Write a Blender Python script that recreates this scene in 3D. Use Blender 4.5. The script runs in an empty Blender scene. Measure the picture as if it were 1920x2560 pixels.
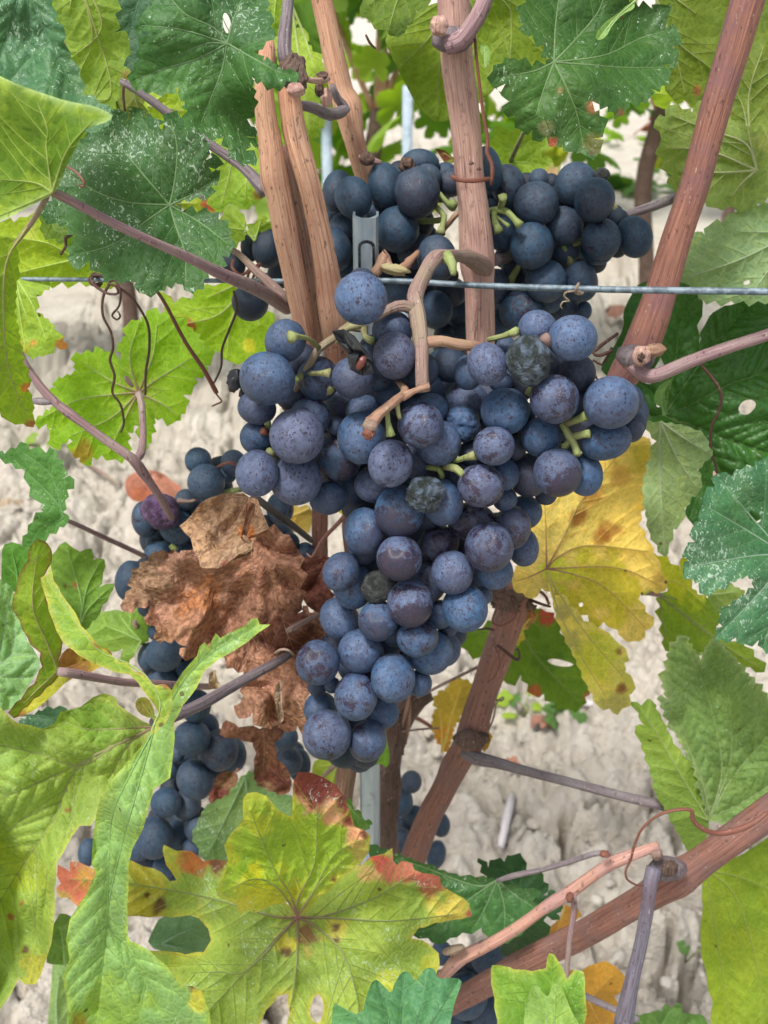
import bpy, math, random
import numpy as np
from mathutils import Vector, Matrix
from mathutils.geometry import delaunay_2d_cdt
random.seed(7); RNG = np.random.default_rng(7)
scene = bpy.context.scene
COL = scene.collection
# ------------------------------------------------------------------ camera, sky, sun, exposure
PITCH = math.radians(27.0); CAMZ = 1.15; FPX = 1280/math.tan(math.radians(25.0))   # photo is 1920 x 2560
cd = bpy.data.cameras.new('camera'); cam = bpy.data.objects.new('camera', cd); COL.objects.link(cam)
cam.location = (0, 0, CAMZ); cam.rotation_euler = (math.pi/2 - PITCH, 0, 0)
cd.sensor_fit = 'VERTICAL'; cd.sensor_height = 24; cd.lens = 12/math.tan(math.radians(25.0))
cd.clip_start = 0.01; cd.clip_end = 300
cd.dof.use_dof = True; cd.dof.focus_distance = 0.372; cd.dof.aperture_fstop = 17
scene.camera = cam
world = bpy.data.worlds.new('World'); scene.world = world; world.use_nodes = True
nt = world.node_tree; nt.nodes.clear()
sky = nt.nodes.new('ShaderNodeTexSky'); sky.sky_type = 'NISHITA'; sky.sun_disc = False
SUN_EL, SUN_AZ = math.radians(62), math.radians(215)      # azimuth clockwise from +Y
sky.sun_elevation = SUN_EL; sky.sun_rotation = SUN_AZ
sky.dust_density = 4.0; sky.air_density = 1.0
hs = nt.nodes.new('ShaderNodeHueSaturation'); hs.inputs['Saturation'].default_value = 0.5
bg = nt.nodes.new('ShaderNodeBackground'); bg.inputs['Strength'].default_value = 0.075
wo = nt.nodes.new('ShaderNodeOutputWorld')
nt.links.new(sky.outputs[0], hs.inputs['Color']); nt.links.new(hs.outputs[0], bg.inputs[0]); nt.links.new(bg.outputs[0], wo.inputs[0])
sl = bpy.data.lights.new('sun', 'SUN'); sl.energy = 1.5; sl.angle = math.radians(11); sl.color = (1.0, 0.97, 0.93)
sun = bpy.data.objects.new('sun', sl); COL.objects.link(sun)
sd = Vector((math.sin(SUN_AZ)*math.cos(SUN_EL), math.cos(SUN_AZ)*math.cos(SUN_EL), math.sin(SUN_EL)))
sun.rotation_euler = (-sd).to_track_quat('-Z', 'Y').to_euler()
scene.view_settings.view_transform = 'Standard'; scene.view_settings.look = 'None'
scene.view_settings.gamma = 1; scene.view_settings.use_curve_mapping = False
scene.view_settings.exposure = 1.55
scene.cycles.max_bounces = 8; scene.cycles.transmission_bounces = 6; scene.cycles.diffuse_bounces = 5
# ------------------------------------------------------------------ helpers
CP, SP = math.cos(PITCH), math.sin(PITCH)
def P(u, v, Y):
    """where the sight line of photo point (u, v) meets the vertical plane Y metres in front"""
    u = np.asarray(u, float); v = np.asarray(v, float); Y = np.asarray(Y, float)
    a = (u-960)/FPX; b = (1280-v)/FPX
    t = Y/(CP + b*SP)
    return np.stack(np.broadcast_arrays(a*t, Y, CAMZ + t*(b*CP - SP)), -1)
def mpp(v, Y):  # metres per photo pixel there
    return Y/(CP + (1280-v)/FPX*SP)/FPX
TILES = {'W':(0,0,1920),'1':(0,0,960),'2':(960,0,960),'3':(0,640,960),'4':(960,640,960),'5':(0,1280,960),'6':(960,1280,960),
 '7':(0,1920,960),'8':(960,1920,960),'A':(520,340,720),'B':(1000,340,720),'C':(540,760,720),'D':(980,760,720),'E':(700,1200,720),
 'F':(700,1500,720),'G':(240,1080,720),'H':(180,1540,720)}
def T(t, pts):
    a, b, w = TILES[t]; k = w/1659.0
    p = np.array([q[:2] for q in pts], float)
    return p*k + (a, b)
def TK(t): return TILES[t][2]/1659.0
def tag(o, label=None, cat=None, group=None, kind=None):
    if label: o['label'] = label
    if cat: o['category'] = cat
    if group: o['group'] = group
    if kind: o['kind'] = kind
    return o
def empty(name, loc, label=None, cat=None, group=None):
    o = bpy.data.objects.new(name, None); COL.objects.link(o); o.location = loc; o.empty_display_size = 0.01
    return tag(o, label, cat, group)
def mesh_obj(name, V, F, mat=None, parent=None, smooth=True, loc=None, attrs=None, uv=None):
    me = bpy.data.meshes.new(name)
    V = np.asarray(V, np.float32)
    if loc is None and parent is not None: V = V - np.array(parent.location, np.float32)
    if loc is not None and parent is None: V = V - np.array(loc, np.float32)
    me.from_pydata(V.tolist(), [], F if isinstance(F, list) else F.tolist())
    if attrs:
        for k, (ty, arr) in attrs.items():
            a = me.attributes.new(k, ty, 'POINT')
            a.data.foreach_set('color' if ty == 'FLOAT_COLOR' else 'value', np.asarray(arr, np.float32).ravel())
    if uv is not None:
        ul = me.uv_layers.new(name='UVMap'); li = np.empty(len(me.loops), np.int32)
        me.loops.foreach_get('vertex_index', li)
        ul.data.foreach_set('uv', np.asarray(uv, np.float32)[li].ravel())
    if smooth: me.polygons.foreach_set('use_smooth', np.ones(len(me.polygons), bool))
    if mat: me.materials.append(mat)
    me.update()
    o = bpy.data.objects.new(name, me); COL.objects.link(o)
    if parent is not None: o.parent = parent
    elif loc is not None: o.location = loc
    return o
# value noise in numpy
def _h(ix, iy, s):
    n = (ix.astype(np.int64)*374761393 + iy.astype(np.int64)*668265263 + int(s)*2147483647//7) & 0xffffffff
    n = ((n ^ (n >> 13))*1274126177) & 0xffffffff
    n = ((n ^ (n >> 16))*2246822519) & 0xffffffff
    return ((n ^ (n >> 15)) & 0xffff)/65535.0
def vnoise(x, y, s=0):
    x = np.asarray(x, float); y = np.asarray(y, float)
    ix = np.floor(x); iy = np.floor(y); fx = x-ix; fy = y-iy
    fx = fx*fx*fx*(fx*(fx*6-15)+10); fy = fy*fy*fy*(fy*(fy*6-15)+10)
    a = _h(ix, iy, s); b = _h(ix+1, iy, s); c = _h(ix, iy+1, s); d = _h(ix+1, iy+1, s)
    return (a+(b-a)*fx + ((c+(d-c)*fx)-(a+(b-a)*fx))*fy)*2-1
def fbm(x, y, s=0, o=4, g=0.5):
    r = 0; a = 1; 
    for i in range(o): r = r + a*vnoise(x*2**i+i*17.3, y*2**i-i*9.1, s+i); a *= g
    return r
def worley(x, y, s=0):
    ix = np.floor(x); iy = np.floor(y); f1 = np.full(x.shape, 9.0); f2 = f1.copy(); idv = np.zeros(x.shape)
    for dx in (-1, 0, 1):
        for dy in (-1, 0, 1):
            cx = ix+dx; cy = iy+dy
            d = np.hypot(cx+.1+.8*_h(cx, cy, s)-x, cy+.1+.8*_h(cx, cy, s+5)-y); hv = _h(cx, cy, s+9)
            n = d < f1
            f2 = np.where(n, f1, np.minimum(f2, d)); idv = np.where(n, hv, idv); f1 = np.where(n, d, f1)
    return f1, f2, idv
def catmull(p, step):
    p = np.asarray(p, float); out = []
    q = np.vstack([2*p[0]-p[1], p, 2*p[-1]-p[-2]])
    for i in range(1, len(q)-2):
        n = max(2, int(np.linalg.norm(q[i+1][:3]-q[i][:3])/step)); t = np.linspace(0, 1, n, endpoint=False)[:, None]
        out.append(.5*(2*q[i]+(q[i+1]-q[i-1])*t+(2*q[i-1]-5*q[i]+4*q[i+1]-q[i+2])*t*t+(3*q[i]-q[i-1]-3*q[i+1]+q[i+2])*t**3))
    out.append(q[-2][None]); return np.vstack(out)
# ------------------------------------------------------------------ node materials
class NB:
    def __init__(s, name):
        s.m = bpy.data.materials.new(name); s.m.use_nodes = True; s.t = s.m.node_tree; s.t.nodes.clear()
        s.out = s.t.nodes.new('ShaderNodeOutputMaterial')
    def n(s, ty, ins=None, **kw):
        nd = s.t.nodes.new('ShaderNode'+ty)
        for k, v in kw.items(): setattr(nd, k, v)
        if ins:
            for k, v in ins.items(): s.set(nd.inputs[k], v)
        return nd
    def set(s, inp, v):
        if isinstance(v, bpy.types.NodeSocket): s.t.links.new(v, inp)
        elif isinstance(v, bpy.types.Node): s.t.links.new(v.outputs[0], inp)
        elif isinstance(v, tuple) and len(v) == 3 and inp.type == 'RGBA': inp.default_value = (*v, 1)
        else: inp.default_value = v
    def math(s, op, a, b=0.0, c=0.0, clamp=False):
        nd = s.n('Math', operation=op, use_clamp=clamp); s.set(nd.inputs[0], a); s.set(nd.inputs[1], b)
        if op in ('MULTIPLY_ADD', 'COMPARE'): s.set(nd.inputs[2], c)
        return nd.outputs[0]
    def ramp(s, x, lo, hi, a=0.0, b=1.0):
        nd = s.n('MapRange', interpolation_type='SMOOTHSTEP'); s.set(nd.inputs[0], x)
        for i, v in zip((1, 2, 3, 4), (lo, hi, a, b)): s.set(nd.inputs[i], v)
        return nd.outputs[0]
    def mix(s, f, a, b, bt='MIX'):
        nd = s.n('MixRGB', blend_type=bt); s.set(nd.inputs[0], f); s.set(nd.inputs[1], a); s.set(nd.inputs[2], b); return nd.outputs[0]
    def noise(s, vec, scale, detail=3, rough=.5, dist=0):
        nd = s.n('TexNoise'); s.set(nd.inputs['Vector'], vec)
        s.set(nd.inputs['Scale'], scale); s.set(nd.inputs['Detail'], detail); s.set(nd.inputs['Roughness'], rough); s.set(nd.inputs['Distortion'], dist)
        return nd.outputs[0]
    def voro(s, vec, scale, feature='F1', out=0):
        nd = s.n('TexVoronoi', feature=feature); s.set(nd.inputs['Vector'], vec); s.set(nd.inputs['Scale'], scale); return nd.outputs[out]
    def vadd(s, a, b, op='ADD'):
        nd = s.n('VectorMath', operation=op); s.set(nd.inputs[0], a); s.set(nd.inputs[1], b); return nd.outputs[0]
    def bump(s, h, st=.3, d=.001, nrm=None):
        nd = s.n('Bump'); s.set(nd.inputs['Height'], h); nd.inputs['Strength'].default_value = st; nd.inputs['Distance'].default_value = d
        if nrm is not None: s.set(nd.inputs['Normal'], nrm)
        return nd.outputs[0]
    def bsdf(s, col, rough, nrm=None, spec=.5, metal=0, **kw):
        nd = s.n('BsdfPrincipled'); s.set(nd.inputs['Base Color'], col); s.set(nd.inputs['Roughness'], rough)
        s.set(nd.inputs['Specular IOR Level'], spec); s.set(nd.inputs['Metallic'], metal)
        if nrm is not None: s.set(nd.inputs['Normal'], nrm)
        return nd
    def done(s, sh): s.t.links.new(sh.outputs[0] if isinstance(sh, bpy.types.Node) else sh, s.out.inputs[0]); return s.m

def leaf_material(name, dead=False):
    b = NB(name); co = b.n('TexCoord').outputs['Object']; info = b.n('ObjectInfo')
    sep = b.n('SeparateColor', {0: info.outputs['Color']})
    res, gloss, trans = sep.outputs[0], sep.outputs[1], sep.outputs[2]
    rv = b.n('CombineXYZ', {0: b.math('MULTIPLY', info.outputs['Random'], 31.0), 1: b.math('MULTIPLY', info.outputs['Random'], 57.0)}).outputs[0]
    vec = b.vadd(co, rv)
    col = b.n('Attribute', attribute_name='Col').outputs['Color']
    vd = b.n('Attribute', attribute_name='vd').outputs['Fac']
    n1 = b.noise(vec, 70, 4, .6); n2 = b.noise(vec, 420, 3, .6); n3 = b.noise(vec, 22, 3, .5)
    ve = b.voro(vec, 290, 'DISTANCE_TO_EDGE'); net = b.ramp(ve, 0.0, 0.10)        # fine vein network
    ve2 = b.voro(vec, 900, 'DISTANCE_TO_EDGE')
    c = b.mix(b.ramp(n1, .3, .7, 0, .55), col, b.mix(1.0, col, (.62, .68, .55), 'MULTIPLY'))
    c = b.mix(b.ramp(n3, .42, .75, 0, .45), c, b.mix(1.0, col, (1.45, 1.25, .85), 'MULTIPLY'))
    if not dead:
        c = b.mix(b.ramp(b.noise(vec, 260, 5, .7, .5), .42, .62, 0, .42), c, b.mix(1.0, c, (.70, .74, .66), 'MULTIPLY'))
        c = b.mix(b.ramp(b.noise(vec, 150, 4, .65, 1.0), .52, .70, 0, .5), c, b.mix(1.0, c, (1.35, 1.15, .75), 'MULTIPLY'))
        c = b.mix(b.ramp(net, 0, 1, .30, 0), c, b.mix(1.0, col, (1.5, 1.35, 1.2), 'MULTIPLY'))
        c = b.mix(b.ramp(vd, 0.0004, 0.0018, .25, 0), c, b.mix(1.0, c, (1.6, 1.45, 1.1), 'MULTIPLY'))
        # small necrotic specks
        vs = b.voro(vec, 150, 'F1'); vr = b.voro(vec, 150, 'F1', 1)
        vrx = b.n('SeparateColor', {0: vr}).outputs[0]
        spot = b.math('MULTIPLY', b.ramp(vs, .10, .16, 1, 0), b.ramp(vrx, .90, .93))
        c = b.mix(b.math('MULTIPLY', spot, .8), c, (.07, .03, .012))
    else:
        c = b.mix(b.ramp(n2, .42, .60, 0, .75), c, b.mix(1.0, col, (.40, .34, .32), 'MULTIPLY'))
        c = b.mix(b.ramp(b.noise(vec, 130, 5, .7, .8), .52, .7, 0, .6), c, b.mix(1.0, col, (1.35, 1.45, 1.5), 'MULTIPLY'))
        c = b.mix(b.ramp(net, 0, 1, .35, 0), c, b.mix(1.0, col, (.5, .45, .42), 'MULTIPLY'))
    # white spray residue: flecks and dried rims
    mp = b.n('Mapping', {'Vector': vec}); mp.inputs['Scale'].default_value = (1.0, 1.0, .55); mp.inputs['Rotation'].default_value = (.2, .5, .4)
    rn = b.noise(mp.outputs[0], 760, 3, .55, 1.2); zone = b.noise(vec, 38, 3, .6)
    thr = b.math('MULTIPLY_ADD', zone, -.60, 1.005); thr = b.math('SUBTRACT', thr, b.math('MULTIPLY', res, .09))
    fl = b.ramp(rn, thr, b.math('ADD', thr, .035))
    rs2 = b.voro(vec, 330, 'F1'); rr = b.n('SeparateColor', {0: b.voro(vec, 330, 'F1', 1)}).outputs[1]
    dots = b.math('MULTIPLY', b.ramp(rs2, .09, .16, 1, 0), b.ramp(rr, .86, .9))
    fl = b.math('MULTIPLY', b.math('MAXIMUM', fl, dots), b.ramp(res, 0, .25), clamp=True)
    film = b.math('MULTIPLY', b.ramp(zone, .45, .75), b.math('MULTIPLY', res, .13))
    c = b.mix(film, c, (.34, .44, .38)); c = b.mix(b.math('MULTIPLY', fl, .62), c, (.42, .52, .44))
    h = b.math('ADD', b.math('MULTIPLY', b.ramp(ve, 0, .32), .55), b.math('ADD', b.math('MULTIPLY', n2, .35), b.math('MULTIPLY', b.ramp(ve2, 0, .3), .15)))
    h = b.math('ADD', h, b.math('MULTIPLY', b.math('ABSOLUTE', b.math('SUBTRACT', b.noise(vec, 95, 4, .6, .8), .5)), -5.0)) if dead else h
    nrm = b.bump(h, .42 if not dead else .6, .0009 if not dead else .0012)
    rough = b.math('ADD', b.math('SUBTRACT', .66 if not dead else .78, b.math('MULTIPLY', gloss, .34)), b.math('MULTIPLY', fl, .25))
    rough = b.math('ADD', rough, b.math('MULTIPLY', b.math('SUBTRACT', n1, .5), .25))
    pb = b.bsdf(c, rough, nrm, b.math('MULTIPLY_ADD', gloss, .26, .06))
    tr = b.n('BsdfTranslucent', {'Color': b.mix(1.0, c, (1.1, .8, .5), 'MULTIPLY') if dead else b.mix(b.ramp(b.math('SUBTRACT', b.n('SeparateColor', {0: col}).outputs[0], b.n('SeparateColor', {0: col}).outputs[1]), .0, .08), b.mix(1.0, c, (1.65, 1.9, .35), 'MULTIPLY'), b.mix(1.0, c, (1.1, .95, .6), 'MULTIPLY')), 'Normal': nrm})
    return b.done(b.n('MixShader', {0: trans, 1: pb, 2: tr}))
def plain_attr_material(name, rough=.6):
    b = NB(name); co = b.n('TexCoord').outputs['Object']; col = b.n('Attribute', attribute_name='Col').outputs['Color']
    c = b.mix(b.ramp(b.noise(co, 500, 3), .35, .7, 0, .4), col, b.mix(1.0, col, (.6, .55, .6), 'MULTIPLY'))
    pb = b.bsdf(c, rough, b.bump(b.noise(co, 900, 3), .3, .0004), .3)
    tr = b.n('BsdfTranslucent', {'Color': b.mix(1.0, c, (1.3, 1.3, .7), 'MULTIPLY')})
    return b.done(b.n('MixShader', {0: .25, 1: pb, 2: tr}))
def bark_material(name, c1, c2, c3, streak=1.0, rough=.62, dirt=.6, bumpd=.0009):
    """c1 main, c2 streak, c3 blotches; UV is in metres round and along the stem"""
    b = NB(name); uv = b.n('TexCoord').outputs['UV']; co = b.n('TexCoord').outputs['Object']
    m1 = b.n('Mapping', {'Vector': uv}); m1.inputs['Scale'].default_value = (1500, 45, 1)
    m2 = b.n('Mapping', {'Vector': uv}); m2.inputs['Scale'].default_value = (650, 26, 1)
    s1 = b.noise(m1.outputs[0], 1, 4, .6, .3); s2 = b.noise(m2.outputs[0], 1, 3, .6, .5)
    big = b.noise(co, 45, 4, .6); fine = b.noise(co, 1400, 3, .6)
    c = b.mix(b.ramp(s1, .43, .66, 0, .85*streak), c1, c2)
    c = b.mix(b.ramp(s2, .5, .72, 0, .55*streak), c, b.mix(1.0, c1, (1.6, 1.55, 1.5), 'MULTIPLY'))
    c = b.mix(b.ramp(big, .42, .68, 0, .8), c, c3)
    m3 = b.n('Mapping', {'Vector': co}); m3.inputs['Scale'].default_value = (1, 1, .45)
    sp = b.math('MULTIPLY', b.ramp(b.noise(m3.outputs[0], 620, 3, .6), .60, .68), dirt)
    c = b.mix(sp, c, (.03, .018, .014))
    pl = b.ramp(b.noise(m3.outputs[0], 900, 2, .5), .66, .74, 0, .5)
    c = b.mix(pl, c, (.5, .42, .34))
    h = b.math('ADD', b.math('MULTIPLY', s1, 1.0), b.math('ADD', b.math('MULTIPLY', s2, 1.4), b.math('MULTIPLY', fine, .25)))
    return b.done(b.bsdf(c, b.math('MULTIPLY_ADD', s1, .2, rough-.1), b.bump(h, .7*min(1, streak+.3), bumpd), .35))
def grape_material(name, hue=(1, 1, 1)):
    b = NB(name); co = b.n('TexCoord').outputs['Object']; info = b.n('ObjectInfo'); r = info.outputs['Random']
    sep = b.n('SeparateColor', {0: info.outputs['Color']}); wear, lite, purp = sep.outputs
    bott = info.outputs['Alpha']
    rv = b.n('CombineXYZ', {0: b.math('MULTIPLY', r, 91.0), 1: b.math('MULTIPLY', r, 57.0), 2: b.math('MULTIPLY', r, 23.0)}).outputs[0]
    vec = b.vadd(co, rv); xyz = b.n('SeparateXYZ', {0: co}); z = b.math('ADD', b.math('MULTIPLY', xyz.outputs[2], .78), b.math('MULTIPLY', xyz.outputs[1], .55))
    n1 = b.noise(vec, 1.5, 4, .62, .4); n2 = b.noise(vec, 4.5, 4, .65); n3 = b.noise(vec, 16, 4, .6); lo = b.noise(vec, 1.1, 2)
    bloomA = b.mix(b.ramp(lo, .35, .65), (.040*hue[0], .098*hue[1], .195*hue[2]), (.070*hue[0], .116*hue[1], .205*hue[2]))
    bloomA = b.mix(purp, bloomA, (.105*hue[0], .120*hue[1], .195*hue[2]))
    bloomA = b.mix(1.0, bloomA, b.n('CombineXYZ', {0: lite, 1: lite, 2: lite}).outputs[0], 'MULTIPLY')  # low lite paints the shade of inner and covered grapes into the bloom
    bloom = b.mix(b.ramp(n2, .3, .68, 0, .7), bloomA, b.mix(1.0, bloomA, (.42, .43, .48), 'MULTIPLY'))
    skin = b.mix(b.ramp(n2, .3, .7), (.010, .010, .020), (.034, .014, .026))
    # worn patches
    thr = b.math('MULTIPLY_ADD', wear, -.25, .675)
    n12 = b.math('ADD', b.math('MULTIPLY', n1, .75), b.math('MULTIPLY', n3, .25))
    patch = b.ramp(n12, thr, b.math('ADD', thr, .09))
    bm = b.ramp(b.math('ADD', b.math('MULTIPLY', z, -1.0), b.math('MULTIPLY', b.math('SUBTRACT', n2, .5), 1.0)), .30, .52)
    patch = b.math('MAXIMUM', patch, b.math('MULTIPLY', bm, bott))
    # pores
    dm = b.n('Mapping', {'Vector': b.vadd(vec, b.n('VectorMath', {0: b.n('TexNoise', {'Vector': vec, 'Scale': 9.0}).outputs[1], 1: (.12, .12, .12)}, operation='MULTIPLY').outputs[0])}); dm.inputs['Scale'].default_value = (1, 1, .62); dm.inputs['Rotation'].default_value = (.3, .7, .2); dvec = dm.outputs[0]
    vd = b.voro(dvec, 6.2, 'F1'); vr = b.n('SeparateColor', {0: b.voro(dvec, 6.2, 'F1', 1)}).outputs[0]
    d1 = b.math('LESS_THAN', vd, b.math('MULTIPLY', b.ramp(vr, .1, 1.0), .30))
    vdb = b.voro(dvec, 12, 'F1'); vrb = b.n('SeparateColor', {0: b.voro(dvec, 12, 'F1', 1)}).outputs[0]
    d2 = b.math('LESS_THAN', vdb, b.math('MULTIPLY', b.ramp(vrb, .3, 1.0), b.math('MULTIPLY', b.ramp(n1, .3, .6), .48)))
    dots = b.math('MAXIMUM', d1, d2)
    # scratches and rubbed streaks
    mp = b.n('Mapping', {'Vector': vec}); mp.inputs['Scale'].default_value = (1, 2.4, 1.0); mp.inputs['Rotation'].default_value = (.6, .3, .9)
    sc = b.math('ABSOLUTE', b.math('SUBTRACT', b.noise(mp.outputs[0], 2.6, 4, .62, 1.6), .5))
    scr = b.math('MULTIPLY', b.ramp(sc, .008, .026, 1, 0), b.ramp(b.noise(vec, 2.3, 2), b.math('MULTIPLY_ADD', wear, -.28, .58), b.math('MULTIPLY_ADD', wear, -.28, .68)))
    m = b.math('MAXIMUM', b.math('MAXIMUM', b.math('MULTIPLY', patch, b.ramp(n3, .25, .5, .55, 1)), b.math('MULTIPLY', dots, .95)), b.math('MULTIPLY', scr, .9), clamp=True)
    c = b.mix(b.math('MULTIPLY', m, .9), bloom, skin)
    rough = b.math('MULTIPLY_ADD', patch, -.30, .54)
    h = b.math('ADD', b.math('MULTIPLY', m, -.5), b.math('MULTIPLY', n3, .3))
    p = b.bsdf(c, rough, b.bump(h, .25, .02), .38)
    return b.done(p)
LEAF = leaf_material('vine_leaf_blade'); DEAD = leaf_material('dry_leaf_blade', True); VEIN = plain_attr_material('leaf_vein')
M_TAN = bark_material('cane_tan', (.57, .34, .225), (.36, .165, .095), (.42, .19, .12))
M_TAN2 = bark_material('cane_brown', (.33, .20, .14), (.13, .065, .05), (.22, .10, .08))
M_ROSE = bark_material('cane_rose', (.48, .31, .25), (.28, .14, .115), (.34, .19, .17), dirt=.4)
M_RED = bark_material('cane_red', (.27, .125, .085), (.13, .05, .045), (.19, .095, .10), .9)
M_RED2 = bark_material('cane_red_dull', (.25, .118, .085), (.11, .045, .036), (.19, .11, .10), .9)
M_PUR = bark_material('stem_purple', (.27, .175, .18), (.15, .07, .09), (.28, .22, .19), .8)
M_GREY = bark_material('stem_grey', (.165, .135, .145), (.07, .045, .055), (.20, .18, .18), .9)
M_BLUE = bark_material('petiole_bluish', (.16, .155, .195), (.06, .035, .05), (.13, .09, .115), .9)
M_PINK = bark_material('cane_pink', (.43, .24, .18), (.27, .11, .09), (.34, .20, .19), .8)
M_BARK = bark_material('old_bark', (.12, .075, .055), (.04, .022, .018), (.16, .11, .09), 1.0, .8, .8, .002)
M_PED = bark_material('rachis_brown', (.24, .16, .135), (.15, .08, .075), (.22, .19, .11), .7, .6, .5)
M_PEDR = bark_material('rachis_red', (.30, .18, .12), (.26, .20, .10), (.22, .10, .07), .5, .6, .4)
M_PGRN = bark_material('pedicel_green', (.22, .27, .09), (.14, .16, .06), (.22, .18, .10), .4, .6, .5)
M_TEND = bark_material('tendril_brown', (.055, .027, .02), (.025, .012, .01), (.08, .035, .025), .5, .6, .4)
M_TENR = bark_material('tendril_red', (.17, .06, .04), (.08, .03, .02), (.14, .06, .04), .5, .5, .3)
M_DARK = bark_material('cane_dark', (.035, .03, .03), (.015, .013, .015), (.06, .05, .045), .5, .6, .3)
M_GRAPE = grape_material('grape_skin'); M_GRAPE2 = grape_material('grape_skin_shaded', (.56, .66, .60))  # darker copy: less bloom, plus the leaves' shade put into the colour
# ------------------------------------------------------------------ builders
def tube_geo(pts, radii, sides=14, seed=0, rough=.05, cap=True, kn=()):
    """pts Nx3, radii N (metres); kn = [(index fraction, extra radius share, width in metres)]; returns V, F, UV"""
    pts = np.asarray(pts, float); radii = np.asarray(radii, float).copy()
    seg = np.r_[0, np.cumsum(np.linalg.norm(np.diff(pts, axis=0), axis=1))]
    for f, a, w in kn:
        radii *= 1 + a*np.exp(-((seg-seg[-1]*f)/w)**2)
    tan = np.gradient(pts, axis=0); tan /= np.linalg.norm(tan, axis=1)[:, None] + 1e-12
    nrm = np.array([0, 1.0, 0.02]); V = []; UV = []
    ang = np.linspace(0, 2*np.pi, sides+1)
    for i in range(len(pts)):
        nrm = nrm - tan[i]*np.dot(nrm, tan[i]); nrm /= np.linalg.norm(nrm) + 1e-12
        bi = np.cross(tan[i], nrm)
        r = radii[i]*(1 + rough*vnoise(np.cos(ang)*1.6+seed*7.1, np.sin(ang)*1.6+seg[i]/max(radii[i], 1e-4)*.35, seed))
        r[-1] = r[0]
        V.append(pts[i] + (np.cos(ang)*r)[:, None]*nrm + (np.sin(ang)*r)[:, None]*bi)
        UV.append(np.stack([ang*radii.mean(), np.full(sides+1, seg[i]+seed*1.7)], 1))
    V = np.vstack(V); UV = np.vstack(UV); m = sides+1; F = []
    for i in range(len(pts)-1):
        for j in range(sides):
            a = i*m+j; F.append((a, a+1, a+1+m, a+m))
    if cap:
        for k, i in ((0, 0), (1, len(pts)-1)):
            c = len(V); e = pts[i] + (tan[i] if k else -tan[i])*radii[i]*.25
            V = np.vstack([V, e]); UV = np.vstack([UV, UV[i*m]])
            for j in range(sides):
                a = i*m+j; F.append((a+1, a, c) if k == 0 else (a, a+1, c))
    return V, F, UV
_tn = [0]
def tube(name, t, pts, mat, parent=None, sides=14, rough=.05, kn=(), label=None, cat=None, group=None, step=.004, org=None):
    """pts: (x, y, Y, half width in tile pixels)"""
    _tn[0] += 1
    uv = T(t, pts); Y = np.array([p[2] for p in pts]); rp = np.array([p[3] for p in pts])*TK(t)
    p3 = P(uv[:, 0], uv[:, 1], Y); r3 = rp*mpp(uv[:, 1], Y)
    q = catmull(np.c_[p3, r3], step)
    V, F, UV = tube_geo(q[:, :3], np.abs(q[:, 3]), sides, _tn[0], rough, True, kn)
    o = mesh_obj(name, V, F, mat, parent, loc=None if parent is not None else tuple(q[0, :3]), uv=UV)
    return tag(o, label, cat, group)
def pip(x, y, poly):
    inside = np.zeros(x.shape, bool); n = len(poly)
    for i in range(n):
        x1, y1 = poly[i]; x2, y2 = poly[(i+1) % n]
        if y1 == y2: continue
        c = ((y1 > y) != (y2 > y)) & (x < (x2-x1)*(y-y1)/(y2-y1)+x1)
        inside ^= c
    return inside
def seg_dist(px, py, A, B, chunk=4000):
    """distance of each point to the nearest segment, and parameter radius"""
    out = np.empty(len(px)); AB = B-A; L2 = (AB**2).sum(1)+1e-9
    for s in range(0, len(px), chunk):
        x = px[s:s+chunk, None]; y = py[s:s+chunk, None]
        t = np.clip(((x-A[:, 0])*AB[:, 0]+(y-A[:, 1])*AB[:, 1])/L2, 0, 1)
        out[s:s+chunk] = np.hypot(x-A[:, 0]-t*AB[:, 0], y-A[:, 1]-t*AB[:, 1]).min(1)
    return out
def chaikin(p, n=1, closed=True):
    for _ in range(n):
        q = np.roll(p, -1, 0) if closed else p[1:]; a = p if closed else p[:-1]
        r = np.empty((len(a)*2, p.shape[1])); r[0::2] = .75*a+.25*q; r[1::2] = .25*a+.75*q
        p = r if closed else np.vstack([p[:1], r, p[-1:]])
    return p
def serrate(poly, ts, hf, rnd):
    area = .5*np.sum(poly[:, 0]*np.roll(poly[:, 1], -1)-np.roll(poly[:, 0], -1)*poly[:, 1]); sg = 1 if area > 0 else -1
    out = []
    for i in range(len(poly)):
        a = poly[i]; b = poly[(i+1) % len(poly)]; d = b-a; L = np.hypot(*d)
        onf = (a.min() < 6 and b.min() < 6) or (a[0] > 1914 and b[0] > 1914) or (a[1] > 2554 and b[1] > 2554)
        nrm = np.array([d[1], -d[0]])/(L+1e-9)*sg
        if ts <= 0 or L < ts*.55 or onf: out.append(a); continue
        n = max(1, int(round(L/ts))); w = np.array([rnd.uniform(.65, 1.35) for _ in range(n)]); w = np.r_[0, np.cumsum(w/w.sum())]
        for k in range(n):
            l = (w[k+1]-w[k])*L; h = hf*l*rnd.uniform(.6, 1.25); pk = rnd.uniform(.5, .78)
            s = a+d*w[k]; out.append(s)
            out.append(s+d*(w[k+1]-w[k])*pk*.5+nrm*h*.5)
            out.append(s+d*(w[k+1]-w[k])*pk+nrm*h)
    return np.array(out)
_ln = [0]
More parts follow.
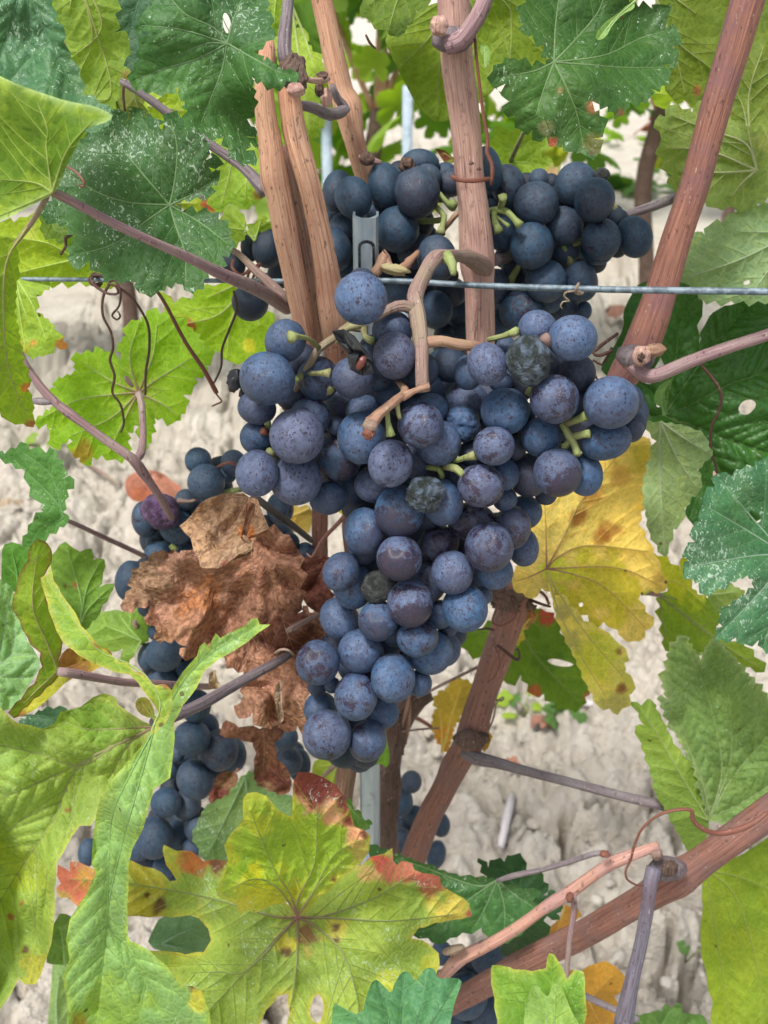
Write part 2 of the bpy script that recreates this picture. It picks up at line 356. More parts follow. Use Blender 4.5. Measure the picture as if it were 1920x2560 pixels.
def leaf(label, t, outline, J, tips, Y, col, *, name='vine_leaf', ts=24, hf=.33, side=1, tilt=(0, -.005), wav=.004, bulge=.0007, vee=.0025,
         tint=(), res=0.0, gloss=.5, trans=.32, vcol=None, vw=4.2, holes=(), cup=0.0, ctrl=(), step=8.0, dead=False, crumple=0.0,
         sec=46, group='vine leaves around the grapes', cat='leaf', petiole=None, hook=None, noveins=False, edgecol=None, kind=None, smooth_edge=0, jcol=None):
    """A vine leaf: blade with its own sag, waves and quilting, raised veins, and petiole."""
    _ln[0] += 1; sd = _ln[0]; rnd = random.Random(sd*13+1); k = TK(t)
    poly = T(t, outline)
    if smooth_edge: poly = chaikin(poly, smooth_edge)
    poly = serrate(poly, ts, hf, rnd)
    keep = [poly[0]]
    for q in poly[1:]:
        if np.hypot(*(q-keep[-1])) > 1.5: keep.append(q)
    poly = np.array(keep)
    hl = [chaikin(T(t, h), 2) for h in holes]
    Jp = T(t, [J])[0]
    c = poly.mean(0)
    # primary veins
    prim = []
    for tp in tips:
        pl = tp if isinstance(tp, list) else [tp]
        q = np.vstack([Jp[None], T(t, pl)])
        if len(q) == 2:
            m = (q[0]+q[1])/2; d = q[1]-q[0]; q = np.array([q[0], m+np.array([-d[1], d[0]])*rnd.uniform(-.05, .05), q[1]])
        prim.append(catmull(q, 7.0))
    secs = []
    PA = np.vstack([p[:-1] for p in prim]) if prim else np.zeros((0, 2)); PB = np.vstack([p[1:] for p in prim]) if prim else PA
    if prim:
        for pi, p in enumerate(prim):
            L = np.r_[0, np.cumsum(np.hypot(*np.diff(p, axis=0).T))]; tot = L[-1]
            oth = [j for j in range(len(prim)) if j != pi]
            OA = np.vstack([prim[j][:-1] for j in oth]) if oth else None; OB = np.vstack([prim[j][1:] for j in oth]) if oth else None
            for sgn in (-1, 1):
                s = sec*rnd.uniform(.5, .9)
                while s < tot*.94:
                    i = min(np.searchsorted(L, s), len(p)-1); pos = p[i].copy(); d = p[i]-p[max(0, i-2)]
                    an = math.atan2(d[1], d[0])+sgn*math.radians(rnd.uniform(40, 54)); path = [pos.copy()]
                    for q in range(60):
                        pos = pos+np.array([math.cos(an), math.sin(an)])*7; an -= sgn*math.radians(rnd.uniform(-.6, 1.7))
                        if not pip(pos[None, 0], pos[None, 1], poly)[0]: break
                        if OA is not None and q > 1:
                            do = seg_dist(pos[None, 0], pos[None, 1], OA, OB)[0]; dm = seg_dist(pos[None, 0], pos[None, 1], p[:-1], p[1:])[0]
                            if do < dm*.92 or do < 10: break
                        path.append(pos.copy())
                    if len(path) > 2: secs.append((np.array(path), 1-s/tot))
                    s += sec*rnd.uniform(.75, 1.3)
    allA = np.vstack([PA]+[q[0][:-1] for q in secs]) if prim else np.array([[-999., -999.]])
    allB = np.vstack([PB]+[q[0][1:] for q in secs]) if prim else np.array([[-990., -999.]])
    if not prim: PA, PB = allA, allB
    ctr = T(t, [q[:2] for q in ctrl]) if ctrl else None; cz = np.array([q[2] for q in ctrl]) if ctrl else None
    R = np.hypot(*(poly-Jp).T).max()
    ox, oy = rnd.uniform(0, 50), rnd.uniform(0, 50)
    def field(x, y, vd=None, pd=None):
        z = Y+tilt[0]*(x-c[0])/100+tilt[1]*(y-c[1])/100
        z = z+wav*(fbm(x/210+ox, y/210+oy, sd, 2)+.35*vnoise(x/75+ox, y/75, sd+3))
        z = z+cup*(np.hypot(x-Jp[0], y-Jp[1])/R)**2
        if ctr is not None:
            w = 1/((x[:, None]-ctr[:, 0])**2+(y[:, None]-ctr[:, 1])**2+600.); w = w**1.5
            z = z+(w*cz).sum(1)/(w.sum(1)+(1/(130.**2))**1.5)
        if crumple:
            qx = x/125+ox+.5*vnoise(x/80, y/80, sd); qy = y/125+oy+.5*vnoise(x/80+9, y/80, sd+1)
            z = z+1.25*crumple*(1-2*np.abs(vnoise(qx, qy, sd+7)))+crumple*.15*(1-2*np.abs(vnoise(qx*2.1, qy*2.1, sd+8)))+crumple*.05*vnoise(x/10, y/10, sd+9)
            th = np.arctan2(y-Jp[1], x-Jp[0]); rr_ = np.hypot(x-Jp[0], y-Jp[1]); fr = (th*9/(2*np.pi)+.35*vnoise(x/110, y/110, sd+11)) % 1.0
            z = z+crumple*1.5*(2*np.abs(fr-.5)-.5)*np.clip(rr_/230, 0, 1.0)
        if vd is None: vd = seg_dist(x, y, allA, allB)
        if pd is None: pd = seg_dist(x, y, PA, PB)
        kk = mpp(y, Y)/.00013
        z = z-side*(bulge*(1-np.exp(-vd/11))+vee*(1-np.exp(-pd/55)))*np.minimum(kk, 1.6)
        return z, vd, pd
    # mesh
    x0, y0 = poly.min(0); x1, y1 = poly.max(0)
    gx, gy = np.meshgrid(np.arange(x0, x1, step), np.arange(y0, y1, step*.87)); gx = gx+(np.arange(gx.shape[0]) % 2)[:, None]*step*.5
    gx = gx.ravel()+RNG.uniform(-.12, .12, gx.size)*step; gy = gy.ravel()+RNG.uniform(-.12, .12, gy.size)*step
    ins = pip(gx, gy, poly)
    for h in hl: ins &= ~pip(gx, gy, h)
    gx, gy = gx[ins], gy[ins]
    rings = [poly]+hl
    dA = np.vstack(rings); dB = np.vstack([np.roll(r, -1, 0) for r in rings])
    ok = seg_dist(gx, gy, dA, dB) > step*.45; gx, gy = gx[ok], gy[ok]
    vp = [np.c_[gx, gy]]
    for p in prim: vp.append(p[::1])
    for p, _ in secs: vp.append(p[1::1])
    ip = np.vstack(vp)
    io = pip(ip[:, 0], ip[:, 1], poly)
    for h in hl: io &= ~pip(ip[:, 0], ip[:, 1], h)
    ip = ip[io]; ip = ip[seg_dist(ip[:, 0], ip[:, 1], dA, dB) > 1.2]
    allp = np.vstack([dA, ip]); E = []; b0 = 0
    for r in rings:
        n = len(r); E += [(b0+i, b0+(i+1) % n) for i in range(n)]; b0 += n
    rv = delaunay_2d_cdt([Vector(q) for q in allp.tolist()], E, [], 0, 1e-4)
    W2 = np.array([tuple(q) for q in rv[0]]); Fc = np.array([f for f in rv[2] if len(f) == 3])
    cen = W2[Fc].mean(1); kf = pip(cen[:, 0], cen[:, 1], poly)
    for h in hl: kf &= ~pip(cen[:, 0], cen[:, 1], h)
    Fc = Fc[kf]
    used = np.unique(Fc); rm = np.full(len(W2), -1); rm[used] = np.arange(len(used)); W2 = W2[used]; Fc = rm[Fc]
    z, vd, pd = field(W2[:, 0], W2[:, 1])
    V = P(W2[:, 0], W2[:, 1], z)
    a = V[Fc[:, 0]]; nn = np.cross(V[Fc[:, 1]]-a, V[Fc[:, 2]]-a)
    if (nn[:, 1] < 0).sum() < len(nn)/2: Fc = Fc[:, ::-1]
    # colour patches on the leaf (autumn patches, dry tips, one painted inner shadow)
    C = np.tile(np.array(col, float), (len(W2), 1))
    ed = seg_dist(W2[:, 0], W2[:, 1], dA, dB)
    if edgecol is not None:
        ec, ew = edgecol; f = np.exp(-ed/ew*(1+.6*vnoise(W2[:, 0]/40, W2[:, 1]/40, sd)))[:, None]; C = C*(1-f)+np.array(ec)*f
    for tn in tint:
        (tx, ty, tr, tc) = tn[:4]; st = tn[4] if len(tn) > 4 else .9
        q = T(t, [(tx, ty)])[0]; rr = tr*k
        dd = np.hypot(W2[:, 0]-q[0], W2[:, 1]-q[1])/rr+.55*fbm(W2[:, 0]/38+ox, W2[:, 1]/38+oy, sd+20, 3)
        f = (np.clip((1.15-dd)/.45, 0, 1)*st)[:, None]; C = C*(1-f)+np.array(tc)*f
    if jcol is not None:
        f = np.exp(-np.hypot(W2[:, 0]-Jp[0], W2[:, 1]-Jp[1])/30)[:, None]*.5; C = C*(1-f)+np.array(jcol)*f
    C = np.c_[C*(1+.10*fbm(W2[:, 0]/120+oy, W2[:, 1]/120+ox, sd+30, 3))[:, None], np.ones(len(C))]
    zj = field(Jp[None, 0], Jp[None, 1])[0][0]
    jw = P(Jp[0], Jp[1], zj)
    root = empty(name, tuple(float(q) for q in jw), label, cat, group)
    if kind: root['kind'] = kind
    vw_m = vd*mpp(W2[:, 1], z)
    blade = mesh_obj('blade', V, Fc, DEAD if dead else LEAF, root, attrs={'Col': ('FLOAT_COLOR', C), 'vd': ('FLOAT', vw_m)})
    blade.color = (res, gloss, trans, 1)
    # veins, as raised ridges on the face
    if prim and not noveins:
        vc = np.array(vcol if vcol is not None else tuple(min(.6, q*1.5+.04) for q in col)); vc = vc*.66+np.array(col)*.38; vc2 = vc*.5+np.array(col)*.55
        VV, FF, CC = [], [], []
        def ribbon(path, w0, w1, hgt, redf, vc=vc):
            n = len(path)
            if n < 3: return
            m = pip(path[:, 0], path[:, 1], poly); path = path[m | (np.arange(n) < 2)]; n = len(path)
            if n < 3: return
            tt = np.linspace(0, 1, n); w = w0*(1-tt)**.8+w1
            d = np.gradient(path, axis=0); d /= np.hypot(*d.T)[:, None]+1e-9; nr = np.c_[-d[:, 1], d[:, 0]]
            zc = field(path[:, 0], path[:, 1])[0]; b = sum(len(q) for q in VV)
            for s, hh in ((-1, -.00003), (-.5, .75), (0, 1), (.5, .75), (1, -.00003)):
                q = path+nr*w[:, None]*s; lift = np.where(abs(hh) < .001, .00004, hgt*hh*(w/w0))
                zz = zc-lift-.00009
                VV.append(P(q[:, 0], q[:, 1], zz)); rd = np.exp(-np.hypot(q[:, 0]-Jp[0], q[:, 1]-Jp[1])/70)*redf
                CC.append(vc*(1-rd[:, None])+np.array((.22, .08, .09))*rd[:, None])
            for s in range(4):
                for i in range(n-1): FF.append((b+s*n+i, b+s*n+i+1, b+(s+1)*n+i+1, b+(s+1)*n+i))
        rf = .0 if jcol is None else .9
        for p in prim: ribbon(p, vw*.62, .7, .00035, rf)
        for p, f in secs: ribbon(p, vw*(.17+.10*f), .35, .00014, rf*.4, vc2)
        if VV:
            VA = np.vstack(VV); FA = np.array(FF); a = VA[FA[:, 0]]; nn = np.cross(VA[FA[:, 1]]-a, VA[FA[:, 2]]-a)
            fl = nn[:, 1] > 0; FA[fl] = FA[fl][:, ::-1]
            mesh_obj('vein', VA, FA, VEIN, root, attrs={'Col': ('FLOAT_COLOR', np.c_[np.vstack(CC), np.ones(len(VA))])})
    if petiole:
        pt, pp, pm = petiole
        tube('petiole', pt, pp, pm, root, sides=12, rough=.04)
    return root
# grapes --------------------------------------------------------
def sphere_geo(nu=40, nv=26):
    V = [(0, 0, 1.0)]; F = []
    for i in range(1, nv):
        th = math.pi*i/nv
        for j in range(nu): ph = 2*math.pi*j/nu; V.append((math.sin(th)*math.cos(ph), math.sin(th)*math.sin(ph), math.cos(th)))
    V.append((0, 0, -1.0)); n = len(V)-1
    for j in range(nu): F.append((0, 1+j, 1+(j+1) % nu)); F.append((n, n-nu+(j+1) % nu, n-nu+j))
    for i in range(nv-2):
        for j in range(nu):
            a = 1+i*nu+j; b = 1+i*nu+(j+1) % nu; F.append((a, a+nu, b+nu, b))
    return np.array(V), F
def n3(V, s, f):  # cheap 3-D noise
    return (vnoise(V[:, 0]*f+V[:, 2]*.7*f+s, V[:, 1]*f-V[:, 2]*.5*f, s)+vnoise(V[:, 1]*f+3.3+V[:, 0]*.3*f, V[:, 2]*f+s, s+2)+vnoise(V[:, 2]*f+5.7, V[:, 0]*f-V[:, 1]*.4*f, s+4))/3
SV, SF = sphere_geo(); GM = {}
for i in range(7):
    r = 1+.020*n3(SV, i+11, 1.1)+.008*n3(SV, i+31, 2.6)
    V = SV*r[:, None]
    V[:, 2] -= .05*np.exp(-((SV[:, 0]**2+SV[:, 1]**2)/.02))*np.sign(SV[:, 2])      # dimple at stalk and tip
    me = bpy.data.meshes.new('grape_mesh'); me.from_pydata(V.tolist(), [], SF); me.polygons.foreach_set('use_smooth', [True]*len(SF)); me.materials.append(M_GRAPE); GM['%d' % i] = me
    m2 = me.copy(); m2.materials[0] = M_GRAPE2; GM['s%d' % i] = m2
def wr_mesh(seed, amp, mat, f=1.6, flat=1.0):
    V0, F0 = sphere_geo(72, 48)
    w = 1-2*np.abs(n3(V0, seed, f)*1.8); w2 = 1-2*np.abs(n3(V0, seed+5, f*2.6)*1.8)
    V = V0*(1+amp*w+amp*.5*w2+amp*.2*n3(V0, seed+7, 9))[:, None]*np.array((1, flat, 1))
    me = bpy.data.meshes.new('grape_mesh'); me.from_pydata(V.tolist(), [], F0); me.polygons.foreach_set('use_smooth', [True]*len(F0)); me.materials.append(mat); return me
def simple_mat(name, c1, c2, sc, rough=.5, bumpd=.05, spec=.4):
    b = NB(name); co = b.n('TexCoord').outputs['Object']; n = b.noise(co, sc, 5, .65, .6); n2 = b.noise(co, sc*6, 4, .6)
    return b.done(b.bsdf(b.mix(b.ramp(n, .4, .62), c1, c2), rough, b.bump(b.math('ADD', n, b.math('MULTIPLY', n2, .3)), .5, bumpd), spec))
M_MOLD = simple_mat('mouldy_grape_skin', (.014, .020, .018), (.085, .115, .155), 1.5, .65)
M_WPUR = simple_mat('shrivelled_purple_skin', (.045, .018, .05), (.11, .06, .14), 2.0, .45)
M_BLK = simple_mat('dried_black_skin', (.008, .009, .011), (.035, .038, .045), 2.5, .4)
M_OLV = simple_mat('shrivelled_dark_skin', (.018, .020, .020), (.05, .055, .052), 2.4, .5)
GM['mold'] = wr_mesh(3, .085, M_MOLD, 1.25); GM['mold2'] = wr_mesh(8, .17, M_MOLD, 1.5, .75); GM['wpur'] = wr_mesh(5, .10, M_WPUR, .9); GM['blk'] = wr_mesh(6, .24, M_BLK, 1.4)
GM['olv'] = wr_mesh(12, .06, M_OLV, 1.1, .8); GM['wblue'] = wr_mesh(14, .10, M_GRAPE, 1.2)
def bunch(label, Y0, items, mats='', lite=1.0, group='bunches of dark wine grapes', cone=0.0, layer=.0065, wear=.35, fill=48, fr=1.0):
    """items: (tile, x, y, rx[, ry], layer, {opts}); every grape is solved back along its line of sight until it touches no other"""
    spec = []
    for i, it in enumerate(items):
        t = it[0]; nums = [q for q in it[1:] if not isinstance(q, dict)]; o = it[-1] if isinstance(it[-1], dict) else {}
        x, y, rx = nums[:3]; ry = nums[3] if len(nums) == 5 else rx; L = nums[-1]
        u, v = T(t, [(x, y)])[0]; k = TK(t); spec.append([L, i, u, v, rx*k, ry*k, o])
    spec.sort(key=lambda s: (s[0], s[1])); placed = []
    us = np.mean([s[2] for s in spec]); vs = max(s[3] for s in spec)
    for L, i, u, v, rx, ry, o in spec:
        Y = Y0+L*layer+cone*abs(u-us)/100; r0 = (rx+ry)/2
        for _ in range(400):
            r = r0*mpp(v, Y); p = P(u, v, Y); bad = False
            for q, rq in placed:
                if np.linalg.norm(p-q) < .93*(r+rq): bad = True; break
            if not bad: break
            Y += .0007
        placed.append((p, r)); spec_i = (p, rx*mpp(v, Y), ry*mpp(v, Y), o)
        _buf.append(spec_i)
    # grapes deeper inside, wherever the outer ones leave a gap, their shade painted in
    out = list(_buf); _buf.clear()
    if fill:
        A = np.array([(s_[2], s_[3], s_[4], s_[5]) for s_ in spec]); g = 6.0
        gx, gy = np.meshgrid(np.arange(A[:, 0].min()-90, A[:, 0].max()+90, g), np.arange(A[:, 1].min()-90, A[:, 1].max()+90, g))
        m = np.zeros(gx.shape, bool)
        for a in A: m |= ((gx-a[0])/a[2])**2+((gy-a[1])/a[3])**2 < 1
        def dil(q, r):
            o_ = np.zeros_like(q)
            for dy in range(-r, r+1):
                w = int((r*r-dy*dy)**.5); t_ = np.roll(q, dy, 0); c_ = np.cumsum(np.pad(t_.astype(int), ((0, 0), (w+1, w))), 1); o_ |= (c_[:, 2*w+1:]-c_[:, :-2*w-1])[:, :q.shape[1]] > 0
            return o_
        k_ = int(fill/g); clo = ~dil(~dil(m, k_), k_); gap = ~dil(~dil(m, k_), k_+1) & ~m; rg = random.Random(5); n_ = 0
        while gap.any() and n_ < 40:
            ii = np.argwhere(gap); i0 = ii[rg.randrange(len(ii))]; u0, v0 = gx[tuple(i0)], gy[tuple(i0)]; r_ = rg.uniform(46, 54)*fr; fit = False
            near = A[np.argsort(np.hypot(A[:, 0]-u0, A[:, 1]-v0))[:3]]; c0 = near[:, :2].mean(0); u0 += (c0[0]-u0)*.3; v0 += (c0[1]-v0)*.3
            while r_ > 24*fr:
                aa = np.linspace(0, 6.28, 16); jx = ((u0+np.cos(aa)*r_*.93-gx[0, 0])/g).astype(int).clip(0, gx.shape[1]-1); jy = ((v0+np.sin(aa)*r_*.93-gy[0, 0])/g).astype(int).clip(0, gx.shape[0]-1)
                if clo[jy, jx].all(): fit = True; break
                r_ -= 3
            if not fit: gap[tuple(i0)] = False; n_ += .1; continue
            Y = Y0+.012; ok = False
            for _ in range(120):
                r = r_*mpp(v0, Y); p = P(u0, v0, Y)
                if all(np.linalg.norm(p-q) >= .88*(r+rq) for q, rq in placed): ok = True; break
                Y += .001
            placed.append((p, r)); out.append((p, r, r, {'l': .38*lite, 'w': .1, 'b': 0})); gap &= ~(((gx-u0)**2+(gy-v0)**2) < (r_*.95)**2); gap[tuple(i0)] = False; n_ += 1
    top = min(out, key=lambda s: -s[0][2])[0]
    root = empty('grape_bunch', tuple(float(q) for q in top), label, 'grapes', group)
    rr = random.Random(len(out)*7+3)
    for p, ax, az, o in out:
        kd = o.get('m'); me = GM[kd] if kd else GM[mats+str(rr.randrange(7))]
        g = bpy.data.objects.new(o.get('name', 'grape'), me); COL.objects.link(g); g.parent = root
        g.location = tuple(float(a-b) for a, b in zip(p, top)); ov = rr.uniform(-.028, .04); g.scale = (ax*(1-ov*.6), (ax+az)/2, az*(1+ov))
        g.rotation_euler = (-PITCH+rr.uniform(-.25, .25), o.get('rot', rr.uniform(-.3, .3)), rr.uniform(-.6, .6) if abs(ax-az) < .0015 else 0)
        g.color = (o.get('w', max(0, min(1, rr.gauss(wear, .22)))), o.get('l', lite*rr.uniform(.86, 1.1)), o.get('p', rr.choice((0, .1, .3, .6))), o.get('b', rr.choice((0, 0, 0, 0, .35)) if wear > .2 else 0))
        if 'lab' in o: g['label'] = o['lab']
    return root
_buf = []
# ------------------------------------------------------------------ ground
def build_ground():
    M = NB('dry_soil'); co = M.n('TexCoord').outputs['Object']
    n1 = M.noise(co, 3.0, 4, .6); n2 = M.noise(co, 26, 6, .7); n3_ = M.noise(co, 160, 4, .7)
    c = M.mix(M.ramp(n1, .35, .65), (.56, .51, .43), (.66, .61, .53)); c = M.mix(M.ramp(n2, .35, .68, 0, .6), c, (.47, .41, .33))
    c = M.mix(M.ramp(n3_, .5, .7, 0, .45), c, (.58, .53, .46)); c = M.mix(M.ramp(M.noise(co, 420, 3, .7), .58, .7, 0, .4), c, (.30, .25, .19))
    h = M.math('ADD', M.math('MULTIPLY', n2, 1.0), M.math('MULTIPLY', n3_, .5))
    mat = M.done(M.bsdf(c, .95, M.bump(h, 1.0, .02), .1))
    X = np.r_[-60, -40, -25, -15, -9, -6, -4, -3, -2.2, -1.6, -1.3, np.linspace(-1.1, 1.1, 520), 1.3, 1.6, 2.2, 3, 4, 6, 9, 15, 25, 40, 60]
    Yv = np.r_[-20, -8, -3, -1, 0, .4, np.linspace(.7, 2.6, 400), np.linspace(2.63, 7, 120), 8, 10, 13, 18, 26, 40, 70, 120]
    x, y = np.meshgrid(X, Yv); sh = x.shape; x = x.ravel(); y = y.ravel()
    wx = x+.03*fbm(x*9, y*9, 4, 3); wy = y+.03*fbm(x*9+7, y*9, 5, 3)
    z = .030*fbm(x*3.1, y*3.1, 1, 3)+.022*fbm(x*11, y*11, 2, 5, .65)
    for s, a, sd in ((9, .040, 3), (19, .028, 8), (41, .013, 12)):
        f1, f2, h = worley(wx*s, wy*s, sd); z += a*h*np.sqrt(np.clip(1-(f1/.62)**2, 0, 1))
    f1, f2, h = worley(wx*5.2, wy*4.4, 77); cr = np.clip(1-(f2-f1)/.085, 0, 1)*np.clip(fbm(x*1.7, y*1.7, 40, 2)*2.2+.85, 0, 1); z -= .07*np.clip(cr*1.5, 0, 1)
    f1, f2, h = worley(wx*13, wy*13, 99); cr = np.clip(1-(f2-f1)/.09, 0, 1)*np.clip(fbm(x*2.7, y*2.7, 45, 2)*2.5+.3, 0, 1); z -= .016*cr
    for s, a, sd in ((15, .016, 31), (31, .009, 33)):
        f1, f2, h = worley(wx*s, wy*s, sd); z -= .8*a*np.clip(1-(f2-f1)/.16, 0, 1)**1.3*h
    def gh(t, p):
        q = T(t, p); a = (q[:, 0]-960)/FPX; b_ = (1280-q[:, 1])/FPX; tt = CAMZ/(SP-b_*CP); return np.c_[a*tt, (CP+b_*SP)*tt]
    for t, p, w, dp in (('8', [(1080,790),(1130,850),(1180,850),(1230,885),(1275,940),(1300,1010),(1360,1070),(1400,1160)], .012, .07), ('8', [(1345,790),(1325,850),(1310,900),(1275,940)], .011, .06), ('8', [(985,140),(990,200),(940,240),(880,260)], .008, .04), ('8', [(600,210),(640,270),(650,330),(600,380)], .008, .04),
      ('8', [(780,280),(755,350),(800,410),(780,470)], .009, .04), ('8', [(1150,60),(1165,110),(1180,160)], .012, .06), ('8', [(1280,250),(1235,320),(1250,380)], .009, .04), ('8', [(1180,640),(1230,700),(1220,780),(1180,850)], .007, .04), ('6', [(1000,550),(1060,600),(1100,590),(1180,620)], .010, .05), ('6', [(900,880),(960,900),(1040,890),(1090,910)], .008, .04), ('8', [(900,700),(960,780),(1080,790)], .007, .04), ('6', [(560,830),(620,900),(700,880),(780,930),(860,920)], .007, .035), ('3', [(20,760),(90,780),(180,760),(300,830)], .008, .03)):
        q = catmull(gh(t, p), .01); q = q+.006*np.c_[vnoise(q[:, 0]*60, q[:, 1]*60, 3), vnoise(q[:, 0]*60+5, q[:, 1]*60, 4)]
        bx = (x > q[:, 0].min()-.06) & (x < q[:, 0].max()+.06) & (y > q[:, 1].min()-.06) & (y < q[:, 1].max()+.06); d = seg_dist(x[bx], y[bx], q[:-1], q[1:])
        z[bx] -= dp*2.4*np.clip(1.9*(1-d/(w*1.15*(1+.6*vnoise(x[bx]*40, y[bx]*40, 6)))), 0, 1)
    far = (np.abs(x) > 1.2) | (y > 7) | (y < .6); z = np.where(far, 0, z)
    V = np.c_[x, y, z]; ny, nx = sh
    i = np.arange(ny-1)[:, None]*nx+np.arange(nx-1)[None]; i = i.ravel()
    F = np.c_[i, i+1, i+1+nx, i+nx]
    g = mesh_obj('ground', V, F, mat); g['kind'] = 'structure'
    # loose clods
    def ico(n=1):
        import bmesh
        b = bmesh.new(); bmesh.ops.create_icosphere(b, subdivisions=n, radius=1); v = np.array([q.co[:] for q in b.verts]); f = np.array([[w.index for w in q.verts] for q in b.faces]); b.free(); return v, f
    iv, fi = ico(2); VV, FF = [], []; b0 = 0; R = np.random.default_rng(5)
    for k in range(1500):
        cx = R.uniform(-1.05, 1.05); cy = .8+3.2*R.random()**1.5; s = .003+.010*R.random()**3
        v = iv*(1+.62*n3(iv, k % 50, 1.5)[:, None])*s*.85*np.array((1, R.uniform(.7, 1.2), .62)); a = R.uniform(0, 6.3)
        v = v@np.array([[math.cos(a), -math.sin(a), 0], [math.sin(a), math.cos(a), 0], [0, 0, 1]])
        VV.append(v+(cx, cy, .012+s*.2)); FF.append(fi+b0); b0 += len(iv)
    o = mesh_obj('soil_clods', np.vstack(VV), np.vstack(FF), mat); tag(o, 'loose crumbs and clods of pale dry soil lying on the cracked ground', 'soil', kind='stuff')
build_ground()
# ------------------------------------------------------------------ steel post, wire
def build_post():
    b = NB('galvanised_steel'); co = b.n('TexCoord').outputs['Object']; mp = b.n('Mapping', {'Vector': co}); mp.inputs['Scale'].default_value = (1, 1, .2)
    n = b.noise(mp.outputs[0], 160, 4, .65); v = b.voro(co, 130, 'F1', 1)
    c = b.mix(b.ramp(n, .3, .7), (.24, .32, .38), (.42, .49, .54)); c = b.mix(b.math('MULTIPLY', b.n('SeparateColor', {0: v}).outputs[0], .25), c, (.50, .56, .60))
    c = b.mix(b.ramp(b.noise(co, 60, 4, .7), .58, .72, 0, .5), c, (.16, .15, .14))
    steel = b.done(b.bsdf(c, b.math('MULTIPLY_ADD', n, .25, .3), b.bump(n, .15, .0005), .5, .5)); 
    top = P(816+0, 551, .44)[()]; cx = P(*T('A', [(906, 480)])[0], .44)
    cx = np.array(cx); r = .0052
    root = empty('steel_post', (cx[0], .445, 0), 'grey galvanised steel trellis post with a notched top, standing behind the central bunch', 'post')
    # open rolled channel: front face with rounded shoulders
    prof = [(-r, .010), (-r, .002), (-r*.8, -.0022), (-r*.35, -.0036), (r*.35, -.0036), (r*.8, -.0022), (r, .002), (r, .010), (r*.82, .010), (r*.82, .0028), (r*.3, -.0022), (-r*.3, -.0022), (-r*.82, .0028), (-r*.82, .010)]
    zt = cx[2]; V, F = [], []; zs = np.linspace(0, zt, 60); m = len(prof)
    for z in zs:
        for px, py in prof: V.append((cx[0]+px, .445+py, z))
    for i in range(len(zs)-1):
        for j in range(m): a = i*m+j; q = i*m+(j+1) % m; F.append((a, q, q+m, a+m))
    F.append(tuple((len(zs)-1)*m+j for j in range(m)))
    mesh_obj('channel', V, F, steel, root, smooth=False)
    dark = simple_mat('slot_painted_shadow', (.008, .010, .012), (.015, .018, .02), 50, .6)  # dark colour standing in for the shade of the opening, on a flat plate
    def plate(name, mat, hw, z0, z1, y, th):
        pr = []; n = 10
        for k in range(n+1):
            a = math.pi*k/n; pr.append((math.cos(a)*hw, z1-hw*.8+math.sin(a)*hw*.8))
        pr += [(-hw, z0), (hw, z0)]
        m = len(pr); V = [(cx[0]+p[0]+.0004, y-th, p[1]) for p in pr]+[(cx[0]+p[0]+.0004, y, p[1]) for p in pr]
        F = [tuple(range(m))[::-1], tuple(range(m, 2*m))]+[(j, (j+1) % m, (j+1) % m+m, j+m) for j in range(m)]
        return mesh_obj(name, V, F, mat, root, smooth=False)
    plate('slot_shade_plate', dark, .0034, zt-.032, zt-.0085, .4420, .0008)
    plate('slot_tongue', steel, .0023, zt-.036, zt-.0098, .4412, .0010)
    return steel
STEEL = build_post()
M_WIRE = simple_mat('wire_zinc', (.07, .10, .12), (.17, .22, .255), 260, .45, .0004)
wire = tube('trellis_wire', 'W', [(32, 603, .446, 4.6), (600, 607, .427, 5.2), (830, 606, .421, 5.8), (1040, 617, .414, 6.6), (1300, 625, .405, 7.2), (1659, 630, .392, 7.9), (1800, 632, .386, 8)], M_WIRE, sides=10,
    label='bluish galvanised trellis wire running level across the vine in front of the central cane', cat='wire', rough=.03)
# ------------------------------------------------------------------ canes
CG = 'woody canes of the vine'
def cane(label, t, pts, mat, **kw):
    nm = kw.pop('name', 'vine_cane'); return tube(nm, t, pts, mat, label=label, cat=kw.pop('cat', 'cane'), group=kw.pop('group', CG), **kw)
cA = cane('pale tan upright cane cut to a splintered point, leftmost of the pair by the post', 'A', [(338, -600, .406, 6), (345, -540, .404, 34), (338, -470, .402, 50), (322, -250, .40, 56), (342, -60, .40, 62), (357, 20, .40, 67), (372, 150, .40, 74), (384, 250, .40, 80), (405, 340, .40, 72), (435, 500, .40, 70), (495, 800, .40, 68), (556, 1100, .40, 60), (610, 1400, .405, 55), (680, 1750, .41, 52)], M_TAN, kn=[(.42, .06, .008)])
cB = cane('orange tan upright cane right of the splintered one, with a knobbly shrivelled head', 'A', [(480, -345, .404, 50), (474, -290, .403, 64), (468, -240, .402, 66), (485, -110, .402, 68), (505, 0, .402, 70), (575, 250, .40, 66), (635, 500, .40, 66), (680, 750, .40, 72), (705, 950, .40, 80), (722, 1060, .40, 82), (745, 1250, .405, 70), (790, 1600, .41, 60), (850, 2100, .42, 50)], M_TAN)
def lump(name, t, x, y, Y, r, mat, parent, sc=(1, 1, 1), seed=1, amp=.2, rot=0, lab=None):
    V0, F0 = sphere_geo(28, 18); V = V0*(1+amp*(1-2*np.abs(n3(V0, seed, 1.6)*1.7))+amp*.4*n3(V0, seed+3, 4))[:, None]*np.array(sc)
    c, s = math.cos(rot), math.sin(rot); V = V@np.array([[c, 0, -s], [0, 1, 0], [s, 0, c]])
    u, v = T(t, [(x, y)])[0]; rm = r*TK(t)*mpp(v, Y); p = P(u, v, Y)
    uv = np.stack([np.arctan2(V0[:, 1], V0[:, 0])*rm, V0[:, 2]*rm], 1)
    o = mesh_obj(name, V*rm+p, F0, mat, parent, uv=uv)
    if lab: o['label'] = lab
    return o
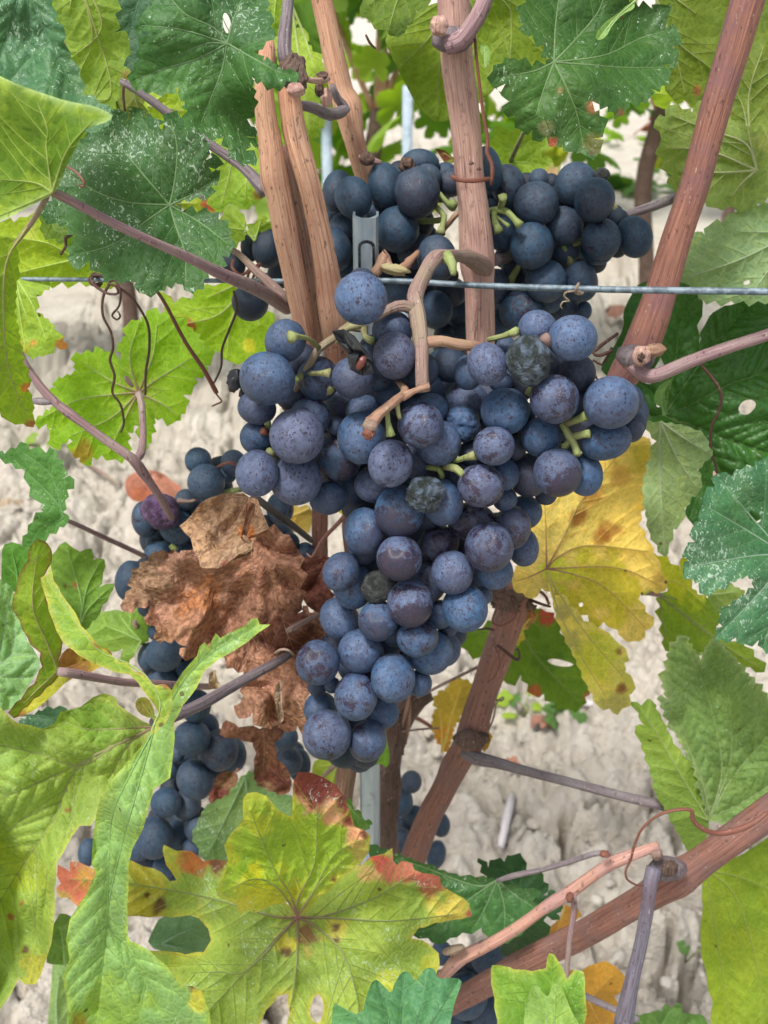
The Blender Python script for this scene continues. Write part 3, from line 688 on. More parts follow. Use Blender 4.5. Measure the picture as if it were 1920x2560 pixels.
lump('bud', '1', 1262, 300, .397, 46, M_BARK, cB, (1, .8, 1.25), 3, .35, .3); lump('bud_scale', '1', 1310, 335, .394, 30, M_BARK, cB, (.6, .6, 1.3), 5, .4)
lump('cut_end', '1', 1278, 388, .3925, 34, M_ROSE, cB, (1, .5, .75), 9, .3)
cane('dull brown cane squeezed behind the two tan canes left of the steel post', 'A', [(440, 60, .415, 26), (470, 250, .415, 42), (520, 500, .415, 48), (565, 750, .415, 45), (610, 1000, .415, 42), (640, 1200, .42, 40)], M_TAN2)
cC = cane('tan cane slanting down from the top edge to behind the upper back bunch', '1', [(1370, -60, .50, 44), (1390, 0, .50, 44), (1432, 200, .50, 48), (1478, 400, .50, 50), (1500, 450, .50, 60), (1530, 600, .50, 46), (1575, 760, .505, 42), (1640, 950, .51, 40)], M_TAN)
cane('purple hooked side shoot joining the tan slanting cane to the knobbly one', '1', [(1290, 455, .42, 20), (1350, 465, .44, 24), (1430, 495, .475, 26), (1490, 470, .49, 24), (1460, 430, .488, 18), (1435, 370, .485, 14)], M_GREY)
bs = cane('thin pinkish spur with dark dry buds beside the knobbly cane head', '1', [(1330, 345, .40, 12), (1390, 350, .42, 14), (1416, 340, .43, 12)], M_ROSE)
lump('bud', '1', 1393, 326, .42, 16, M_BARK, bs, (1.3, .8, .8), 4, .4); lump('bud', '1', 1380, 388, .425, 20, M_BARK, bs, (.8, .8, 1.3), 6, .35); lump('bud', '1', 1410, 425, .43, 28, M_ROSE, bs, (.8, .7, 1.3), 7, .25)
cane('purple shoot coming down from the top edge onto the splintered cane', '1', [(1252, -60, .42, 24), (1246, 0, .42, 25), (1232, 130, .415, 28), (1228, 220, .41, 32), (1240, 290, .406, 30)], M_GREY)
cD = cane('thick rosy tan central cane with a tendril ring and the bunch stalk growing from it', 'B', [(305, -900, .446, 92), (309, -783, .446, 92), (334, -383, .445, 96), (384, 0, .445, 88), (400, 230, .445, 86), (420, 400, .445, 90), (435, 600, .445, 97), (442, 700, .445, 106), (452, 790, .445, 96), (456, 860, .445, 88), (462, 1106, .445, 84), (468, 1400, .445, 82)], M_ROSE, kn=[(.60, .05, .006)])
lump('node', '2', 296, 172, .436, 84, M_GREY, cD, (1.05, .75, .62), 5, .08); lump('cut_end', '2', 238, 112, .428, 38, M_ROSE, cD, (.9, .6, 1.0), 8, .25)
tube('side_shoot', '2', [(270, 195, .431, 40), (330, 175, .430, 40), (380, 110, .430, 38), (420, 40, .431, 36), (455, -60, .434, 36)], M_PUR, cD)
tube('tendril_ring', 'B', [(305, 228, .445, 9), (306, 238, .433, 13), (340, 252, .4285, 13), (420, 258, .4270, 14), (490, 250, .4290, 13), (508, 246, .434, 12), (510, 244, .446, 9)], M_TENR, cD, sides=8)
for (x, y, s) in ((455, 190, 1), (412, 158, 2)): lump('scar', 'B', x, y, .4315, 8, M_BARK, cD, (1.6, .5, 1), s, .3)
cE = cane('reddish purple thick cane slanting down the right side from the top corner', '2', [(1610, -120, .43, 76), (1572, 0, .43, 74), (1515, 200, .43, 71), (1470, 350, .43, 69), (1395, 600, .43, 66), (1340, 800, .43, 64), (1258, 1050, .43, 67), (1200, 1250, .43, 70), (1130, 1450, .43, 78), (1080, 1560, .432, 72), (1020, 1650, .435, 62), (960, 1780, .44, 58)], M_RED, kn=[(.86, .08, .008)])
lump('node', '4', 1085, 440, .416, 75, M_GREY, cE, (1.1, .6, .7), 15, .08, .3); lump('cut_end', '4', 1112, 430, .408, 42, M_ROSE, cE, (.85, .6, 1.0), 18, .25); lump('bud', '4', 1165, 405, .41, 36, M_PEDR, cE, (1.3, .7, .9), 21, .2)
lump('cut_core', '4', 1112, 438, .4035, 17, M_BARK, cE, (.8, .5, 1.2), 28, .3)
tube('side_shoot', '4', [(1020, 425, .419, 26), (1085, 480, .414, 34), (1130, 515, .411, 34), (1190, 512, .41, 31), (1300, 465, .408, 29), (1450, 408, .405, 27), (1659, 340, .40, 26), (1800, 300, .40, 26)], M_PUR, cE)
cane('thin grey brown shoot crossing behind the slanting right cane to the upper back bunch', 'B', [(1900, 250, .47, 27), (1750, 290, .47, 27), (1550, 370, .475, 29), (1400, 425, .48, 29), (1260, 470, .485, 26), (1150, 500, .49, 22), (900, 590, .49, 20), (720, 660, .485, 24), (620, 700, .47, 30), (540, 715, .455, 36)], M_GREY)
cane('long grey brown shoot running from the upper left leaves down to the splintered cane', '1', [(520, 350, .425, 15), (600, 395, .425, 18), (740, 500, .425, 19), (900, 620, .42, 20), (1040, 715, .415, 22), (1110, 785, .41, 28), (1150, 830, .408, 34)], M_GREY, step=.005)
cane('thin brown shoot crossing behind the long petiole left of the paired canes', '3', [(940, -60, .43, 14), (1030, -10, .425, 14), (1100, 60, .42, 18), (1190, 140, .415, 22), (1240, 200, .412, 26)], M_PED)
cane('slender mauve shoot with a joint, left of the small lower left grapes', '3', [(60, 360, .40, 15), (110, 470, .40, 16), (200, 595, .40, 20), (300, 680, .40, 18), (450, 790, .40, 19), (570, 875, .40, 22), (620, 940, .405, 19), (690, 1040, .41, 17), (740, 1130, .42, 16)], M_PUR, kn=[(.33, .25, .003), (.68, .35, .004)])
lump('bud', '3', 180, 628, .399, 26, M_GREY, bpy.data.objects['vine_cane'] if False else cC, (1.8, .7, .6), 41, .1, .1)
cF = cane('thick dull red cane climbing from the bottom centre to the right edge', '8', [(1900, 20, .352, 72), (1780, 110, .355, 70), (1659, 195, .36, 68), (1500, 310, .365, 66), (1380, 400, .37, 64), (1280, 470, .372, 72), (1180, 530, .376, 66), (1050, 605, .38, 62), (900, 695, .385, 60), (750, 770, .39, 60), (600, 845, .395, 58), (450, 930, .40, 54), (300, 1010, .405, 50), (150, 1080, .41, 48)], M_RED2, kn=[(.34, .12, .006)])
lump('node', '8', 1225, 435, .358, 66, M_GREY, cF, (1.2, .6, .85), 16, .12); lump('bud', '8', 1233, 432, .3515, 33, M_BARK, cF, (.9, .6, 1.15), 18, .3); lump('cut_end', '8', 1180, 372, .354, 26, M_PED, cF, (1, .7, 1.2), 20, .2)
tube('petiole', '8', [(1165, 430, .352, 34), (1150, 500, .349, 33), (1135, 620, .348, 30), (1105, 780, .347, 29), (1070, 930, .346, 33), (1040, 1080, .346, 42), (1030, 1180, .346, 44)], M_BLUE, cF)
cG = cane('thin tan pink jointed shoot above the thick red cane at the bottom', '8', [(1185, 335, .356, 20), (1110, 362, .356, 24), (1010, 400, .357, 28), (960, 425, .358, 24), (880, 480, .359, 26), (800, 538, .36, 29), (700, 600, .361, 25), (560, 700, .362, 26), (430, 775, .363, 27), (340, 815, .364, 32), (290, 860, .365, 27), (230, 930, .366, 26)], M_PINK, kn=[(.2, .22, .003), (.43, .2, .003), (.88, .2, .003)])
lump('bud', '8', 803, 560, .353, 20, M_TENR, cG, (.8, .8, 1.3), 3, .2); lump('bud', '8', 955, 372, .352, 18, M_TENR, cG, (1.2, .8, .8), 5, .2); lump('bud', '8', 300, 785, .358, 24, M_PED, cG, (1.8, .7, .7), 7, .25, -.4)
tube('side_shoot', '8', [(815, 545, .358, 17), (822, 610, .357, 14), (805, 720, .356, 12), (790, 870, .355, 12), (785, 960, .355, 12)], M_PUR, cG, sides=10)
cH = cane('smooth brown spur slanting down from the tip of the yellow leaf, right of the post', 'F', [(1385, -130, .46, 62), (1350, 0, .46, 88), (1330, 80, .46, 90), (1245, 330, .46, 85), (1180, 520, .46, 78), (1130, 680, .458, 84), (1105, 790, .456, 92), (1060, 870, .458, 80), (1000, 970, .46, 74), (935, 1106, .46, 71), (866, 1235, .46, 73), (775, 1460, .46, 76), (720, 1640, .46, 72)], M_RED2, kn=[(.58, .08, .006)])
lump('node', 'F', 1105, 800, .447, 78, M_BARK, cH, (1.2, .55, .75), 26, .2)
tube('side_shoot', 'F', [(1060, 870, .452, 40), (1130, 910, .448, 42), (1240, 935, .445, 34), (1400, 980, .44, 28), (1659, 1048, .43, 27), (1950, 1125, .42, 28), (2240, 1190, .41, 32)], M_GREY, cH)
for i, (x, y, rr, sd_, ro) in enumerate([(1290, 20, 60, 51, .5), (1350, -25, 70, 52, -.4), (1400, 30, 46, 53, .2), (1260, -60, 50, 54, .9)]): lump('dry_bark_flake', 'F', x, y, .450+.003*i, rr, M_BARK, cH, (1.3, .35, .7), sd_, .45, ro)
cane('reddish upright cane showing between the dead leaf and the central bunch', 'G', [(1290, 300, .47, 46), (1290, 500, .47, 48), (1290, 700, .47, 48), (1300, 1000, .47, 50), (1330, 1400, .475, 50)], M_RED2)
cane('short tan red cane showing just under the purple grapes above the dead leaf', 'G', [(1470, 300, .475, 42), (1468, 450, .475, 44), (1462, 560, .475, 46), (1500, 900, .48, 46)], M_RED)
cane('orange brown cane passing below the lowest grapes beside the post', 'F', [(470, 600, .46, 50), (430, 750, .46, 54), (395, 920, .46, 58), (370, 1080, .46, 58), (340, 1300, .46, 58)], M_TAN2)
ow = empty('old_vine_wood', tuple(P(*T('F', [(700, 800)])[0], .50)), 'old shaggy dark brown vine wood hidden behind the lowest grapes', 'vine wood', None)
tube('trunk', 'F', [(860, 540, .50, 50), (760, 590, .50, 72), (680, 720, .50, 66), (650, 900, .50, 56), (620, 1150, .50, 60), (600, 1600, .52, 80), (590, 2400, .55, 110)], M_BARK, ow, rough=.35, step=.003)
for i, q in enumerate([(720, 640, 30), (690, 760, -20), (735, 700, 12), (660, 850, 22)]): tube('bark_strip', 'F', [(q[0]+q[2], q[1]-110, .487, 8), (q[0]+8, q[1], .484, 11), (q[0]-q[2], q[1]+130, .487, 7)], M_BARK if i % 2 else M_TAN2, ow, sides=6, rough=.3)
for i, q in enumerate([(830, 590, 12, .3), (800, 580, 20, .8)]): lump('bark_flake', 'F', q[0], q[1], .485, q[2]*1.3, M_BARK, ow, (1.6, .4, .7), 60+i, .5, q[3])
cane('black thin stem slanting behind the curled top of the dead leaf', 'G', [(900, 360, .405, 20), (960, 410, .405, 22), (1080, 500, .41, 22), (1160, 560, .42, 19), (1240, 625, .43, 17)], M_DARK)
cane('dark thin stem under the orange leaf at the bottom edge', '8', [(840, 970, .40, 12), (900, 1000, .40, 14), (1010, 1050, .395, 14), (1100, 1090, .39, 14)], M_GREY)
cane('thin straight brown twig rising from the trunk to the brown spur', 'F', [(790, 565, .47, 7), (900, 505, .47, 9), (1000, 455, .47, 9), (1180, 365, .468, 9)], M_PED, sides=8)
cane('very thin pale twig left of the small amber leaf', 'F', [(700, 760, .48, 5), (800, 745, .48, 6), (920, 738, .48, 6)], M_PED, sides=8)
cane('thin red twig angled between the dead leaf and the purple grapes', 'G', [(1215, 780, .455, 8), (1300, 630, .455, 12), (1400, 520, .455, 13), (1440, 470, .455, 12)], M_RED, sides=8)
rb_ = random.Random(9)
for par, path, Yf, n, mt in ((cA, [(330,-150),(357,20),(384,250),(435,500),(495,800),(556,1060)], .40, 6, M_TAN), (cB, [(470,-200),(505,0),(575,250),(635,500),(680,750),(705,950)], .40, 6, M_TAN), (cD, [(320,-600),(384,0),(400,230),(420,400),(435,600)], .445, 8, M_ROSE), (cD, [(458,880),(462,1106)], .445, 3, M_ROSE)):
    tl = 'B' if par is cD else 'A'; pa = np.array(path, float)
    for k in range(n):   # loose_bark fibres standing off the cane
        i = rb_.randrange(len(pa)-1); f = rb_.uniform(0, .75); a = pa[i]+(pa[i+1]-pa[i])*f; d = (pa[i+1]-pa[i])/np.hypot(*(pa[i+1]-pa[i])); L = rb_.uniform(60, 190); off = rb_.uniform(-40, 40)
        pts = [(a[0]+off, a[1]), (a[0]+off+d[0]*L*.5+rb_.uniform(-3, 3), a[1]+d[1]*L*.5), (a[0]+off+d[0]*L, a[1]+d[1]*L)]
        u_, v_ = T(tl, [pts[1]])[0]; hw = (66 if par is not cD else 90); dd = math.sqrt(max(0, 1-(off/hw)**2))*hw*TK(tl)*mpp(v_, Yf)
        tube('bark_strip', tl, [(q[0], q[1], Yf-dd-.00005*(j == 1)+.0002, rb_.uniform(1.2, 3.2)) for j, q in enumerate(pts)], rb_.choice((mt, M_TAN2, M_PED)), par, sides=6, rough=.4)
# ------------------------------------------------------------------ bunches
o = lambda **k: k
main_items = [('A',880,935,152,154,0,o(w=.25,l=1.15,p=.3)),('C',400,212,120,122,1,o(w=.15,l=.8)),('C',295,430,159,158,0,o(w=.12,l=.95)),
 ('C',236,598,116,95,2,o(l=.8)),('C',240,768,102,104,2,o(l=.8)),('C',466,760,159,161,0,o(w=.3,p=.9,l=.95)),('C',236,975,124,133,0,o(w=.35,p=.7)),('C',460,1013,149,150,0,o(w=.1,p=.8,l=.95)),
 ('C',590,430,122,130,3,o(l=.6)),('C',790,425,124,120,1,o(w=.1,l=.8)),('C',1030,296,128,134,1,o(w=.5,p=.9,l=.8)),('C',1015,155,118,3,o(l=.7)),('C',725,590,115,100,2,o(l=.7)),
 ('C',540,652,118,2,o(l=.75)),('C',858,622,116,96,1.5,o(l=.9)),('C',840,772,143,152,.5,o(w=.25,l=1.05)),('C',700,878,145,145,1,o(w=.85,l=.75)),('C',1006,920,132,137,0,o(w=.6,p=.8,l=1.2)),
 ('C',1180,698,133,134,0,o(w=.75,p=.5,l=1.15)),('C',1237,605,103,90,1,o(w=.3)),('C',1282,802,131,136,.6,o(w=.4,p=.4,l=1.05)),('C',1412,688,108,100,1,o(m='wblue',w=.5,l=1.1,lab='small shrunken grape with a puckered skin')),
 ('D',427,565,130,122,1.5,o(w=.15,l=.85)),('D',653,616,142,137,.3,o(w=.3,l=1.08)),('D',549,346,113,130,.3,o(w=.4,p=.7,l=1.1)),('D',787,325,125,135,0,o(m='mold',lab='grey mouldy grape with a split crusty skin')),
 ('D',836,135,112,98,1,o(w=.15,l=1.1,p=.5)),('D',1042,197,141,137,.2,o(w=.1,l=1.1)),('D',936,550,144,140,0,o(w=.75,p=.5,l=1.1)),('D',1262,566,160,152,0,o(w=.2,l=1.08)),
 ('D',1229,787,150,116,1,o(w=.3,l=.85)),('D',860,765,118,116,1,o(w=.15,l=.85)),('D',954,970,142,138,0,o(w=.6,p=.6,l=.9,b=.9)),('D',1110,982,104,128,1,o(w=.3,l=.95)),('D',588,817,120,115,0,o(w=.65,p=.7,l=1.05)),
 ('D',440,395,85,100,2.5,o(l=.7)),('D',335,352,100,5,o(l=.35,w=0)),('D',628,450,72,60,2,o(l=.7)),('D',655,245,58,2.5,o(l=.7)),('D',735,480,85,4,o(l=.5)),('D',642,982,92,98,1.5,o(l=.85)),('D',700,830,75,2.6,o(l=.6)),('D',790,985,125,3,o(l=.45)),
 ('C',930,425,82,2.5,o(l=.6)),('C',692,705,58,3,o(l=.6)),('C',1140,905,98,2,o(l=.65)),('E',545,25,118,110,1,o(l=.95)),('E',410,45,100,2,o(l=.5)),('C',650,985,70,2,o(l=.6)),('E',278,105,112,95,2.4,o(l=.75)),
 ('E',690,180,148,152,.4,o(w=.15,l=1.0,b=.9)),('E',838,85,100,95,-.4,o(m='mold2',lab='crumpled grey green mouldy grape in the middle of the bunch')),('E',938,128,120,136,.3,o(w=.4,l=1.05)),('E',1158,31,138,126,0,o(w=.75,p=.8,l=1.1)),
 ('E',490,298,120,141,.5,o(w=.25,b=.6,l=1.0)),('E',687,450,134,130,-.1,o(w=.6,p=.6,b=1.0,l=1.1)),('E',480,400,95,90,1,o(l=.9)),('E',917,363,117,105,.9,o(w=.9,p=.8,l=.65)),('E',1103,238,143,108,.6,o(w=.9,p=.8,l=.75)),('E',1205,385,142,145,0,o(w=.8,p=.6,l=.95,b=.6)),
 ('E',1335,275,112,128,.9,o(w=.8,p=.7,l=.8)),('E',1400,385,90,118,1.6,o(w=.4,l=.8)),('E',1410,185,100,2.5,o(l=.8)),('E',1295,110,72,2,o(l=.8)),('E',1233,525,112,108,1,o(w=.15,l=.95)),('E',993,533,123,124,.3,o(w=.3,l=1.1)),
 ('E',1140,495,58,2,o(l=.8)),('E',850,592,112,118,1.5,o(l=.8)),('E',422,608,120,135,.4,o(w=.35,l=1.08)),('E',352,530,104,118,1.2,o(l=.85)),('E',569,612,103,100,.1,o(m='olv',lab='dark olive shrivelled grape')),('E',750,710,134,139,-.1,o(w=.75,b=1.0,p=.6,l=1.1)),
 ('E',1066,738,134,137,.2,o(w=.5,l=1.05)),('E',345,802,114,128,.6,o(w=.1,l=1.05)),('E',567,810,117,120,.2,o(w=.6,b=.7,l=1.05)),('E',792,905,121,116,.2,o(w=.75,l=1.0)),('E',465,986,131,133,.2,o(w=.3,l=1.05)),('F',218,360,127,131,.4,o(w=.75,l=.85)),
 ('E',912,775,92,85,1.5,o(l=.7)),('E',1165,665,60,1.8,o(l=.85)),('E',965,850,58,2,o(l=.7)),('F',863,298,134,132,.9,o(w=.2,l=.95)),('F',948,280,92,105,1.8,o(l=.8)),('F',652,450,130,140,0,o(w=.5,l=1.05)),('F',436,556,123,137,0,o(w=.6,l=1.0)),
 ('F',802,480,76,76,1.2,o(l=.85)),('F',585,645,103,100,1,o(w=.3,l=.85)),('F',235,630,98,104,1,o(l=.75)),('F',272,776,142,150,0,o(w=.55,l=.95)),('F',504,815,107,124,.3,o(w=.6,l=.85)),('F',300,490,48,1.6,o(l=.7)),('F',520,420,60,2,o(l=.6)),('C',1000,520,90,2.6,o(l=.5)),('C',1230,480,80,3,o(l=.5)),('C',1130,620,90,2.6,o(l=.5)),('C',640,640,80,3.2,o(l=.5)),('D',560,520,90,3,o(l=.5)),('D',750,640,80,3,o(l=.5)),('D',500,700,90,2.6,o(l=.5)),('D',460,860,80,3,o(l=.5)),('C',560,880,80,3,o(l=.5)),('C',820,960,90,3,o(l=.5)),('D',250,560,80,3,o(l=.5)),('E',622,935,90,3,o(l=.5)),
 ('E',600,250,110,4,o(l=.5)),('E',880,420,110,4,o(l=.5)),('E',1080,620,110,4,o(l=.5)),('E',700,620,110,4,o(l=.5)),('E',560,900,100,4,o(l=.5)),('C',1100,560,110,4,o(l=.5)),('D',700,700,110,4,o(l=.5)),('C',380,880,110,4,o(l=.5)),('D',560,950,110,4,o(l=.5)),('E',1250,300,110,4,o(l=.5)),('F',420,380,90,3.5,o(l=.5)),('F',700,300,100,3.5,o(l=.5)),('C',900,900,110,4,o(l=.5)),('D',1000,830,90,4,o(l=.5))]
main = bunch('large central bunch of bloomy blue grapes with mouldy and shrivelled ones before the canes', .352, main_items, lite=1.0, wear=.4)
def pedicel(parent, t, pts, mat=None, name='pedicel', sides=10, kn=()): return tube(name, t, pts, mat or M_PGRN, parent, sides=sides, rough=.30 if mat is M_PEDR else .14, kn=kn, step=.0022)
pedicel(main, 'A', [(1590, 790, .447, 60), (1560, 735, .436, 56), (1500, 700, .425, 44), (1430, 690, .412, 36), (1380, 690, .402, 38), (1310, 700, .394, 44), (1250, 790, .386, 44), (1200, 900, .379, 46), (1195, 1000, .374, 46), (1205, 1106, .370, 46)], M_PED, 'peduncle', 14)
pedicel(main, 'C', [(1140, -50, .376, 44), (1160, 60, .370, 52), (1180, 190, .363, 46), (1185, 300, .357, 40), (1185, 420, .353, 40), (1190, 500, .352, 44)], M_PED, 'peduncle', 14)
pedicel(main, 'A', [(1375, 690, .396, 36), (1405, 740, .390, 30), (1415, 800, .387, 16)], M_PGRN, 'dry_tendril_stub')
pedicel(main, 'C', [(1150, 40, .371, 36), (1080, 10, .370, 34), (1000, 30, .368, 30), (900, 90, .364, 24)], M_PED, 'rachis_branch', 12)
pedicel(main, 'C', [(1190, 225, .362, 40), (1290, 215, .362, 34), (1400, 235, .363, 30), (1510, 250, .366, 28), (1660, 290, .374, 20)], M_PEDR, 'rachis_branch', 12)
pedicel(main, 'C', [(860, 145, .376, 22), (760, 130, .378, 28), (700, 185, .376, 26), (650, 215, .372, 24), (590, 260, .370, 24), (540, 350, .368, 24), (500, 430, .370, 24), (440, 520, .374, 26), (405, 600, .380, 26)], M_PED, 'rachis_branch', 12)
pedicel(main, 'C', [(590, 250, .369, 16), (540, 205, .362, 14), (480, 188, .354, 15), (430, 190, .351, 26)], None, kn=[(1, .5, .0015)])
pedicel(main, 'C', [(500, 410, .368, 14), (470, 430, .362, 20), (440, 440, .36, 16)]); pedicel(main, 'C', [(540, 400, .366, 15), (600, 400, .360, 16), (655, 398, .358, 28)])
pedicel(main, 'C', [(560, 400, .366, 15), (620, 450, .366, 24), (655, 500, .367, 38)]); pedicel(main, 'C', [(850, 130, .372, 24), (860, 190, .370, 20), (905, 215, .367, 26)]); pedicel(main, 'C', [(850, 120, .372, 22), (760, 135, .372, 22), (700, 225, .372, 16)])
pedicel(main, 'C', [(1050, 450, .36, 16), (1090, 500, .352, 26), (1040, 550, .347, 30), (1000, 590, .343, 28), (940, 640, .339, 30), (900, 690, .336, 34)], M_PEDR, 'rachis_branch', kn=[(1, .3, .002)])
pedicel(main, 'C', [(1070, 540, .349, 24), (1140, 500, .350, 20), (1230, 470, .350, 15)], M_PEDR, 'rachis_branch')
lump('stub_end', 'C', 888, 700, .334, 42, M_PED, main, (1, .8, .8), 61, .15, .3); lump('stub_end', 'C', 880, 745, .333, 30, M_TENR, main, (1, .6, 1.1), 62, .3, .5)
pedicel(main, 'C', [(985, 600, .345, 15), (992, 680, .343, 14), (1008, 760, .341, 28)]); pedicel(main, 'C', [(1040, 560, .347, 17), (1050, 630, .346, 13), (1060, 660, .346, 12)])
pedicel(main, 'C', [(265, 730, .36, 24), (310, 755, .362, 9)], M_TENR, 'pedicel'); pedicel(main, 'C', [(292, 670, .362, 26), (310, 720, .365, 14), (320, 760, .37, 12)]); pedicel(main, 'C', [(310, 850, .357, 26), (350, 880, .365, 16)])
pedicel(main, 'D', [(555, 205, .365, 16), (640, 185, .362, 16), (720, 155, .358, 26)]); pedicel(main, 'D', [(880, 190, .35, 30), (905, 235, .352, 26)], M_PED)
pedicel(main, 'D', [(780, 520, .365, 18), (800, 480, .365, 16), (820, 450, .367, 14)]); pedicel(main, 'D', [(980, 690, .36, 20), (1020, 760, .357, 26), (1050, 810, .355, 22), (1070, 870, .352, 26)], M_PGRN, 'rachis_branch')
pedicel(main, 'D', [(1010, 690, .36, 22), (1060, 670, .356, 22), (1120, 640, .354, 32)]); pedicel(main, 'D', [(1040, 765, .357, 22), (1100, 750, .354, 22), (1140, 745, .353, 28)]); pedicel(main, 'D', [(1030, 780, .357, 20), (1010, 810, .357, 18), (990, 825, .358, 26)])
pedicel(main, 'D', [(360, 905, .358, 16), (420, 885, .354, 18), (480, 870, .352, 32)]); pedicel(main, 'D', [(310, 935, .358, 26), (370, 950, .354, 24), (410, 985, .352, 24)]); pedicel(main, 'D', [(200, 940, .362, 16), (270, 950, .36, 18), (290, 1000, .36, 16)])
# the burst, dried grape high in the bunch and the black dried one at its left edge
def scrap(name, t, pts, Y, col, parent, lab=None):
    q = T(t, pts); c = q.mean(0); n = len(q); V = [P(c[0], c[1], Y-.004)]; 
    rg = random.Random(len(pts)+int(c[0]))
    for i, (a, b) in enumerate(q): V.append(P(a, b, Y+rg.uniform(-.003, .003)))
    for i, (a, b) in enumerate(q): V.append(P((a+c[0])/2, (b+c[1])/2, Y+rg.uniform(-.006, .000)))
    F = []
    for i in range(n): j = (i+1) % n; F += [(0, 1+n+i, 1+n+j), (1+n+i, 1+i, 1+j), (1+n+i, 1+j, 1+n+j)]
    ob = mesh_obj(name, V, F, col, parent, smooth=False)
    sm = ob.modifiers.new('thick', 'SOLIDIFY'); sm.thickness = .0006
    if lab: ob['label'] = lab
    return ob
scrap('burst_skin', 'C', [(670, 150), (740, 145), (790, 185), (830, 240), (870, 290), (905, 340), (900, 400), (850, 410), (800, 385), (760, 340), (770, 280), (735, 240), (700, 200)], .343, M_BLK, main, 'black torn skin of a burst dried grape')
scrap('burst_skin', 'C', [(730, 150), (790, 200), (840, 250), (860, 285), (800, 270), (760, 230)], .338, M_OLV, main)
scrap('burst_skin', 'C', [(765, 290), (820, 280), (800, 340), (830, 400), (780, 370)], .338, M_BLK, main); scrap('burst_skin', 'C', [(850, 290), (900, 320), (905, 390), (870, 400), (860, 350)], .339, M_BLK, main)
M_SEED = simple_mat('grape_seed_red', (.06, .012, .010), (.12, .035, .025), 3, .4, .02); lump('seed', 'C', 835, 340, .334, 34, M_SEED, main, (.7, .6, 1.35), 71, .06, .5)
lump('dried_grape', 'C', 108, 440, .368, 48, M_BLK, main, (.85, .8, 1.25), 72, .3, .2, 'black dried grape at the left edge of the bunch'); lump('dried_grape', 'C', 150, 510, .372, 24, M_BLK, main, (.8, .8, 1.2), 73, .3)
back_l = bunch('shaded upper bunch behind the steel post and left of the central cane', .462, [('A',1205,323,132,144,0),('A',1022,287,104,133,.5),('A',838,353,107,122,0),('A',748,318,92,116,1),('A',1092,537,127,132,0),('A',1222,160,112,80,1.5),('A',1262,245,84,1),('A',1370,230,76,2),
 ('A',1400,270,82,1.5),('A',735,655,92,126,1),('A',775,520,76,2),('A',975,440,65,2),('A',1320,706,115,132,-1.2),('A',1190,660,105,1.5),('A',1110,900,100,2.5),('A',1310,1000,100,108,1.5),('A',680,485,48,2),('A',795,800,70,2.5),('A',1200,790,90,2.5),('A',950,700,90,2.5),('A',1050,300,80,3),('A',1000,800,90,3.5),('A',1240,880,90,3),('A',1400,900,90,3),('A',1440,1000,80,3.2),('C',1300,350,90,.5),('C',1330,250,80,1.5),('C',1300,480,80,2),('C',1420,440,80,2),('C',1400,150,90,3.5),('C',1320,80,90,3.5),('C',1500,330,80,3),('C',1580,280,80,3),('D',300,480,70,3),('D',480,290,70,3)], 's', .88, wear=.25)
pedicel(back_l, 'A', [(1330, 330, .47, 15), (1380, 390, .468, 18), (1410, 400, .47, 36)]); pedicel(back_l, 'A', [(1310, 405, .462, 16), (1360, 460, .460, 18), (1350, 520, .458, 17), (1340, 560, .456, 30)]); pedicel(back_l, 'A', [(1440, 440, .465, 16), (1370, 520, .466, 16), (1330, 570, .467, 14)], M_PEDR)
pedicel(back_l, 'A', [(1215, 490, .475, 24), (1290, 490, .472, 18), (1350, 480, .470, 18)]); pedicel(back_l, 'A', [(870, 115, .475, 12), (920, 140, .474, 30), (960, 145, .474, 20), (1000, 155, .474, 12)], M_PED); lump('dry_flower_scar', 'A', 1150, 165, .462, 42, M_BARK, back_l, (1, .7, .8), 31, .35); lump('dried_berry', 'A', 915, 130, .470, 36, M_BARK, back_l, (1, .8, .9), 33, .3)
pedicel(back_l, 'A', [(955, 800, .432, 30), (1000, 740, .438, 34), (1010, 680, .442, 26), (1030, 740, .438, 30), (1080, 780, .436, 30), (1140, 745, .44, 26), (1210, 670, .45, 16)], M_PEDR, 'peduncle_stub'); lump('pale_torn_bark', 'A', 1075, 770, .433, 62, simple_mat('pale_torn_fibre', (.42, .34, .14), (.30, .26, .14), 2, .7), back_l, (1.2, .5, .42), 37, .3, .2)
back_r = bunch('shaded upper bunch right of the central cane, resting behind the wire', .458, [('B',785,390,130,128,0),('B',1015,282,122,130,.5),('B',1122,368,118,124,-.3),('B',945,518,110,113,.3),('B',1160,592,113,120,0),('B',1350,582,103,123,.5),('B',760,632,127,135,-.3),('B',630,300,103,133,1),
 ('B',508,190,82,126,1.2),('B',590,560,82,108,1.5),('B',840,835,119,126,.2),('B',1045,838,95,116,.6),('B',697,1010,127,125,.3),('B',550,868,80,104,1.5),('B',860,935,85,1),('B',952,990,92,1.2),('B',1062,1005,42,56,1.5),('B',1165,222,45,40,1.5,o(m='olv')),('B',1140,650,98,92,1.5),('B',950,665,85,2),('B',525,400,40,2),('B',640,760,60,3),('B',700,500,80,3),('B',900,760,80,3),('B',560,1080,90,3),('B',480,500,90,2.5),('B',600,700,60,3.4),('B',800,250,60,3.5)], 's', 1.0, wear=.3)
pedicel(back_r, 'B', [(510, 435, .462, 20), (570, 425, .455, 20), (620, 440, .452, 20), (660, 480, .448, 19), (690, 515, .446, 30)]); pedicel(back_r, 'B', [(575, 420, .455, 18), (590, 380, .452, 20), (592, 350, .450, 28)]); pedicel(back_r, 'B', [(545, 440, .456, 18), (545, 490, .452, 18), (570, 550, .449, 30)]); pedicel(back_r, 'B', [(550, 460, .455, 9), (600, 500, .452, 10), (630, 520, .451, 12)], sides=8)
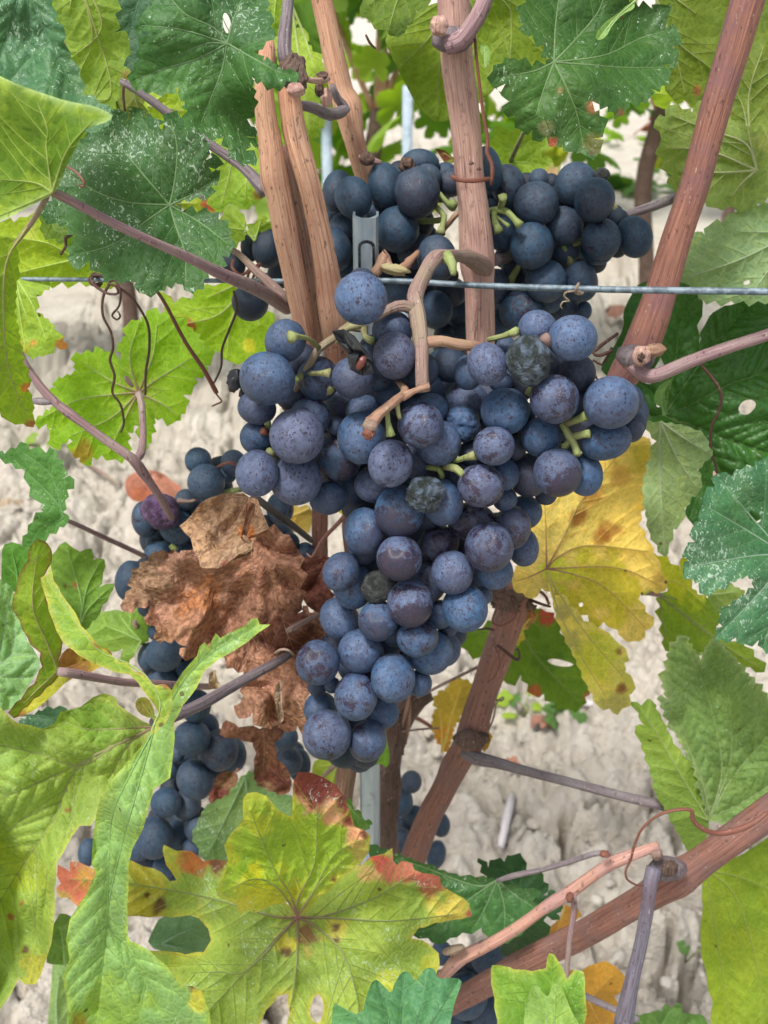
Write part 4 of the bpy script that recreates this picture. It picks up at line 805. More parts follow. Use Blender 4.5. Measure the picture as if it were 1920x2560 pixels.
pedicel(back_r, 'B', [(940, 630, .468, 14), (965, 690, .468, 16), (990, 740, .468, 26)]); pedicel(back_r, 'B', [(960, 640, .47, 16), (1040, 610, .47, 16), (1100, 590, .475, 14)]); pedicel(back_r, 'B', [(690, 740, .47, 14), (650, 810, .47, 22), (640, 850, .47, 20)]); pedicel(back_r, 'B', [(1060, 480, .468, 16), (1180, 430, .475, 18), (1240, 410, .478, 26)])
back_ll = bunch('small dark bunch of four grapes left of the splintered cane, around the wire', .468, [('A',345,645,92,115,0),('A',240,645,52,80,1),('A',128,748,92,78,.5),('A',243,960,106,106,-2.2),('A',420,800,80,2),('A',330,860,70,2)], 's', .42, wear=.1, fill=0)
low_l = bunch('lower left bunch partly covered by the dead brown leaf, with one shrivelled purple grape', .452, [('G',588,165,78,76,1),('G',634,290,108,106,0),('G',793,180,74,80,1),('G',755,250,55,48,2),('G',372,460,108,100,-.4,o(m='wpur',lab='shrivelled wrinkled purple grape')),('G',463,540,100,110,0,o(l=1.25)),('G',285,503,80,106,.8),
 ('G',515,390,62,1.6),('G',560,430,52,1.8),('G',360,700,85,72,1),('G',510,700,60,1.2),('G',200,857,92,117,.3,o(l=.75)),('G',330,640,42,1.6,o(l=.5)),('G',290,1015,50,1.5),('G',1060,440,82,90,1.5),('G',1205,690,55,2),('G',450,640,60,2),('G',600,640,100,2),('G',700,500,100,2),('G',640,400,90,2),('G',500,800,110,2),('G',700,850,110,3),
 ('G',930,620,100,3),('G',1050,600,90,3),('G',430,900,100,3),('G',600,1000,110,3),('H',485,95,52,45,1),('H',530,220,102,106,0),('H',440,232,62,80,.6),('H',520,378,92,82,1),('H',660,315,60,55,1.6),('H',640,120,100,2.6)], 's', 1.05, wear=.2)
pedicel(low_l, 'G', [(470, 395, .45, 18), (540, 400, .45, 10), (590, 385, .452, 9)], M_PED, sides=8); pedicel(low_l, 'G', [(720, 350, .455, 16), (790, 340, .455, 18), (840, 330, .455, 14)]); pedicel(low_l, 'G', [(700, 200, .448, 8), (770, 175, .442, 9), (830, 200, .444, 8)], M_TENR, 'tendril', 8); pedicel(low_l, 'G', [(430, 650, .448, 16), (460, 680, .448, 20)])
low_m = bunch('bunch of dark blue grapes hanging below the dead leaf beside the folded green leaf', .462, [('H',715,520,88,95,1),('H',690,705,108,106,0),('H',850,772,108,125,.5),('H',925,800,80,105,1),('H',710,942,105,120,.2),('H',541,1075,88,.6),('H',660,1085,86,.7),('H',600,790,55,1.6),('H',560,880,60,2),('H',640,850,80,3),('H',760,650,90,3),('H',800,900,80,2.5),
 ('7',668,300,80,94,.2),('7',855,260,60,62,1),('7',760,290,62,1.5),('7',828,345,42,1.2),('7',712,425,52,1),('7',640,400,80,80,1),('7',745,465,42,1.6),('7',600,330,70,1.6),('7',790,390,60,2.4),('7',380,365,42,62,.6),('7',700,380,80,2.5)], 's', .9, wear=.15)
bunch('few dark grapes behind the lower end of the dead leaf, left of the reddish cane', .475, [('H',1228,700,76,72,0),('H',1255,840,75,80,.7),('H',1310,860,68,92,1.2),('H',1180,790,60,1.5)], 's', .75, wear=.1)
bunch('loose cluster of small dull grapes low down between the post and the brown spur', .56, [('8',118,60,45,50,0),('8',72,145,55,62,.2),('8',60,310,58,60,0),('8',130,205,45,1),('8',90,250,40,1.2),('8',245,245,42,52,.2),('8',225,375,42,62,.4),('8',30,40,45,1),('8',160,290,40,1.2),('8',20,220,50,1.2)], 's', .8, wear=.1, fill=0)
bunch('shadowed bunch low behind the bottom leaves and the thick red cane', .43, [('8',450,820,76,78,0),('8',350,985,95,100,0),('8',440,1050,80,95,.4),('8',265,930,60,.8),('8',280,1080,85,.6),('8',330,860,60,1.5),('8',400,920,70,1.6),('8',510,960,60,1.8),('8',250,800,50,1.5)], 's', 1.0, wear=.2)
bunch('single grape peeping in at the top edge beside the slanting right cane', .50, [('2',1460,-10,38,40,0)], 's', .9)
# ------------------------------------------------------------------ leaves (photo-matched outlines, every leaf at its own distance)
DG=(.030,.085,.032); DG2=(.040,.105,.045); BG=(.045,.125,.075); MG=(.065,.15,.03); OG=(.10,.165,.025); YG=(.17,.26,.03); BY=(.24,.34,.04); LG=(.17,.31,.06); LG2=(.20,.33,.11)
PG=(.17,.25,.11); PG2=(.20,.30,.15); YE=(.48,.36,.05); AM=(.46,.29,.06); ORG=(.46,.15,.05); RED=(.36,.06,.045); DRD=(.16,.035,.03); BRN=(.24,.10,.045); TAN=(.36,.22,.13); DB=(.09,.04,.025); PINK=(.5,.2,.15)
V_Y=(.34,.36,.12); V_P=(.42,.46,.28); V_R=(.22,.10,.10)
# --- top left
leaf('big leaf at the top left edge seen from below with its pale rim curled', '1', [(-40,300),(0,330),(90,370),(190,405),(300,440),(400,455),(470,485),(490,505),(460,530),(400,545),(365,560),(345,610),(300,690),(270,760),(245,830),(150,880),(60,930),(0,955),(-60,960)], (225,832),
  [[(150,790),(0,775)],[(200,640),(205,560),(160,440)],[(120,880),(-20,940)],[(290,650),(400,520)]], .325, (.18,.27,.03), ts=0, smooth_edge=2, side=-1, tilt=(-.004,-.008), wav=.004, vcol=(.28,.34,.10), vw=4, trans=.42, gloss=.3,
  tint=[(60,600,270,(.075,.15,.018),.85),(260,640,120,(.10,.19,.02),.7)], edgecol=((.33,.46,.22),9), ctrl=[(100,380,-.018),(300,445,-.022),(470,500,-.02)], petiole=('1',[(222,830,.322,15),(255,842,.322,20),(330,880,.325,20),(480,960,.333,20),(650,1040,.343,20),(800,1106,.354,22),(950,1180,.370,26),(1110,1250,.394,30),(1240,1330,.418,30)],M_PUR))  # dark tints put the shadow inside the curled rim into the blade colour
leaf('long drooping yellow green leaf hanging at the left edge below the curled one', '3', [(-40,-60),(40,-80),(80,0),(72,110),(62,240),(80,330),(100,460),(135,545),(118,570),(138,620),(145,740),(100,725),(40,715),(0,675),(-60,650)], (215,-262),
  [[(120,-120),(30,20),(15,250),(40,500),(130,720)]], .345, YG, side=-1, tilt=(.01,.002), wav=.003, hf=.2, ts=30, trans=.42, vcol=(.36,.32,.14), tint=[(140,735,40,BRN),(120,570,20,ORG)], petiole=('3',[(200,-250,.335,13),(140,-150,.34,12),(40,-20,.346,9)],M_PED))
leaf('large blue green sprayed leaf filling the top left corner', '1', [(-60,-60),(215,-60),(222,20),(240,90),(275,110),(275,180),(305,250),(345,330),(355,410),(480,470),(470,540),(380,570),(200,560),(-60,500)], (120,-180), [[(120,100),(150,330)],[(160,60),(330,400)],[(60,60),(0,250)]],
  .375, (.060,.15,.075), res=.75, gloss=.7, trans=.22, tilt=(0,-.006), wav=.006, ts=45, hf=.2, bulge=.0012, vw=3)
leaf('yellow green leaf glowing behind the sprayed corner leaf', '1', [(210,-60),(510,-60),(498,60),(492,140),(550,145),(558,180),(545,250),(500,300),(562,300),(550,345),(520,380),(525,420),(500,440),(480,520),(380,520),(330,330),(270,130)], (330,-120), [[(400,150),(350,300)],[(440,110),(300,260)],[(480,370),(380,450)],[(300,40)]],
  .425, (.20,.30,.06), res=.15, side=-1, trans=.42, gloss=.3, tilt=(0,-.002), vcol=V_Y, ts=40, tint=[(540,320,36,BRN,.6)])
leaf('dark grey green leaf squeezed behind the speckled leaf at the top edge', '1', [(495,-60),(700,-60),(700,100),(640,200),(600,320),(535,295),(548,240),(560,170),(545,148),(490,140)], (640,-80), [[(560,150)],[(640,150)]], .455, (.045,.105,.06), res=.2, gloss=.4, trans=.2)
leaf('speckled dark green leaf at the top centre left with a lobe crossing the paired canes', '1', [(640,-50),(655,10),(680,42),(620,52),(605,100),(588,132),(622,148),(662,150),(600,172),(612,205),(590,245),(612,262),(578,300),(565,362),(612,385),(660,398),(715,402),(775,372),(768,405),(800,440),(782,466),(812,478),(795,520),(838,562),(880,578),(900,600),(935,598),(968,578),(985,640),(1020,690),(1075,708),(1112,690),(1060,650),(1080,612),(1118,632),(1060,590),(1112,572),(1085,545),(1050,520),(1100,470),(1098,420),(1085,330),(1130,352),(1180,380),(1228,374),(1238,350),(1292,330),(1290,316),(1232,306),(1190,306),(1180,270),(1135,266),(1122,236),(1085,244),(1098,218),(1150,180),(1190,135),(1170,110),(1180,75),(1150,50),(1150,-50)],
  (982,188), [[(880,190),(760,245)],[(850,255),(700,300),(580,350)],[(960,300),(905,440),(865,540)],[(1090,250),(1200,310),(1270,325)],[(920,120),(800,60),(720,-30)],[(1010,80),(1060,-40)],[(790,130),(610,110)]], .355, (.045,.120,.038), res=.9, gloss=.6, trans=.24, tilt=(.002,-.007), wav=.006, ts=34, hf=.42, vcol=(.22,.34,.16), ctrl=[(1200,330,-.012),(1000,620,.012),(1080,580,.022)], holes=[[(968,50),(990,70),(1000,110),(985,150),(968,130),(960,85)]], bulge=.0009)
leaf('darker speckled leaf left of the canes crossed by the long purple petiole', '1', [(512,470),(545,525),(562,512),(588,462),(618,510),(660,508),(700,572),(722,490),(775,502),(798,560),(850,578),(888,602),(902,645),(888,692),(945,678),(945,720),(902,722),(948,772),(908,800),(915,842),(850,852),(790,855),(745,882),(785,915),(850,918),(905,918),(985,980),(1005,1075),(960,1105),(955,1160),(900,1180),(882,1206),(850,1250),(820,1262),(790,1230),(760,1216),(720,1235),(690,1255),(628,1272),(600,1265),(590,1214),(500,1206),(440,1180),(385,1126),(310,1150),(300,1100),(310,1060),(345,1020),(290,975),(190,945),(185,905),(225,868),(262,770),(300,665),(360,600),(430,560)],
  (732,888), [[(640,780),(540,660),(490,600)],[(560,875),(420,830),(280,740)],[(755,780),(765,640),(740,520)],[(850,830),(930,770)],[(640,950),(500,1050),(340,1100)],[(760,980),(800,1100),(800,1230)],[(860,960),(980,1050)]],
  .403, (.042,.108,.034), res=.85, gloss=.55, trans=.2, tilt=(.002,-.006), wav=.006, ts=32, hf=.45, vcol=(.24,.36,.16), ctrl=[(450,590,.006)])
leaf('yellow green leaf in the corner under the speckled leaf, behind the wire', '1', [(165,920),(190,905),(280,960),(330,1010),(470,990),(430,1090),(500,1180),(480,1250),(420,1215),(150,1225),(60,1216),(0,1150),(-60,1100),(-60,960),(60,960)], (330,1120), [[(200,1050),(0,1020)],[(200,1150),(0,1200)],[(400,1050)]], .46, BY, side=-1, trans=.45, gloss=.3, ts=36, tilt=(0,0), tint=[(330,1000,60,MG,.7),(140,1010,36,(.3,.36,.1),.8)])
leaf('small green leaf lobe in front of the gap left of the petiole', '1', [(175,925),(260,920),(320,960),(300,1000),(262,1055),(240,1030),(185,1010)], (200,900), [[(240,1000)]], .43, OG, trans=.4, side=-1)
leaf('bright lime leaf hanging between the speckled leaf and the splintered cane', '1', [(940,560),(1000,600),(1060,560),(1110,640),(1140,760),(1150,850),(1085,862),(1090,885),(1050,905),(985,875),(965,915),(925,905),(905,850),(930,760)], (1000,520), [[(1000,700),(960,880)],[(1060,700),(1060,860)],[(1100,650)]], .48, (.27,.40,.08), side=-1, trans=.5, gloss=.3, vcol=(.45,.5,.2), tint=[(1120,850,36,BRN,.7)], ts=34)
leaf('yellow patch of leaf with a red edge beside the speckled leaf', '1', [(760,870),(860,848),(895,850),(940,890),(960,915),(900,925),(820,925)], (740,880), [[(850,880)]], .50, (.25,.30,.04), side=-1, trans=.45, tint=[(925,890,45,RED)])
leaf('serrated yellow green leaf in front of the dark grapes left of the paired canes', '1', [(965,925),(992,878),(1035,915),(1060,948),(1052,1005),(1100,965),(1142,930),(1150,958),(1178,965),(1160,990),(1060,1010),(1010,1075),(985,1000)], (1100,1040), [[(1010,930)],[(1130,950)]], .462, (.16,.25,.03), trans=.4, ts=30, side=-1)
leaf('bright yellow green leaf behind the gap between the two speckled leaves', '1', [(620,395),(690,402),(780,375),(810,430),(800,500),(790,560),(700,560),(640,480)], (640,460), [[(790,480)],[(720,400)]], .50, BY, side=-1, trans=.5, vcol=(.4,.42,.18))
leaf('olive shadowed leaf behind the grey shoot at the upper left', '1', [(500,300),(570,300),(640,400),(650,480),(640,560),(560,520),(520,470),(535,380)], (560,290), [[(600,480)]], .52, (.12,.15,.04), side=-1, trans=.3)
leaf('light green leaf behind the knobbly cane head and purple hook', '1', [(1180,-60),(1230,-60),(1270,120),(1332,145),(1322,190),(1392,265),(1400,330),(1360,420),(1405,520),(1370,560),(1362,600),(1310,560),(1300,400),(1200,250),(1120,0)], (1260,20), [[(1300,300),(1340,560)],[(1240,200)],[(1360,300)]], .53, (.22,.32,.07), side=-1, trans=.5, ts=32, vcol=(.4,.45,.2))
leaf('yellow edged leaf at the very top beside the purple shoot', '1', [(1120,-60),(1230,-60),(1220,60),(1190,160),(1170,110),(1160,0)], (1200,-60), [[(1185,100)]], .50, YG, side=-1, trans=.45)
# --- top right
leaf('olive leaf at the top edge between the slanting tan cane and the central cane', '2', [(-180,-60),(240,-60),(200,10),(140,50),(100,110),(60,160),(10,130),(-60,90),(-105,30),(-90,0)], (150,-160), [[(60,0),(20,130)],[(-60,20)]], .485, (.12,.19,.035), side=-1, trans=.4, gloss=.35, tint=[(60,120,50,(.07,.12,.03),.7)], ts=40)
leaf('broad yellow green leaf spread behind the central cane', '2', [(140,50),(220,10),(480,-60),(700,-60),(760,120),(740,300),(520,330),(440,430),(350,480),(235,540),(150,470),(90,360),(20,220),(0,160),(60,110)], (300,-150), [[(240,100),(60,300)],[(280,120),(240,300),(230,500)],[(400,100),(360,350)],[(520,10),(550,120),(545,250)],[(620,60)]], .505, (.15,.22,.035), side=-1, trans=.42, gloss=.3, ts=0, smooth_edge=1, vcol=(.30,.36,.12), wav=.006)
leaf('dark green many toothed leaf hanging at the top right above the upper bunch', '2', [(620,-50),(612,10),(585,62),(610,100),(598,142),(640,150),(690,192),(722,250),(700,280),(640,288),(580,262),(545,256),(515,272),(470,308),(462,368),(525,362),(508,415),(555,428),(518,490),(562,500),(590,560),(640,560),(680,612),(702,590),(738,632),(770,618),(800,656),(828,634),(850,660),(935,655),(905,600),(952,560),(932,500),(900,438),(945,470),(965,460),(990,484),(1020,502),(1042,478),(1058,440),(1110,440),(1142,430),(1150,382),(1198,372),(1232,340),(1242,312),(1198,282),(1272,250),(1238,205),(1278,150),(1272,128),(1218,122),(1222,90),(1190,18),(1160,40),(1100,30),(1060,10),(1050,-50)],
  (735,270), [[(820,180),(920,60),(960,-40)],[(740,120),(760,-40)],[(870,280),(1040,292),(1220,290)],[(950,240),(1100,170),(1230,130)],[(780,360),(830,480),(860,620)],[(690,390),(650,520)],[(640,310),(500,330)]], .415, (.038,.098,.024), res=.42, gloss=.6, trans=.22, tilt=(.001,-.006), wav=.006, ts=34, hf=.48, vcol=(.20,.30,.13),
  tint=[(900,465,26,BRN),(730,615,26,RED,.8),(1025,485,28,DRD,.7),(760,395,24,(.2,.12,.06),.6),(915,620,40,(.12,.10,.03),.6),(700,560,30,(.3,.3,.2),.5)], ctrl=[(500,300,-.008),(1220,120,.008)])
leaf('small pale folded leaf tip catching light in front of the dark toothed leaf', '2', [(1085,10),(1050,20),(1010,60),(960,90),(925,130),(912,160),(925,176),(960,160),(985,110),(1030,60),(1080,40)], (1090,0), [[(1000,80),(930,165)]], .400, (.26,.42,.16), ts=0, smooth_edge=1, trans=.4)
leaf('narrow pale green leaflet beside the central cane', '2', [(412,195),(430,186),(455,205),(462,235),(450,290),(432,250),(418,230)], (440,290), [[(435,200)]], .47, (.26,.40,.15), ts=0, smooth_edge=1, trans=.4)
leaf('dull olive leaf behind the right cane and the dark toothed leaf', '2', [(1180,-60),(1500,-60),(1480,150),(1430,300),(1385,440),(1352,455),(1290,425),(1255,438),(1210,350),(1240,310),(1200,200)], (1150,-80), [[(1240,150),(1420,300)],[(1350,60)],[(1300,400)]], .475, (.115,.165,.03), side=-1, trans=.4, gloss=.3, ts=50, hf=.15, vcol=(.3,.34,.14), tint=[(1350,395,20,BRN)])
leaf('olive leaf filling the top right corner outside the slanting cane', '2', [(1560,-60),(1740,-60),(1740,560),(1640,600),(1500,560),(1400,540),(1420,400),(1500,240)], (1600,740), [[(1555,480),(1520,400)],[(1575,430),(1640,200)],[(1700,500)],[(1450,470)]], .48, (.13,.18,.04), side=-1, trans=.4, gloss=.3, vcol=(.36,.40,.18), ts=46, tint=[(1530,565,20,BRN),(1500,490,10,DB)])
leaf('pale veined leaf behind the right cane above the grey shoot', '2', [(1170,522),(1215,505),(1235,455),(1330,485),(1385,430),(1500,520),(1660,600),(1740,640),(1740,860),(1660,850),(1580,895),(1500,890),(1440,900),(1380,850),(1320,830),(1240,800),(1220,790),(1245,760),(1200,690),(1180,640),(1245,610),(1190,570)], (1610,735), [[(1480,745),(1280,740)],[(1560,620),(1400,560),(1250,500)],[(1580,600),(1560,480)],[(1500,850)],[(1400,650),(1230,640)]], .455, (.17,.235,.07), side=-1, trans=.4, gloss=.3, vcol=(.42,.44,.24), ts=34, tint=[(1640,620,50,(.32,.34,.12),.7)])
leaf('bright little leaf glowing behind the right cane', '2', [(1150,385),(1200,372),(1275,400),(1240,440),(1205,470),(1160,430)], (1150,400), [[(1240,410)]], .60, (.30,.42,.05), side=-1, trans=.5)
leaf('sunlit green leaf standing between the central cane and the right part of the upper bunch', '2', [(440,640),(470,600),(510,545),(528,588),(560,560),(600,545),(640,555),(690,595),(662,690),(728,690),(718,722),(755,738),(760,760),(700,755),(742,790),(690,770),(620,790),(560,720),(480,720)], (545,700), [[(600,560)],[(530,600)],[(700,720)],[(580,640),(640,600)]], .52, (.19,.29,.04), trans=.42, ts=30, hf=.35, tint=[(720,765,40,(.5,.3,.2),.8)], petiole=('2',[(625,525,.50,9),(590,600,.505,10),(540,710,.52,11)],M_PGRN))
leaf('tiny reddish leaf behind the central cane above the grapes', '2', [(220,640),(262,650),(300,680),(300,705),(262,705)], (310,700), [[(240,650)]], .50, (.20,.20,.04), tint=[(250,650,40,DRD)], ts=0, trans=.4)
# --- right middle
leaf('pale grey green leaf underside at the right edge above the wire', 'W', [(1465,590),(1480,530),(1505,500),(1522,508),(1530,488),(1560,482),(1590,458),(1659,440),(1740,430),(1740,650),(1520,650)], (1720,500), [[(1600,560),(1480,600)],[(1600,500)],[(1620,640)]], .45, (.20,.29,.16), side=-1, trans=.35, gloss=.25, ts=30, vcol=(.33,.42,.24), holes=[[(1606,608),(1620,604),(1620,614),(1606,616)]])
leaf('large dark glossy leaf on the right below the wire, crossed by a brown tendril', '4', [(1060,708),(1068,620),(1100,545),(1150,555),(1210,470),(1185,400),(1190,250),(1240,100),(1290,62),(1360,42),(1368,150),(1378,200),(1352,300),(1362,380),(1385,300),(1420,245),(1500,212),(1620,180),(1740,170),(1740,1160),(1640,1130),(1500,1180),(1350,1180),(1300,1106),(1345,1000),(1372,900),(1380,800),(1210,722),(1130,712)], (1208,690), [[(1330,640),(1480,560),(1659,500)],[(1300,720),(1480,790),(1659,850)],[(1220,600),(1235,545)],[(1255,480),(1280,300),(1350,70)],[(1360,770),(1440,900),(1500,1100)],[(1140,690),(1080,640)],[(1400,420),(1560,230)]],
  .475, (.032,.105,.022), gloss=.95, trans=.22, side=1, tilt=(0,-.003), wav=.007, bulge=.0022, vee=.004, ts=60, hf=.10, vcol=(.22,.34,.10), holes=[[(1530,650),(1560,620),(1600,622),(1610,650),(1570,690),(1535,680)],[(1180,625),(1195,640),(1190,655),(1175,650)]], sec=34)
leaf('small dark leaf piece behind the foot of the slanting cane', '4', [(1030,250),(1060,180),(1110,105),(1200,120),(1220,400),(1100,600),(960,520),(930,480),(990,400),(1040,300)], (1240,330), [[(1090,180)],[(1000,400)]], .50, (.03,.095,.025), gloss=.9, ts=0, smooth_edge=1, trans=.22)
leaf('curled pale edge of leaf at the junction below the purple side shoot', '4', [(1165,610),(1180,570),(1215,540),(1245,528),(1252,535),(1225,560),(1212,600),(1218,650),(1205,690),(1195,650),(1170,640)], (1208,690), [[(1200,600),(1240,535)]], .455, (.14,.26,.09), ts=0, smooth_edge=1, trans=.3)
leaf('narrow grey green leaf hanging with its pale underside out, right of the bunch', '4', [(1110,715),(1210,722),(1300,735),(1382,772),(1402,820),(1420,860),(1385,888),(1352,922),(1370,960),(1368,1010),(1330,1040),(1300,1090),(1285,1150),(1250,1180),(1232,1240),(1216,1300),(1180,1250),(1150,1200),(1130,1100),(1120,980),(1150,880),(1178,800)], (1195,715), [[(1190,850),(1195,1000),(1212,1280)],[(1260,860),(1350,1000)],[(1300,790),(1400,850)]], .42, (.19,.27,.14), side=-1, gloss=.3, trans=.32, ts=34, hf=.2, vcol=(.32,.38,.22), sec=34, ctrl=[(1130,900,.01),(1400,850,.006)])
leaf('blue green leaf flecked with white spray at the right edge', '6', [(1442,-168),(1500,-150),(1540,-182),(1600,-195),(1620,-220),(1740,-215),(1740,610),(1635,590),(1620,552),(1560,572),(1520,542),(1430,552),(1462,495),(1452,452),(1495,405),(1560,360),(1600,330),(1595,290),(1570,272),(1500,300),(1440,330),(1385,356),(1360,330),(1372,300),(1335,290),(1290,262),(1320,210),(1300,160),(1342,130),(1330,70),(1375,45),(1362,0),(1400,-25),(1380,-60),(1430,-110)], (1740,190), [[(1600,190),(1300,240)],[(1600,100),(1400,-20)],[(1620,60),(1450,-140)],[(1640,330),(1440,540)],[(1690,420),(1640,580)]], .395, (.045,.135,.062), res=.7, gloss=.75, trans=.2, ts=28, hf=.38, tilt=(.004,-.006), vcol=(.30,.42,.30), holes=[[(1565,0),(1590,-10),(1625,10),(1630,40),(1605,50),(1575,30)]])
leaf('amber and yellow autumn leaf with brown patches right of the bunch', '6', [(600,60),(650,-20),(700,-200),(900,-240),(1060,-368),(1155,-290),(1130,-200),(1145,-100),(1110,0),(1100,55),(1130,110),(1165,180),(1195,250),(1218,340),(1150,335),(1112,345),(1100,378),(1130,430),(1168,485),(1130,510),(1128,542),(1085,558),(1035,548),(1010,510),(950,475),(915,495),(880,445),(800,430),(760,385),(718,345),(682,330),(640,376),(600,350),(560,335),(552,300),(560,270),(600,215)], (702,245), [[(760,190),(880,145),(1140,170)],[(700,100),(690,-150)],[(820,270),(960,330),(1130,500)],[(780,100),(860,-60),(1060,-300)],[(630,280),(570,300)],[(1000,240),(1200,320)]],
  .445, (.66,.53,.15), gloss=.2, trans=.4, side=-1, ts=40, hf=.2, wav=.005, tilt=(.003,-.004), vcol=(.30,.24,.10), vw=2.6, jcol=(.2,.2,.12), tint=[(900,360,190,(.46,.42,.04),.85),(780,270,80,(.42,.45,.04),.7),(850,10,44,(.30,.12,.035),.9),(880,-70,60,(.40,.19,.05),.8),(985,70,50,(.34,.15,.04),.75),(1010,-150,50,(.42,.22,.06),.6),(1110,-230,60,(.42,.36,.06)),(930,110,40,(.28,.11,.03),.7),(1180,290,50,(.30,.20,.05),.6)], holes=[[(842,392),(858,390),(862,402),(850,412),(842,406)]])
leaf('long folded pale yellow lobe drooping below the amber leaf', '6', [(712,300),(735,360),(790,365),(798,405),(850,445),(862,470),(920,495),(1000,555),(1052,618),(1062,645),(1038,652),(1042,690),(1078,730),(1088,760),(1060,790),(1062,840),(1030,850),(1010,878),(975,850),(935,850),(880,752),(832,640),(782,545),(742,440)], (705,260), [[(760,440),(850,620),(960,800)],[(800,420),(900,560),(1040,720)]], .432, (.60,.55,.16), gloss=.2, trans=.4, side=-1, ts=40, hf=.14, vcol=(.30,.30,.12), vw=2.6, tint=[(760,440,60,(.30,.28,.16),.8),(800,560,50,(.30,.28,.16),.7),(1010,840,60,(.34,.30,.15),.7),(1022,765,18,BRN),(1020,605,14,BRN),(900,640,90,(.33,.36,.04),.6)])
leaf('yellow green leaf behind the tip of the amber leaf', '6', [(1150,180),(1180,190),(1240,225),(1282,250),(1292,190),(1308,225),(1300,262),(1330,330),(1355,355),(1392,388),(1345,432),(1310,420),(1270,375),(1225,330),(1190,250)], (1120,355), [[(1250,300),(1380,390)]], .46, (.36,.36,.04), side=-1, trans=.45, ts=30, tint=[(1350,390,60,(.2,.27,.03),.8)])
leaf('green leaf behind the gap between the amber leaf and the sprayed leaf', '6', [(1190,350),(1300,370),(1400,375),(1445,420),(1425,560),(1500,560),(1560,580),(1600,625),(1645,692),(1580,670),(1535,650),(1480,640),(1440,560),(1370,620),(1290,560),(1215,600),(1200,480)], (1190,360), [[(1300,450),(1440,560)],[(1220,560)],[(1400,410)],[(1480,580),(1630,680)]], .475, (.16,.235,.035), side=-1, trans=.42, ts=36, vcol=(.30,.34,.12), petiole=('6',[(1110,350,.475,10),(1150,350,.475,12),(1200,362,.475,9)],M_PUR))
leaf('pale tip of leaf showing under the sprayed leaf at the right', '6', [(1400,360),(1480,310),(1540,335),(1560,350),(1490,400),(1460,440),(1430,420)], (1380,360), [[(1530,345)]], .465, (.22,.30,.10), side=-1, ts=24, trans=.4)
leaf('large grey green leaf with deep veins at the right edge above the red cane', '6', [(1232,600),(1260,560),(1292,532),(1330,590),(1368,642),(1392,580),(1440,560),(1500,620),(1560,690),(1659,800),(1740,860),(1740,1260),(1640,1290),(1560,1345),(1480,1350),(1405,1325),(1345,1110),(1290,1010),(1230,905),(1185,795),(1225,808),(1205,740),(1218,680)], (1410,1320), [[(1520,1130),(1740,880)],[(1460,1100),(1400,800),(1300,560)],[(1500,1050),(1480,700)],[(1370,1150),(1260,900)],[(1560,1250),(1740,1130)]], .415, (.13,.215,.07), side=1, gloss=.35, trans=.28, ts=24, hf=.45, bulge=.0020, sec=32, vcol=(.30,.38,.18), vw=3.6, tilt=(0,-.004), res=.2, edgecol=((.25,.33,.16),7))
leaf('narrow yellow green fold of the grey green leaf reaching down to the red cane', '6', [(1065,820),(1112,836),(1150,808),(1200,895),(1250,1000),(1340,1106),(1365,1200),(1385,1290),(1402,1340),(1395,1400),(1370,1440),(1325,1482),(1300,1440),(1230,1310),(1175,1215),(1150,1106),(1112,1000),(1085,925),(1120,920),(1100,870)], (1400,1330), [[(1290,1150),(1180,960),(1090,830)],[(1330,1300)]], .408, (.17,.26,.06), side=-1, gloss=.4, trans=.35, ts=34, hf=.16, vcol=(.30,.38,.15), vw=3)
leaf('tall yellow green leaf hanging at the bottom right edge under the red cane', '8', [(1750,230),(1659,300),(1600,340),(1550,372),(1480,400),(1405,445),(1375,490),(1378,600),(1368,750),(1392,880),(1400,960),(1420,1010),(1412,1106),(1400,1180),(1750,1180)], (1395,440), [[(1520,560),(1620,900),(1640,1150)],[(1430,700),(1480,1000),(1500,1150)],[(1560,480),(1740,560)]], .415, (.19,.27,.035), side=-1, gloss=.4, trans=.4, ts=90, hf=.05, vcol=(.27,.34,.08), vw=3, tint=[(1620,800,120,(.26,.31,.04),.6)], petiole=('8',[(1440,250,.40,8),(1500,262,.40,9),(1580,262,.398,9),(1659,250,.395,9)],M_PUR))
leaf('green leaf with a red spot behind the brown spur', '6', [(320,525),(420,510),(470,470),(600,440),(640,425),(700,430),(735,455),(760,520),(830,640),(890,765),(868,800),(860,835),(800,852),(735,822),(690,785),(660,800),(622,745),(592,702),(530,742),(510,690),(440,620),(360,600)], (560,400), [[(640,600),(840,820)],[(560,520),(540,720)],[(430,560)],[(700,520)]], .56, (.085,.15,.02), side=-1, gloss=.35, trans=.4, ts=34, vcol=(.17,.22,.06), holes=[[(700,640),(735,632),(790,645),(825,660),(790,670),(730,662)]], tint=[(700,455,36,RED),(650,780,26,RED,.7),(880,790,22,RED,.7),(700,640,60,(.06,.12,.015),.8)])
leaf('small amber leaf with ragged edges low beside the brown spur', '6', [(340,725),(392,748),(385,830),(330,880),(300,930),(290,985),(275,1040),(228,985),(210,930),(212,870),(232,850),(215,820),(240,770),(262,780),(300,722)], (250,1040), [[(330,760)],[(240,860)],[(290,900)]], .60, (.36,.27,.04), side=-1, trans=.4, ts=20, tint=[(260,980,50,(.42,.18,.04),.8)], smooth_edge=0, petiole=('6',[(105,880,.59,7),(150,895,.59,9),(215,935,.6,8)],M_TENR))
leaf('small yellow leaf end tucked under the joint of the brown spur', '6', [(430,960),(455,950),(470,970),(450,1020),(430,1040),(420,1000)], (440,950), [[(440,1020)]], .47, (.5,.33,.05), ts=0, trans=.4)
leaf('red and yellow scrap of leaf behind the top of the brown spur', '6', [(560,500),(600,440),(650,430),(660,460),(630,480),(600,510),(590,560),(540,600)], (600,500), [[(640,450)]], .505, (.25,.22,.03), tint=[(620,460,50,DRD)], ts=24, trans=.3)
